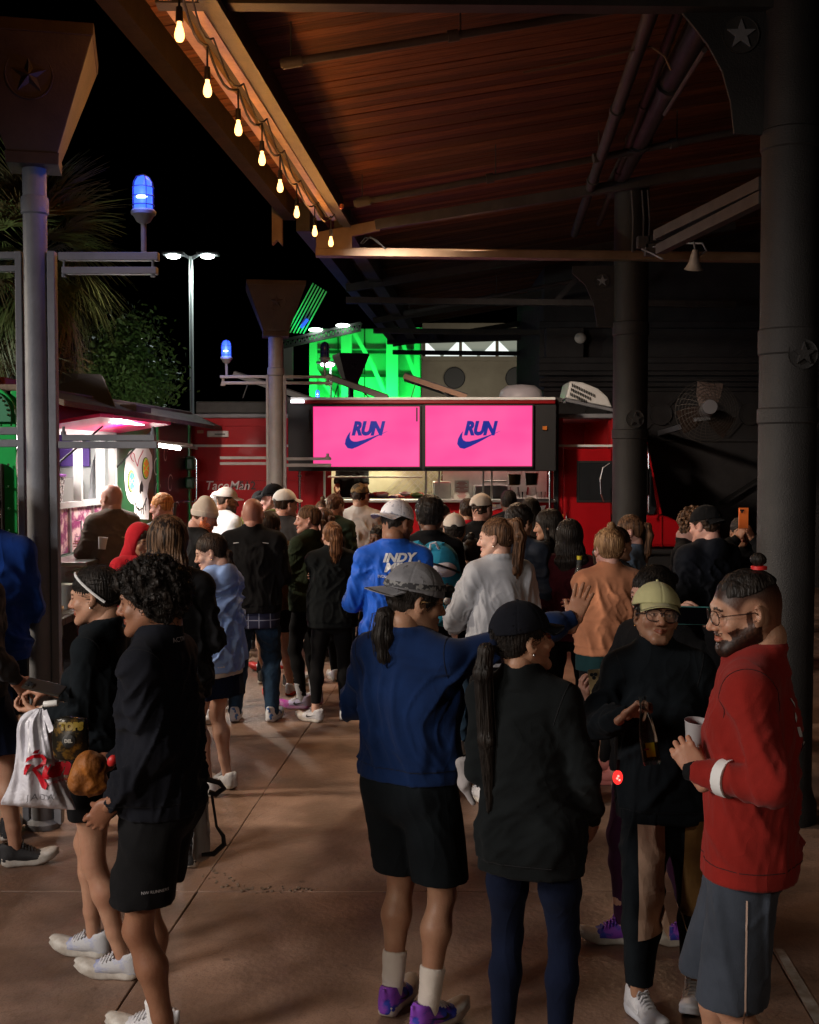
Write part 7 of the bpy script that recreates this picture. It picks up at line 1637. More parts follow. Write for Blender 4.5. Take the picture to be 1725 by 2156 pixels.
person('C', 'person in grey backward cap and navy sweatshirt stretching one arm out to the right', u=862, Y=4.28, yaw=-32, H=1.66, sex='m', near=True, skin=SK['olive'], head=(-42,-10,0), fat=1.03, nosew=1.0,
   hands={'L':(-0.16,0.26,1.10),'R':(0.62,0.50,1.60)}, elbow={'R':(0.6,-0.2,-0.5),'L':(-0.8,-0.4,-0.4)}, curls={'R':(0.12,0.16,0.25)}, handrot={'R':((0.15,0.45,0.9),(-0.3,1.0,-0.5))},
   top=dict(mat=K_navy, hem=0.955, inf=0.028, box=1.0, amp=0.016, f=17, drape=(1,1,0.5), sleeve_r=0.018), bottom=dict(kind='shorts', mat=K_black2, hem=0.555, flare=0.102, inf=0.0), hair=dict(kind='short', mat=H_black, tail=1, at=(0,-0.095,-0.05), len=0.16, out=0.02, thick=1.5),
   cap=dict(mat=K_capgrey, back=True, vol=0.006, brim=0.085, curve=0.012), glasses=dict(mat=M_gold, r=0.021, t=0.0012), shoes=(S_purple,S_sole,S_white,S_black), socks=(K_offw,0.155), feet={'L':(-0.10,0.03,10),'R':(0.10,-0.03,-14)}, knee={'L':(-0.1,1,0),'R':(0.1,1,0)})
person('D', 'woman with long black ponytail, dark cap and black fleece, back to the camera', u=1122, Y=3.86, yaw=-18, H=1.57, sex='f', near=True, skin=SK['olive'], head=(-50,4,0), fat=0.88,
   hands={'L':(-0.12,0.22,1.02),'R':(0.20,0.13,0.95)}, elbow={'R':(0.5,-1,-0.2)}, lean=(-0.035,0), curls={'R':0.5}, top=dict(mat=K_fleece, hem=0.79, inf=0.023, box=0.75, amp=0.012, f=16, collar='high', sleeve_r=0.015, name='fleece'), bottom=dict(kind='leggings', mat=K_dnavy, inf=0.004),
   hair=dict(kind='pony', mat=H_black, len=0.54, at=(0,-0.115,0.0), out=0.04, thick=1.05, tie=K_dnavy), cap=dict(mat=K_ink, vol=0.004), shoes=(S_black,S_sole,S_black,None), extras=[earring()])
M_tanp = cloth('tan_twill', (0.50,0.33,0.23), k=0.9); M_brownp = cloth('brown_twill', (0.16,0.085,0.025))
def panels(info):
    decal(info, 'tan_panel', poly_mesh([[(-0.050,-0.215),(0.045,-0.19),(0.050,0.20),(-0.050,0.20)]]), 'trousers', (0.088,0.3,0.585), (-1,0,0), (0,0,1), M_tanp, off=0.006)
    decal(info, 'brown_panel', poly_mesh([[(-0.05,-0.16),(0.06,-0.15),(0.06,0.2),(-0.035,0.2)]]), 'trousers', (-0.09,0.3,0.60), (-1,0,0), (0,0,1), M_brownp, off=0.006)
person('E', 'woman in yellow-green cap and round glasses smiling at the camera with a glass bottle', u=1415, Y=4.4, lean=(0.06,0), yaw=176, H=1.575, sex='f', near=True, skin=SK['olive'], head=(6,9,-5), fat=1.02, smile=1, nosew=1.25, face=dict(lips=(0.85,0.5,0.48)),
   hands={'R':(0.20,0.25,1.28),'L':(-0.15,0.22,1.12)}, elbow={'R':(0.7,-0.2,-1),'L':(-0.8,-0.3,-0.8)}, curls={'R':(1.25,0.05,0.9),'L':0.8}, handrot={'R':((-0.7,0.25,0.65),(-0.3,0.5,-0.7))},
   top=dict(mat=K_black2, hem=0.80, inf=0.028, box=1.0, amp=0.014, f=17, collar='high', sleeve_r=0.020, name='sweatshirt'), bottom=dict(kind='trousers', mat=K_black2, hem=0.14, inf=0.008, taper=1), hair=dict(kind='short', mat=H_black, vol=0.008),
   cap=dict(mat=K_lime, vol=0.006, brim=0.062, curve=0.026), glasses=dict(mat=M_frame, r=0.0265, t=0.0021), shoes=(S_white,S_bluesole,S_white,S_blueacc), feet={'R':(0.13,0.10,24),'L':(-0.12,-0.05,-14)}, extras=[panels, earring(M_gold)])
person('F', 'bearded man in red long sleeve with topknot and glasses at the right edge', u=1590, Y=3.48, yaw=68, H=1.73, sex='m', near=True, skin=SK['tan'], head=(24,-9,0), beard=1, fat=0.96, face=dict(brow=(0.05,0.035,0.03), lips=(0.9,0.5,0.48)),
   hands={'L':(-0.15,0.14,1.17),'R':(0.20,0.05,0.92)}, elbow={'L':(-0.55,-0.75,-0.7),'R':(0.9,-0.9,-0.3)}, curls={'L':(0.95,0.06,0.7)}, handrot={'L':((0.15,0.55,0.8),(0.95,0.1,-0.2))},
   top=dict(mat=K_red, rib=False, hem=0.85, inf=0.022, box=0.9, amp=0.012, f=18, drape=(1,1,0.55), sleeve_r=0.011, name='shirt'), bottom=dict(kind='shorts', mat=K_slate, hem=0.485, flare=0.104, inf=-0.006), hair=dict(kind='fade', mat=H_black, bun=1, bunpos=(0,-0.060,0.143), bunr=0.022),
   glasses=dict(mat=M_frame, r=0.023, t=0.0015), shoes=(S_black,S_sole,S_black,None), socks=(K_black,0.05), feet={'L':(-0.10,-0.08,5),'R':(0.11,0.10,-5)},
   extras=[wristband('L',K_black,0.026,0.031,-0.026,'watch'), wristband('L',K_white,0.034,0.053,0.085,'sweatband'), lambda i: [decal(i,'reflective_mark',poly_mesh([[(-.003,-.014),(.003,-.014),(.004,.014),(-.002,.014)]]),'shirt',(-0.05+0.004*k,-0.3,1.37-0.042*k),(1,0,0),(0,0,1),M_refl) for k in range(5)],
      lambda i: [decal(i,'piping',poly_mesh([[(-.0025,-.022),(.0025,-.022),(.0025,.022),(-.0025,.022)]]),'shorts',(-0.3,-0.012,0.80-0.042*k),(0,-1,0),(0,0,1),mat('piping_reflect',(0.55,0.4,0.33),0.4)) for k in range(8)]])
w = MB(); i_ = PEOPLE['F']; w.lathe(Vector(tuple(i_['H2B'](np.array([(0,-0.060,0.122)],np.float32))[0]*i_['s'])), [(0.016,-0.006),(0.023,-0.005),(0.023,0.005),(0.016,0.006)], 18); w.build('hair_tie', mat('red_elastic', (0.6,0.02,0.02), 0.5), i_['root'], smooth=True, local=True)
person('G', 'woman half hidden behind the glasses wearer, filming with two phones, in purple shoes', u=1385, Y=4.98, yaw=128, H=1.605, sex='f', near=True, skin=SK['light'], head=(-6,-10,0),
   hands={'R':(0.07,0.36,1.17),'L':(-0.30,0.02,1.53)}, elbow={'L':(-0.8,-0.3,-1),'R':(0.6,-0.3,-0.8)}, curls={'R':(0.7,0.1,0.6),'L':(0.55,0.25,0.6)}, handrot={'R':((-0.1,0.6,0.75),(-0.3,-0.8,0.5)),'L':((0.35,0.6,0.6),(0.9,0.1,-0.3))},
   top=dict(mat=K_black, hem=0.86, inf=0.02, amp=0.01), bottom=dict(kind='leggings', mat=K_purple), hair=dict(kind='bun', mat=H_black, bunpos=(0,-0.13,0.04)), shoes=(S_purple,S_sole,S_purple,None), feet={'R':(0.10,0.10,-38),'L':(-0.10,-0.14,-30)})
person('H', 'person in black standing farther back behind the glasses wearer, in pink trail shoes', u=1300, Y=7.6, yaw=-60, H=1.62, skin=SK['tan'], hands=FR, top=dict(mat=K_black, hem=0.86), bottom=dict(kind='leggings', mat=K_black), hair=dict(kind='pony', mat=H_dark), shoes=(S_pink,S_pink,S_pink,None), feet={'L':(-0.12,0.0,150),'R':(0.1,-0.1,150)})

# ================================================================ left side
person('I', 'tall person in deep blue long sleeve cut off by the left edge', u=-40, Y=6.35, yaw=20, H=1.91, sex='m', near=True, skin=SK['tan'], hands=FR, top=dict(mat=K_blue, hem=0.90, inf=0.04, box=1, amp=0.012, f=16, sleeve_r=0.03), bottom=dict(kind='shorts', mat=K_dnavy, hem=0.62), hair=dict(kind='short', mat=H_dark), shoes=(S_black,S_sole,S_black,None))
person('I2', 'person at the left edge of whom a bare leg and a black running shoe show', u=-62, Y=5.9, yaw=-40, H=1.72, sex='m', near=True, skin=SK['tan'], hands={'R':(0.23,0.10,0.98),'L':(-.2,.1,.9)}, top=dict(mat=K_char, hem=0.90, inf=0.02, sleeve_r=0.02), bottom=dict(kind='shorts', mat=K_dnavy, hem=0.60), hair=dict(kind='short', mat=H_dark), shoes=(S_black,S_sole,S_black,None), feet={'R':(0.10,0.16,-30),'L':(-0.12,-0.1,0)})
person('J', 'woman with long highlighted brown hair in black, seen from behind at the left', u=352, Y=5.95, yaw=8, H=1.75, near=True, skin=SK['tan'], head=(-10,-4,0), hands=FR, top=dict(mat=K_black, hem=0.86, inf=0.03, box=0.9, sleeve_r=0.02), bottom=dict(kind='leggings', mat=K_black), hair=dict(kind='long', mat=H_high, len=0.44, vol=0.026, frontlocks=0), shoes=(S_black,S_sole,S_black,None))
person('K', 'woman in light blue hoodie and navy skirt with eyes cast down', u=455, Y=7.3, yaw=62, H=1.60, near=True, skin=SK['light'], head=(28,-16,0), face=dict(closed=1), hands={'L':(-0.08,0.26,1.14),'R':(0.12,0.25,1.12)}, elbow={'L':(-0.9,-0.4,-0.8)}, top=dict(mat=K_lblue, hem=0.83, inf=0.034, box=1, amp=0.016, f=18, collar='hood', sleeve_r=0.03, name='hoodie', under=(K_offw,0.80)), bottom=dict(kind='skirt', mat=K_dnavy, hem=0.66),
   hair=dict(kind='pony', mat=H_dark, len=0.14, at=(0,-0.10,-0.02), out=0.02), shoes=(S_white,S_sole,S_white,None), extras=[earring(M_gold)])
def bag_(info): pass
person('L', 'bald man in black jacket with plaid shirt hem and jeans, back to the camera', u=532, Y=9.3, yaw=-4, H=1.75, sex='m', skin=SK['pink'], head=(-4,0,0), hands=FR, fat=1.12, near=True, top=dict(mat=K_black, hem=0.865, inf=0.030, box=1, collar='high', sleeve_r=0.028, amp=0.008, under=(M_plaid,0.745), name='jacket'), bottom=dict(kind='jeans', mat=K_denim, hem=0.05, inf=0.006),
   hair=dict(kind='buzz', mat=H_black, tint=(0.66,0.58,0.56)), shoes=(S_blueacc,S_bluesole,S_white,None), feet={'L':(-0.15,0,8),'R':(0.14,0.02,-8)}, extras=[marks(((-0.11,-0.25,1.41),0.045,0.006,(1,0,0.12),'jacket',M_refl),((0.12,-0.25,1.41),0.045,0.006,(1,0,-0.15),'jacket',M_refl))])
person('M', 'woman with copper ponytail in black fleece and leggings, back to the camera', u=700, Y=9.35, yaw=8, H=1.56, near=True, skin=SK['light'], head=(8,0,0), hands=CR, fat=1.1, top=dict(mat=K_fleece, hem=0.83, inf=0.032, box=1, collar='high', sleeve_r=0.034, name='fleece'), bottom=dict(kind='leggings', mat=K_black, hem=0.16),
   hair=dict(kind='pony', mat=hair_mat('copper_hair',(0.26,0.12,0.055),(0.07,0.03,0.015)), len=0.24, at=(0,-0.10,0.075), out=0.04, thick=1.3), shoes=(S_white,S_sole,S_white,S_black), feet={'L':(-0.16,-0.06,50),'R':(0.10,0.0,-10)})
person('N', 'woman in dark jacket with hair tied back, profile facing left', u=652, Y=9.85, yaw=52, H=1.67, near=True, skin=SK['pink'], head=(40,-2,0), hands={'L':(-0.10,0.30,1.14),'R':(0.08,0.28,1.16)}, top=dict(mat=K_dgreen, hem=0.85, inf=0.026, box=1, collar='high', sleeve_r=0.026, name='jacket'), bottom=dict(kind='leggings', mat=K_black),
   hair=dict(kind='pony', mat=H_brown, len=0.16, at=(0,-0.10,-0.01), out=0.03), shoes=(mat('shoe_lilac',(0.5,0.48,0.72),0.6),S_pinksole,S_white,S_black), socks=(K_grey,0.14), feet={'L':(-0.10,0.0,35),'R':(0.12,0.05,0)}, smile=1)
person('O', 'man in white cap and dark shirt with blue watch strap, seen from behind', u=600, Y=10.7, yaw=-24, H=1.77, sex='m', skin=SK['pink'], head=(-28,0,0), hands={'R':(0.22,0.14,1.10),'L':(-.15,.2,1.1)}, elbow={'R':(1,-0.3,-0.5)}, top=dict(mat=K_char, hem=0.9, sleeve='long', inf=0.02), bottom=dict(kind='trousers', mat=K_black), hair=dict(kind='short', mat=H_dark, vol=0.008), cap=dict(mat=K_white), shoes=(S_black,S_sole,S_black,S_white), socks=(K_offw,0.10), extras=[wristband('R',mat('blue_strap',(0.02,0.06,0.4),.5),0.03,0.045,0.10,'watch'), wristband('R',K_offw,0.09,0.043,0.0,'bandage')], feet={'L':(-0.30,0.1,20),'R':(0.02,0.05,-20)})
person('P', 'man in black cap and olive shirt looking left beside the post', u=578, Y=11.6, yaw=60, H=1.80, sex='m', skin=SK['pink'], head=(20,-8,0), hands=FR, top=dict(mat=K_green, hem=0.9), bottom=dict(kind='shorts', mat=K_black), hair=dict(kind='short', mat=H_dark, vol=0.006), cap=dict(mat=K_black), shoes=(S_white,S_redsole,S_white,None))
person('Q', 'man in white cap and white shirt with dark hood facing right near the red truck', u=474, Y=12.1, yaw=-48, H=1.755, sex='m', skin=SK['brown'], head=(-25,-8,0), beard=1, hands=FR, top=dict(mat=K_white, hem=0.9, inf=0.028, box=1), bottom=dict(kind='jeans', mat=K_denim), hair=dict(kind='short', mat=H_dark, vol=0.006), cap=dict(mat=K_offw), shoes=(S_white,S_sole,S_white,None), face=dict(brow=(0.15,0.12,0.1)))
person('R', 'man in cream beanie with stubble beard and gold chain looking down', u=420, Y=9.8, yaw=-62, H=1.71, sex='m', near=True, skin=SK['pink'], head=(-22,-22,0), beard=0.4, hands=FR, top=dict(mat=K_black, hem=0.88, inf=0.02), bottom=dict(kind='jeans', mat=K_denim), hair=dict(kind='short', mat=H_brown, vol=0.006), cap=dict(kind='beanie', mat=K_offw), shoes=(S_white,S_sole,S_white,None), face=dict(brow=(0.35,0.2,0.12), closed=1))
person('S', 'ginger haired man in grey shirt lit by the green truck, facing left', u=345, Y=11.1, yaw=58, H=1.735, sex='m', near=True, skin=SK['pink'], head=(22,-8,0), hands=FR, top=dict(mat=K_greyd, hem=0.9), bottom=dict(kind='jeans', mat=K_denim), hair=dict(kind='short', mat=H_red, vol=0.010), shoes=(S_white,S_sole,S_white,None), face=dict(brow=(0.75,0.5,0.35)))
person('T', 'bald man in taupe sweatshirt waiting with a cup at the green truck window', u=236, Y=10.8, yaw=42, H=1.83, sex='m', near=True, skin=SK['pink'], head=(14,0,0), fat=1.0, hands={'L':(-0.04,0.26,1.16),'R':(-0.06,0.32,1.20)}, elbow={'L':(-0.8,-0.2,-0.9)}, curls={'L':(0.6,0.1,0.5)}, handrot={'L':((0.9,0.4,0.1),(0.2,0.5,0.8))}, top=dict(mat=K_taupe, hem=0.86, inf=0.034, box=1, sleeve_r=0.032, amp=0.012, name='sweatshirt'), bottom=dict(kind='jeans', mat=K_taupe_d), hair=dict(kind='bald', mat=H_dark), shoes=(S_white,S_sole,S_white,None),
   extras=[lambda i: text_on(i,'~~~',0.06,(0.06,-0.3,1.30),K_offw,part='sweatshirt',sx=1.2,name='print')])
person('U', 'person in bright red hoodie with the hood up by the green truck', u=291, Y=8.6, yaw=-150, H=1.58, near=True, skin=SK['olive'], head=(14,-14,0), hands=FR, top=dict(mat=K_hood, hem=0.86, inf=0.03, sleeve_r=0.03), bottom=dict(kind='jeans', mat=K_denim), hair=dict(kind='short', mat=H_dark), cap=dict(kind='hood', mat=K_hood), shoes=(S_white,S_sole,S_white,None))
person('V', 'woman glancing towards the camera in front of the red truck', u=678, Y=13.4, yaw=172, H=1.59, skin=SK['pink'], hands=FR, top=dict(mat=K_black, hem=0.9), bottom=dict(kind='jeans', mat=K_denim), hair=dict(kind='bun', mat=H_brown), shoes=(S_white,S_sole,S_white,None), smile=1, near=True)
person('W', 'brown haired man in dark green shirt, back to the camera near the truck window', u=704, Y=12.1, yaw=-22, H=1.70, sex='m', skin=SK['tan'], head=(-14,-6,0), hands=FR, top=dict(mat=K_dgreen, hem=0.9), bottom=dict(kind='jeans', mat=K_black), hair=dict(kind='short', mat=H_brown, vol=0.010), shoes=(S_black,S_sole,S_black,None))
person('X', 'man in camouflage cap and pale button shirt ordering at the red truck', u=758, Y=12.6, yaw=-6, H=1.785, sex='m', skin=SK['tan'], head=(-24,0,0), hands=FR, top=dict(mat=K_offw, hem=0.85, inf=0.024, box=1, collar='polo', sleeve_r=0.02), bottom=dict(kind='jeans', mat=K_denim), hair=dict(kind='short', mat=H_dark, vol=0.006), cap=dict(mat=M_camo), shoes=(S_black,S_sole,S_black,None))
person('Y', 'woman with light brown tied hair behind the fleece wearer, back to the camera', u=684, Y=11.0, yaw=30, H=1.60, skin=SK['pink'], hands=FR, top=dict(mat=K_black, hem=0.9), bottom=dict(kind='leggings', mat=K_black), hair=dict(kind='pony', mat=H_brown, len=0.2), shoes=(S_white,S_sole,S_white,None))
person('Z', 'shorter dark skinned person peering out between the blue shirt and the pale shirt', u=797, Y=10.4, yaw=150, H=1.47, skin=SK['dark'], hands=FR, top=dict(mat=K_black, hem=0.9), bottom=dict(kind='shorts', mat=K_black, hem=0.55), hair=dict(kind='short', mat=H_black), shoes=(S_white,S_lime,S_white,S_black))
person('Z2', 'woman with dark wavy hair behind the bald man, mostly hidden', u=566, Y=10.2, yaw=18, H=1.60, skin=SK['tan'], head=(-60,0,0), hands=FR, top=dict(mat=K_brownk, hem=0.84, inf=0.02), bottom=dict(kind='shorts', mat=K_black, hem=0.62), hair=dict(kind='long', mat=H_dark, len=0.22), shoes=(S_white,S_redsole,S_white,S_black), feet={'L':(0.0,0.02,0),'R':(0.22,0.1,-30)})
person('Z3', 'dark haired person with a raised hand between the beanie and the bald man', u=452, Y=9.3, yaw=100, H=1.45, skin=SK['tan'], head=(0,0,0), hands={'L':(-0.1,0.2,1.38),'R':(0.1,.2,1.1)}, top=dict(mat=K_black, hem=0.9), bottom=dict(kind='jeans', mat=K_denim), hair=dict(kind='short', mat=H_black), shoes=(S_white,S_sole,S_white,None))
person('Z4', 'person in black and grey cap between the white cap wearer and the post', u=547, Y=12.8, yaw=10, H=1.70, sex='m', skin=SK['tan'], hands=FR, top=dict(mat=K_green, hem=0.9), bottom=dict(kind='jeans', mat=K_black), hair=dict(kind='short', mat=H_black), cap=dict(mat=K_black), shoes=(S_black,S_sole,S_black,None))
person('Z5', 'grey haired person hidden behind the white shirt near the red truck', u=458, Y=12.8, yaw=0, H=1.70, sex='m', skin=SK['light'], hands=FR, top=dict(mat=K_greyd, hem=0.9), bottom=dict(kind='jeans', mat=K_denim), hair=dict(kind='short', mat=hair_mat('grey_hair',(0.35,0.33,0.32),(0.18,0.17,0.16))), shoes=(S_black,S_sole,S_black,None))

# ================================================================ middle and right
def indy(i):
    W = K_white; c = 0.02
    text_on(i,'INDY',0.072,(c,-0.3,1.425),W,shear=0.3,bold=0.0035,sx=1.1,name='lettering'); text_on(i,'MINI',0.072,(c-0.005,-0.3,1.368),W,shear=0.3,bold=0.0035,sx=1.1)
    text_on(i,'INDIANAPOLIS, INDIANA',0.026,(c,-0.3,1.318),W,sx=0.85); text_on(i,'MINI',0.04,(c+0.03,-0.3,1.172),W,bold=0.002); text_on(i,'ONEAMERICA',0.014,(c+0.03,-0.3,1.200),W)
    decal(i,'emblem',poly_mesh([[(-.024,-.02),(.024,-.02),(.024,.02),(-.024,.02)]]),'shirt',(c-0.045,-0.3,1.175),(1,0,0),(0,0,1),W); decal(i,'emblem_wave',poly_mesh([[(-.018,-.008),(0,.0),(.018,-.008),(.018,.002),(0.004,.010),(-.01,.004),(-.018,.008)]]),'shirt',(c-0.045,-0.3,1.175),(1,0,0),(0,0,1),K_royal,off=0.006)
    for k in range(3): decal(i,'stripes_emblem',poly_mesh([[(-.02+.004*k,-.002),(.014,-.006),(.018,-.002),(-.016+.004*k,.004)]]),'shirt',(c-0.055,-0.3,1.112+0.010*k),(1,0,0),(0,0,1),W)
    text_on(i,'OneAmerica',0.022,(c-0.055,-0.3,1.090),W,sx=0.9); text_on(i,'Franciscan HEALTH',0.013,(c-0.04,-0.3,1.00),W)
person('a', 'man in bright blue INDY MINI race shirt and white cap worn backwards', u=828, Y=7.3, yaw=6, H=1.79, sex='m', near=True, skin=SK['brown'], head=(-50,-12,0), beard=1, hands=FR, fat=0.92, elbow={'L':(-0.6,-0.6,-0.7)}, face=dict(brow=(0.25,0.2,0.18)),
   top=dict(mat=K_royal, hem=0.86, inf=0.022, box=0.8, sleeve_r=0.014, amp=0.009), bottom=dict(kind='shorts', mat=K_black, hem=0.55), hair=dict(kind='short', mat=H_black, vol=0.006), cap=dict(mat=K_dots, back=True, brim=0.085), shoes=(S_white,S_sole,S_white,S_black), extras=[indy])
person('b', 'person with blue patterned head wrap wearing a sky blue backpack', u=905, Y=8.0, yaw=4, H=1.80, near=True, skin=SK['dark'], head=(-10,0,0), hands=FR, top=dict(mat=K_black, hem=0.86, inf=0.02), bottom=dict(kind='leggings', mat=K_black), hair=dict(kind='short', vol=0.018, mat=H_black), shoes=(S_black,S_sole,S_black,None),
   cap=dict(kind='band', vol=0.01, mat=mat('blue_pattern_scarf', (0.02,0.05,0.18), 0.8, col2=(0.02,0.02,0.03), scale=30)))
person('c', 'woman in heather grey sweatshirt with very long brown ponytail, head turned left', u=1052, Y=7.1, yaw=14, H=1.70, near=True, skin=SK['light'], head=(56,-4,0), fat=0.94, hands={'L':(-0.22,0.22,1.02),'R':(0.12,0.24,1.1)}, elbow={'L':(-0.8,-0.5,-0.7)}, top=dict(mat=K_grey, hem=0.86, inf=0.028, box=1, sleeve_r=0.024, amp=0.016, f=17, drape=(1,1,0.5), name='sweatshirt'), bottom=dict(kind='leggings', mat=K_black),
   hair=dict(kind='pony', mat=H_brown, len=0.46, at=(0,-0.085,0.105), out=0.06, thick=1.35), shoes=(S_white,S_sole,S_white,None), extras=[earring()])
person('d', 'person in cream cap worn backwards and brown top in the queue', u=957, Y=8.9, yaw=-2, H=1.635, skin=SK['olive'], hands=FR, top=dict(mat=K_brownk, hem=0.9), bottom=dict(kind='jeans', mat=K_denim), hair=dict(kind='short', mat=H_black, vol=0.012), cap=dict(mat=K_offw), shoes=(S_white,S_sole,S_white,None), near=True)
person('e', 'man in white cap with black arch opening, back to the camera by the menu', u=1014, Y=10.4, yaw=-20, H=1.735, sex='m', skin=SK['pink'], head=(-20,0,0), hands=FR, fat=1.1, top=dict(mat=K_black, hem=0.9), bottom=dict(kind='jeans', mat=K_denim), hair=dict(kind='short', mat=H_dark, vol=0.004), cap=dict(mat=K_offw, vol=0.004), shoes=(S_white,S_sole,S_white,None), near=True)
person('f', 'pale woman in profile facing right between the backpack and the white cap', u=926, Y=10.4, yaw=-70, H=1.665, skin=SK['light'], head=(-10,0,0), hands=FR, top=dict(mat=K_black, hem=0.9), bottom=dict(kind='jeans', mat=K_denim), hair=dict(kind='pony', mat=H_black), shoes=(S_white,S_sole,S_white,None), near=True)
person('g', 'short person with dark gathered hair standing beside the grey sweatshirt', u=998, Y=8.2, yaw=-40, H=1.50, skin=SK['olive'], hands=FR, top=dict(mat=K_black, hem=0.9), bottom=dict(kind='jeans', mat=K_denim), hair=dict(kind='bun', mat=H_black), shoes=(S_white,S_sole,S_white,None))
person('g2', 'dark haired person close to the truck counter left of the white cap', u=985, Y=11.8, yaw=0, H=1.66, skin=SK['tan'], hands=FR, top=dict(mat=K_hood, hem=0.9), bottom=dict(kind='jeans', mat=K_denim), hair=dict(kind='short', mat=H_dark), shoes=(S_white,S_sole,S_white,None))
person('g3', 'black haired man at the counter below the drink dispensers', u=1072, Y=12.6, yaw=-10, H=1.72, sex='m', skin=SK['dark'], hands=FR, top=dict(mat=K_black, hem=0.9), bottom=dict(kind='jeans', mat=K_denim), hair=dict(kind='short', mat=H_black), shoes=(S_white,S_sole,S_white,None))
person('h', 'tall dark haired man in slate rain jacket behind the grey sweatshirt', u=1090, Y=8.4, yaw=-30, H=1.73, sex='m', skin=SK['tan'], head=(-14,-8,0), hands=FR, near=True, top=dict(mat=cloth('slate_rain_shell',(0.020,0.028,0.045),rough=0.5), hem=0.86, inf=0.03, box=1, collar='hood', sleeve_r=0.03, name='jacket'), bottom=dict(kind='jeans', mat=K_black), hair=dict(kind='short', mat=H_black, vol=0.018), shoes=(S_black,S_sole,S_black,None))
person('h2', 'person with long black hair behind the slate jacket', u=1118, Y=10.6, yaw=-20, H=1.70, skin=SK['tan'], hands=FR, top=dict(mat=K_black, hem=0.9), bottom=dict(kind='jeans', mat=K_denim), hair=dict(kind='long', mat=H_black, len=0.3), shoes=(S_white,S_sole,S_white,None))
person('i', 'smiling woman with black headband and long black hair facing left', u=1160, Y=9.0, yaw=62, H=1.67, near=True, skin=SK['tan'], head=(10,-6,0), hands=FR, top=dict(mat=K_black, hem=0.9), bottom=dict(kind='leggings', mat=K_black), hair=dict(kind='long', mat=H_black, len=0.22), cap=dict(kind='band', mat=K_black), shoes=(S_white,S_sole,S_white,None), smile=1)
person('j', 'woman with black curly hair in maroon top holding a bottle, back to the camera', u=1200, Y=8.3, yaw=-10, H=1.62, near=True, skin=SK['olive'], head=(10,0,0), hands={'R':(0.14,0.20,1.16),'L':(-.12,.2,1.1)}, elbow={'R':(1,0,-1)}, curls={'R':(0.9,0.1,0.8)}, handrot={'R':((-0.5,0.5,0.5),(-0.3,-0.7,0.2))}, top=dict(mat=K_maroon, hem=0.86, inf=0.026, sleeve_r=0.026), bottom=dict(kind='leggings', mat=K_black), hair=dict(kind='long', mat=H_black, len=0.20, vol=0.024), shoes=(S_white,S_sole,S_white,None))
person('k', 'woman in peach cowl neck pullover with blond topknot, back to the camera', u=1283, Y=7.1, yaw=10, H=1.63, near=True, skin=SK['pink'], head=(8,0,0), fat=1.1, hands=CR, top=dict(mat=K_peach, hem=0.96, inf=0.032, box=1, collar='high', sleeve_r=0.032, amp=0.013, f=17, name='pullover', under=(K_teal,0.86)), bottom=dict(kind='leggings', mat=K_black),
   hair=dict(kind='bun', mat=H_blond, bunpos=(0.01,-0.03,0.148), bunr=0.030, vol=0.016), shoes=(S_white,S_sole,S_white,None), extras=[earring(M_gold), lambda i: [decal(i,'logo_dot',poly_mesh([[(.004*math.cos(a),.004*math.sin(a)) for a in [k_*1.05 for k_ in range(6)]]]),'pullover',(0.075+dx,-0.3,1.0+dz),(1,0,0),(0,0,1),K_white) for dx,dz in ((0,0),(.01,.008),(-.01,.008),(0,.016),(.01,-.008),(-.005,-.01),(.018,0))]])
person('l', 'woman with long ponytail in blue grey jacket facing left beside the peach pullover', u=1330, Y=8.6, yaw=66, H=1.645, near=True, skin=SK['pink'], head=(12,-4,0), hands=FR, top=dict(mat=K_bluegrey, hem=0.86, inf=0.02, collar='polo'), bottom=dict(kind='leggings', mat=K_black), hair=dict(kind='pony', mat=H_brown, len=0.28, at=(0,-0.10,0.06)), shoes=(S_white,S_sole,S_white,None))
person('m', 'man in black cap and black hooded jacket, back to the camera right of the truck', u=1492, Y=8.0, yaw=28, H=1.73, sex='m', near=True, skin=SK['pink'], head=(16,-8,0), fat=1.08, hands=FR, top=dict(mat=cloth('ink_jacket',(0.010,0.012,0.018)), hem=0.86, inf=0.034, box=1, collar='hood', sleeve_r=0.034, name='jacket'), bottom=dict(kind='jeans', mat=K_black), hair=dict(kind='short', mat=H_dark, vol=0.010), cap=dict(mat=K_black, back=True, brim=0.03), shoes=(S_black,S_sole,S_black,None))
person('n', 'man with curly brown fringe bending his head beside the black cap wearer', u=1452, Y=8.7, yaw=-120, H=1.69, sex='m', near=True, skin=SK['pink'], head=(-6,-26,0), hands=FR, top=dict(mat=K_black, hem=0.9), bottom=dict(kind='jeans', mat=K_black), hair=dict(kind='curly', mat=H_brown, vol=0.02), shoes=(S_black,S_sole,S_black,None))
person('o', 'person in black raising an orange phone in front of their face by the thick column', u=1562, Y=9.2, yaw=172, H=1.60, near=True, skin=SK['tan'], head=(0,0,0), hands={'R':(0.055,0.26,1.60),'L':(-0.055,0.26,1.60)}, elbow={'R':(0.9,-0.1,-0.9),'L':(-0.9,-0.1,-0.9)}, curls={'R':(0.7,0.1,0.6),'L':(0.7,0.1,0.6)}, handrot={'R':((-0.4,0.1,0.9),(-0.6,-0.6,0)),'L':((0.4,0.1,0.9),(0.6,-0.6,0))}, top=dict(mat=K_black, hem=0.86, inf=0.024, sleeve_r=0.03), bottom=dict(kind='jeans', mat=K_black), hair=dict(kind='short', mat=H_black), shoes=(S_black,S_sole,S_black,None))
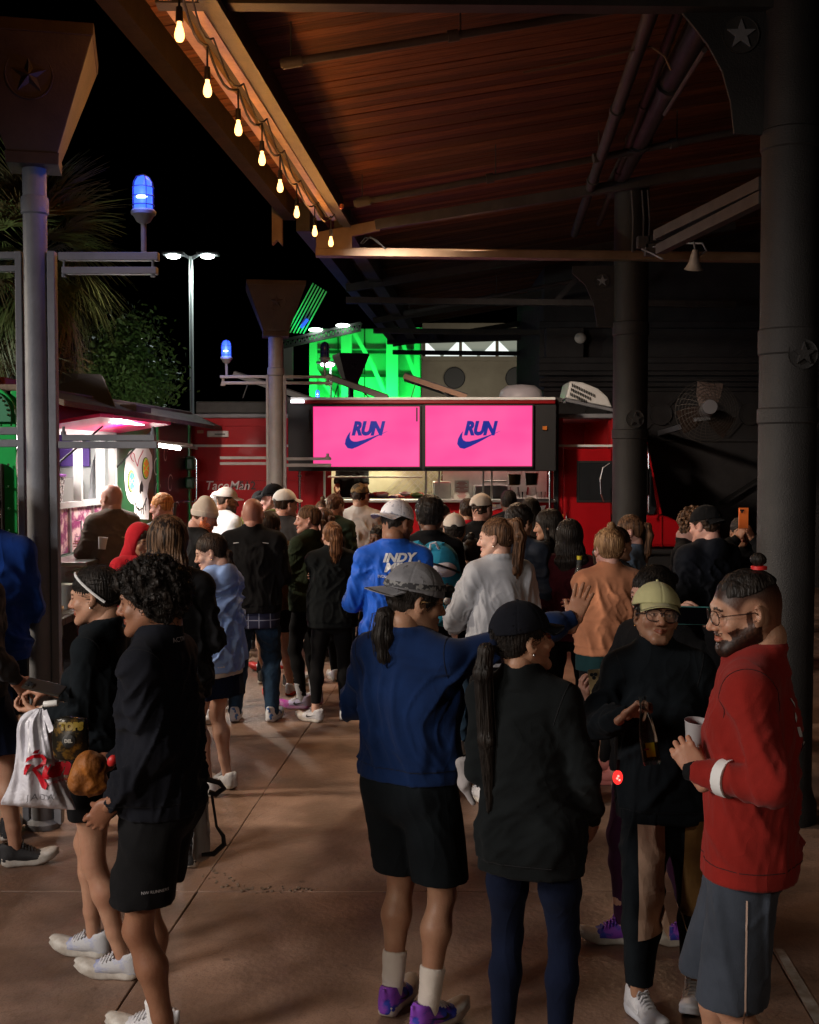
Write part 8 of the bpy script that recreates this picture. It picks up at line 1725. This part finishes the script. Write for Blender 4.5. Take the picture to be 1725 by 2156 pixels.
person('w1', 'cook in black cap and black shirt at work inside the red truck', u=742, Y=16.9, yaw=170, H=1.72, z0=0.50, sex='m', skin=SK['brown'], head=(0,-20,0), hands={'L':(-0.14,0.32,1.1),'R':(0.14,0.32,1.1)}, top=dict(mat=K_black, hem=0.9, sleeve='short'), bottom=dict(kind='jeans', mat=K_black), hair=dict(kind='short', mat=H_black), cap=dict(mat=K_black), shoes=(S_black,S_black,S_black,None))
person('w2', 'cook with bare forearms in black shirt inside the green truck window', x=R_(XS-0.75,10.9,0).x, Y=10.9, yaw=-70, H=1.66, z0=0.50, sex='m', skin=SK['pink'], head=(0,-20,0), hands={'L':(-0.14,0.36,1.12),'R':(0.14,0.36,1.10)}, top=dict(mat=K_black, hem=0.9, sleeve='short'), bottom=dict(kind='jeans', mat=K_black), hair=dict(kind='short', mat=H_black), shoes=(S_black,S_black,S_black,None))

# ================================================================ things people hold or carry
def HP(key, side, x, y, z):
    "point in a hand's frame: x across the palm, y out of the palm, z along the fingers (metres)"
    i = PEOPLE[key]; M, wr = i['HM'][side]; return b2w(i, wr+M@np.array((x,y,z),np.float32))
def HD(key, side, v):
    i = PEOPLE[key]; M, wr = i['HM'][side]; d = M@np.array(v,np.float32); return (Matrix.Rotation(i['yaw'],3,'Z')@Vector(tuple(d))).normalized()
def basis(x, z):
    z = Vector(z).normalized(); x = Vector(x); x = (x-z*x.dot(z)).normalized(); y = z.cross(x); return Matrix((x,y,z)).transposed()
def phone(name, c, R, m, label, group=None, cams=True, w_=0.074, h_=0.155, screen=None):
    t = T(name, c, 0, label, 'phone', group); w = MB(); w.box(c, (w_,0.009,h_), R); w.build('case', m, t, bevel=0.004)
    if cams:
        w = MB(); w.box(c+R@Vector((-w_*0.2,-0.006,h_*0.33)), (w_*0.46,0.004,w_*0.46), R); w.build('camera_island', m, t, bevel=0.002)
        for dx, dz in ((-.1,.1),(.1,.1),(0,-.08)):
            w = MB(); q = c+R@Vector((-w_*0.2+dx*w_,-0.008,h_*0.33+dz*w_)); w.cyl(q, q+R@Vector((0,-0.003,0)), 0.0075, n=12); w.build('camera_lens', M_glass, t)
    if screen is not None:
        w = MB(); w.box(c+R@Vector((0,screen[1]*0.0053,0)), (w_*0.9,0.0012,h_*0.93), R); w.build('screen', screen[0], t)
    return t
# phone of the woman with the headband, its back to the light
c = P(93,1447,4.55); phone('phone', c, basis((0.05,1,0.40),(-1,0.1,0.22)), mat('phone_dark', (0.03,0.025,0.02), 0.2), 'dark phone held flat by the woman with the white headband')
w = MB(); a = P(92,1483,4.5); w.cyl(a, P(122,1480,4.5), 0.012, n=14); tag(w.build('white_wrapper', M_white, smooth=True, bevel=0.003), 'small white rolled wrapper in the palm of the woman with the headband', 'wrapper')
# white plastic bag
bagT = T('plastic_bag', P(80,1690,4.45), 0, 'white plastic bag printed with red Run lettering hanging at the far left', 'bag'); YBg = 4.42
prof = [(1492,84,7,.01),(1500,80,20,.018),(1512,72,30,.03),(1535,72,36,.045),(1565,76,40,.055),(1600,78,44,.06),(1640,78,52,.065),(1668,78,66,.06),(1690,79,78,.045),(1699,80,79,.012)]
V = []; nb_ = 72
for i, (v, uc, hw, th) in enumerate(prof):
    for k in range(nb_):
        a = 2*math.pi*k/nb_; p = P(uc+hw*math.cos(a), v+(4*math.sin(a*3+1) if i in (1,2) else 0)+(6*math.cos(a) if i >= 8 else 0), YBg); fold = 0.010*math.sin(a*7+v*0.016)+0.006*math.sin(a*15-v*0.03)+0.008*math.sin(v*0.07+a*2)
        V.append((p.x+fold*0.3*math.cos(a), YBg+math.sin(a)*(th+fold*min(1,th*22)), p.z))
Q = [(i*nb_+k, i*nb_+(k+1)%nb_, (i+1)*nb_+(k+1)%nb_, (i+1)*nb_+k) for i in range(len(prof)-1) for k in range(nb_)]
M_bag = mat('white_plastic_film', (0.66,0.66,0.72), 0.28, bump=0.5, bscale=28, spec=0.6, coat=0.3, col2=(0.56,0.56,0.63), scale=9)
o = obj('film', mesh_np('film', V, Q), M_bag, bagT); sb = o.modifiers.new('s','SUBSURF'); sb.levels = 1; sb.render_levels = 1
fk = dict(s=1.0, root=bagT, meshes={'film':(np.array(V,np.float32), np.array(Q))}); M_bagred = mat('bag_print_red', (0.55,0.006,0.02), 0.4)
def bagdecal(name, me, u, v, m, off=0.007):
    c = P(u,v,YBg); d = decal(fk, name, me, 'film', (c.x,c.y,c.z), (1,0,0), (0,0,1), m, 1.0, off); d.matrix_parent_inverse = PM[bagT.name].inverted(); return d
px_ = YBg/FPX
def pp(pts): return poly_mesh([[((x-80)*px_, -(y-1600)*px_) for x, y in q] for q in pts])
bagdecal('big_letter', pp([[(66,1596),(70,1585),(84,1579),(100,1581),(108,1590),(106,1601),(94,1609),(84,1614),(81,1608),(94,1601),(99,1594),(96,1588),(84,1586),(74,1590)],[(70,1598),(80,1598),(66,1622),(60,1622),(61,1612)],[(80,1611),(88,1612),(110,1645),(106,1655),(98,1650)],[(81,1577),(85,1571),(93,1571),(90,1578)]]), 80, 1600, M_bagred)
me = text_mesh('un', 0.085, 0.35, 0, 0.006, 'LEFT'); bagdecal('lettering', me, 96, 1614, M_bagred)
me = text_mesh('irunfortexas.com', 0.016, 0.3, 0, 0, 'LEFT'); bagdecal('lettering', me, 106, 1640, M_bagred)
me = text_mesh('JADA', 0.034, 0.15, 0, 0, 'CENTER', 1.35); bagdecal('handwriting', me, 96, 1669, mat('marker_grey', (0.16,0.16,0.18), 0.6))
w = MB(); vs = [P(88,1498,YBg-.05),P(98,1494,YBg-.06),P(114,1538,YBg-.085),P(103,1543,YBg-.08)]; w.add(vs+[q+Vector((0,0.003,0)) for q in vs], [(0,1,2,3),(7,6,5,4),(0,4,5,1),(1,5,6,2),(2,6,7,3),(3,7,4,0)]); w.build('loop_handle', M_bag, bagT)
# snack pouch and rolled up orange jacket carried at the hip
sk = T('snack_pouch', P(148,1548,4.2), 0, 'black and gold snack pouch between the plastic bag and the dark shorts', 'snack bag')
F = Fld(); c = P(149,1556,4.22); F.el(tuple(c), (0.058,0.028,0.082), 0.01); F.ec(tuple(c+Vector((0,0,-0.07))), tuple(c+Vector((0,0,0.075))), (0.060,0.012),(0.058,0.010), (1,0,0), 0.02, flat=True); V, Q = F.mesh(0.006); V = V+vnorm(V,Q)*(0.003*wv(V,5,70,5))[:,None]
M_pch = mat('pouch_foil', (0.02,0.017,0.012), 0.25, metal=0.4, col2=(0.20,0.11,0.02), scale=14, mixlo=0.52, mixhi=0.6); obj('pouch', mesh_np('pouch', V, Q), M_pch, sk)
fk2 = dict(s=1.0, root=sk, meshes={'pouch':(V,Q)})
def pdec(name, me, u, v, m, off=0.003):
    c = P(u,v,4.2); d = decal(fk2, name, me, 'pouch', (c.x,c.y,c.z), (1,0,0), (0,0,1), m, 1.0, off); d.matrix_parent_inverse = PM[sk.name].inverted(); return d
M_yel = mat('print_yellow', (0.22,0.15,0.015), 0.4); pdec('lettering', text_mesh('TOPS', 0.034, 0, 0, 0.003), 150, 1530, M_yel)
pdec('round_badge', poly_mesh([[(0.024*math.cos(a),0.024*math.sin(a)) for a in [2*math.pi*i/20 for i in range(20)]]]), 146, 1559, mat('badge_black', (0.012,0.012,0.012), 0.4)); pdec('badge_lettering', text_mesh('DEL', 0.016, 0, 0, 0.001), 146, 1559, mat('badge_grey', (0.35,0.33,0.3), 0.4), 0.005)
F = Fld(); c = P(190,1612,4.15); F.el(tuple(c), (0.056,0.05,0.050), 0.02).el(tuple(c+Vector((-0.04,0.0,-0.055))), (0.038,0.04,0.055), 0.03).el(tuple(c+Vector((0.015,0.01,-0.065))), (0.045,0.04,0.05), 0.03); V, Q = F.mesh(0.007); V = folds(V, vnorm(V,Q), 0.010, 77, 60)
tag(obj('rolled_jacket', mesh_np('rolled_jacket', V, Q), mat('orange_shell', (0.34,0.11,0.01), 0.6, col2=(0.11,0.035,0.008), scale=7, bump=0.3, bscale=80)), 'bundled orange and brown jacket held at the hip beside the white plastic bag', 'jacket')
F = Fld(); c = P(236,1602,4.05); F.el(tuple(c), (0.016,0.012,0.022), 0.01, R=Ry(0.5)); V, Q = F.mesh(0.004); tag(obj('red_pouch', mesh_np('red_pouch', V, Q), mat('red_print', (0.5,0.02,0.02), 0.4)), 'small red tab peeking out by the hand of the curly haired man', 'pouch')
# drawstring bag on the curly haired man's back
db = T('drawstring_bag', P(430,1740,4.28), 0, 'pale drawstring bag with black straps hanging behind the curly haired man', 'bag')
F = Fld(); a = P(424,1680,4.3); b = P(424,1795,4.3); F.ec(tuple(a), tuple(b), (0.020,0.06),(0.030,0.08), (1,0,0), 0.02); V, Q = F.mesh(0.008); V = folds(V, vnorm(V,Q), 0.006, 31, 40); obj('sack', mesh_np('sack', V, Q), mat('pale_nylon', (0.30,0.29,0.28), 0.6), db)
w = MB(); w.tube([P(432,1640,4.2),P(462,1648,4.2),P(472,1660,4.2),P(455,1672,4.2),P(440,1668,4.2)], 0.010, 8); w.tube([P(446,1672,4.2),P(456,1740,4.2),P(470,1760,4.2),P(472,1778,4.2),P(450,1798,4.2),P(425,1800,4.2)], [0.005,0.005,0.008,0.010,0.010,0.007], 8); w.build('strap', M_black, db, smooth=True)
# towel between the two in the middle
F = Fld(); F.ec(tuple(P(975,1604,4.15)), tuple(P(982,1650,4.15)), (0.030,0.02),(0.022,0.018), (1,0,0), 0.02).ec(tuple(P(975,1645,4.15)), tuple(P(996,1690,4.15)), (0.020,0.012),(0.010,0.01), (1,0,0), 0.02); V, Q = F.mesh(0.006); V = folds(V, vnorm(V,Q), 0.007, 12, 60)
tag(obj('towel', mesh_np('towel', V, Q), cloth('towel_cloth', (0.45,0.42,0.42))), 'crumpled white towel hanging between the navy sweatshirt and the black fleece', 'towel')
w = MB(); a = P(806,1727,4.3); w.cyl(a, P(810,1716,4.3), 0.010, n=12); tag(w.build('metal_clip', M_chrome, smooth=True), 'tiny shiny metal clip at the edge of the navy wearer shorts', 'clip')
# glass bottle of the woman with glasses
def bottle(c, up, s_, label, capm=None, group=None, lab=True, tint=(0.75,0.85,0.82)):
    t = T('glass_bottle', c, 0, label, 'bottle', group); R = basis((1,0,0), up); mg = mat('bottle_glass', tint, 0.05, trans=0.92, ior=1.3)
    pr = [(0.001,-0.10),(0.026,-0.10),(0.029,-0.09),(0.029,-0.01),(0.026,0.02),(0.014,0.075),(0.0115,0.11),(0.0125,0.115),(0.012,0.12),(0.001,0.12)]
    w = MB(); w.lathe((0,0,0), [(r_*s_, z_*s_) for r_, z_ in pr], 20); w.v = [tuple(Vector(c)+R@Vector(q)) for q in w.v]; w.build('glass', mg, t, smooth=True)
    w = MB(); w.lathe((0,0,0), [(0.0240*s_,-0.088*s_),(0.0240*s_,-0.03*s_),(0.001,-0.03*s_)], 18); w.v = [tuple(Vector(c)+R@Vector(q)) for q in w.v]; w.build('drink', mat('dark_drink', (0.02,0.025,0.02), 0.1), t, smooth=True)
    if lab:
        w = MB(); n = 8; vs = []
        for i in range(n+1):
            a = -2.2+1.0*i/n
            for z in (-0.075,-0.03): vs.append(Vector((0.0298*math.cos(a),0.0298*math.sin(a),z))*s_)
        w.add([tuple(Vector(c)+R@q) for q in vs], [(2*i,2*i+2,2*i+3,2*i+1) for i in range(n)]); w.build('label', mat('label_yellow', (0.80,0.70,0.03), 0.5), t)
        w = MB(); w.bar(Vector(c)+R@Vector((-0.022,-0.0225,-0.05))*s_, Vector(c)+R@Vector((-0.010,-0.0295,-0.05))*s_, 0.002, 0.005); w.build('label_mark', mat('menu_red', (0.4,0.05,0.05), .7), t)
    if capm is not None:
        w = MB(); w.lathe((0,0,0), [(0.0145*s_,0.112*s_),(0.0145*s_,0.132*s_),(0.001,0.132*s_)], 16); w.v = [tuple(Vector(c)+R@Vector(q)) for q in w.v]; w.build('cap', capm, t, smooth=True)
    return t
ce = P(1364,1545,4.05); bottle(ce, P(1354,1478,4.08)-ce, 1.05, 'clear glass bottle with yellow label hanging from the hand of the woman with glasses')
cj = HP('j','R',0.0,0.035,0.06); bottle(P(1218,1222,8.0), (0.05,0,1), 1.25, 'glass bottle with yellow cap held beside the peach pullover', mat('yellow_cap', (0.65,0.55,0.03), 0.4), lab=False)
# cups
def cup(c, r, h, m, label, up=(0,0,1)):
    R = basis((1,0,0), up); w = MB(); w.lathe((0,0,0), [(r*0.75,-h/2),(r,h/2),(r*1.05,h/2),(r*1.05,h/2+0.004),(r*0.97,h/2+0.003),(r*0.72,-h/2+0.004)], 26); w.v = [tuple(Vector(c)+R@Vector(q)) for q in w.v]; return tag(w.build('cup', m, smooth=True), label, 'cup')
cup(P(1466,1545,3.56), 0.036, 0.075, mat('frosted_cup', (0.34,0.33,0.34), 0.3), 'frosted plastic cup in the hand of the bearded man in red', (0.05,-0.12,1))
cup(P(216,1144,10.45), 0.040, 0.10, mat('paper_cup', (0.62,0.60,0.58), 0.6), 'white paper cup held by the bald man at the green truck', (0.1,0,1))
cup(P(613,1160,10.2), 0.038, 0.09, mat('clear_cup', (0.6,0.58,0.55), 0.3), 'clear drink cup held between the dark jacket and the white cap wearer')
# phones on the right
pc = P(1454,1296,4.72); phone('phone', pc, basis((0,0,1),(1,0.12,-0.04)), mat('teal_case', (0.08,0.30,0.30), 0.4), 'phone in teal case held sideways with its dark screen showing, beside the yellow-green cap', cams=False, screen=(mat('screen_off', (0.004,0.004,0.006), 0.08), 1))
pg_ = P(1262,1449,4.62); phone('phone', pg_, basis((1,-0.2,0.1),(-0.12,0,1)), mat('gold_case', (0.34,0.25,0.13), 0.3), 'gold brown phone held upright with three lenses, left of the black sweatshirt', h_=0.15)
w = MB(); w.cyl(P(1284,1428,4.7), P(1284,1436,4.7), 0.022, n=18); tag(w.build('drink_can', M_chrome, smooth=True), 'silver top of a drink can beside the gold brown phone', 'can')
po = P(1566,1091,8.86); phone('phone', po, basis((1,0,0.05),(0.0,0,1)), mat('orange_case', (0.9,0.20,0.04), 0.4, emit=(0.9,0.2,0.04), estr=0.0), 'bright orange phone raised in front of a face by the thick column')
phone('phone', P(368,1076,10.85), basis((0.3,1,0),(0.1,0,1)), M_black, 'dark phone held up behind the ginger haired man', cams=False, w_=0.05)
# red blinking clip light
rl = T('clip_light', P(1301,1637,4.12), 0, 'glowing red clip light hanging by the hip near the black sweatshirt', 'light'); c = P(1301,1637,4.12)
w = MB(); w.sphere(c, 0.024, 18, 12, (0.75,0.6,1.05)); w.build('lens', emis('red_glow', (1.0,0.03,0.025), 1.5), rl, smooth=True)
for dx,dz in ((0,.008),(.004,-.006),(-.004,.0)): w = MB(); w.sphere(c+Vector((dx,-0.013,dz)), 0.004); w.build('diode', emis('red_hot', (1.0,0.25,0.2), 2.5), rl, smooth=True)
w = MB(); w.tube([c+Vector((0,0,0.024)), c+Vector((0.004,0.01,0.06))], 0.006, 6); w.build('clip', M_black, rl)
light('POINT', 'clip_light_glow', c+Vector((0,-0.05,0)), 0.03, (1,0.05,0.04), 0.02)
# backpack
bp = T('backpack', P(925,1290,7.8), 0, 'sky blue and white backpack with a dangling tag on the person with the head wrap', 'backpack'); YBp = 7.82
M_sky = cloth('sky_blue_nylon', (0.03,0.30,0.48)); M_wpk = cloth('white_panel_nylon', (0.62,0.60,0.66))
F = Fld(); F.ec(tuple(P(922,1180,YBp)), tuple(P(945,1290,YBp)), (0.135,0.08),(0.13,0.09), (1,0,0), 0.04).el(tuple(P(918,1160,YBp)), (0.09,0.07,0.06), 0.05); V, Q = F.mesh(0.01); V = folds(V, vnorm(V,Q), 0.008, 5, 18); obj('body', mesh_np('pack', V, Q), M_sky, bp)
F = Fld(); F.el(tuple(P(935,1200,YBp-.065)), (0.085,0.035,0.055), 0.03).ec(tuple(P(912,1215,YBp-.05)), tuple(P(920,1285,YBp-.05)), (0.045,0.03),(0.04,0.03), (1,0,0), 0.03); V, Q = F.mesh(0.009); obj('flap', mesh_np('flap', V, Q), M_wpk, bp)
w = MB(); w.tube([P(905,1186,YBp-.1),P(925,1190,YBp-.105),P(955,1200,YBp-.1),P(968,1206,YBp-.09)], 0.008, 6); w.tube([P(925,1230,YBp-.1),P(929,1270,YBp-.1)], 0.012, 6); w.build('zip_strap', M_black, bp)
for q in ([(900,1172),(892,1155),(880,1143),(872,1146)],[(928,1172),(932,1156),(930,1143),(930,1146)]):
    w = MB(); pts = [P(u,v,YBp-.02) for u,v in q]
    w.tube(pts, 0.020, 8)
    w.build('shoulder_strap', M_sky, bp)
w = MB(); w.tube([P(905,1160,YBp-.06),P(907,1145,YBp-.08),P(917,1142,YBp-.08),P(924,1156,YBp-.06)], 0.008, 6); w.build('grab_handle', M_wpk, bp)
w = MB(); w.sphere(P(942,1265,YBp-.13), 0.024, sc3=(1,0.4,1)); w.build('round_tag', M_white, bp, smooth=True); w = MB(); w.tube([P(942,1228,YBp-.12),P(942,1255,YBp-.13)], 0.008, 6); w.build('tag_cord', M_black, bp)
# headlamp strapped on the grey cap
i_ = PEOPLE['C']; s = i_['s']
def HB(x_,y_,z_): return Vector(tuple(i_['H2B'](np.array([(x_,y_,z_)],np.float32))[0]*s))
w = MB(); vs = []; n = 40
for k in range(n+1):
    a = 2*math.pi*k/n
    for z, g_ in ((0.050,0.024),(0.072,0.021)): vs.append(HB((0.076+g_)*math.sin(a), -0.018+(0.097+g_)*math.cos(a), z+0.006*math.cos(a)))
w.add(vs, [(2*k,2*k+2,2*k+3,2*k+1) for k in range(n)]); o = w.build('headlamp_strap', mat('strap_weave', (0.03,0.03,0.035), 0.7, col2=(0.20,0.20,0.20), scale=70, detail=1, mixlo=.5,mixhi=.55), i_['root'], local=True); m_ = o.modifiers.new('s','SOLIDIFY'); m_.thickness = 0.003; m_.offset = 1
w = MB(); w.sphere(HB(0,0.118,0.062), 0.020*s, 14, 10, (1.2,1.0,0.9)); w.box(HB(0.0,0.112,0.040), (0.035*s,0.022*s,0.018*s)); w.build('headlamp', M_black, i_['root'], smooth=True, local=True)
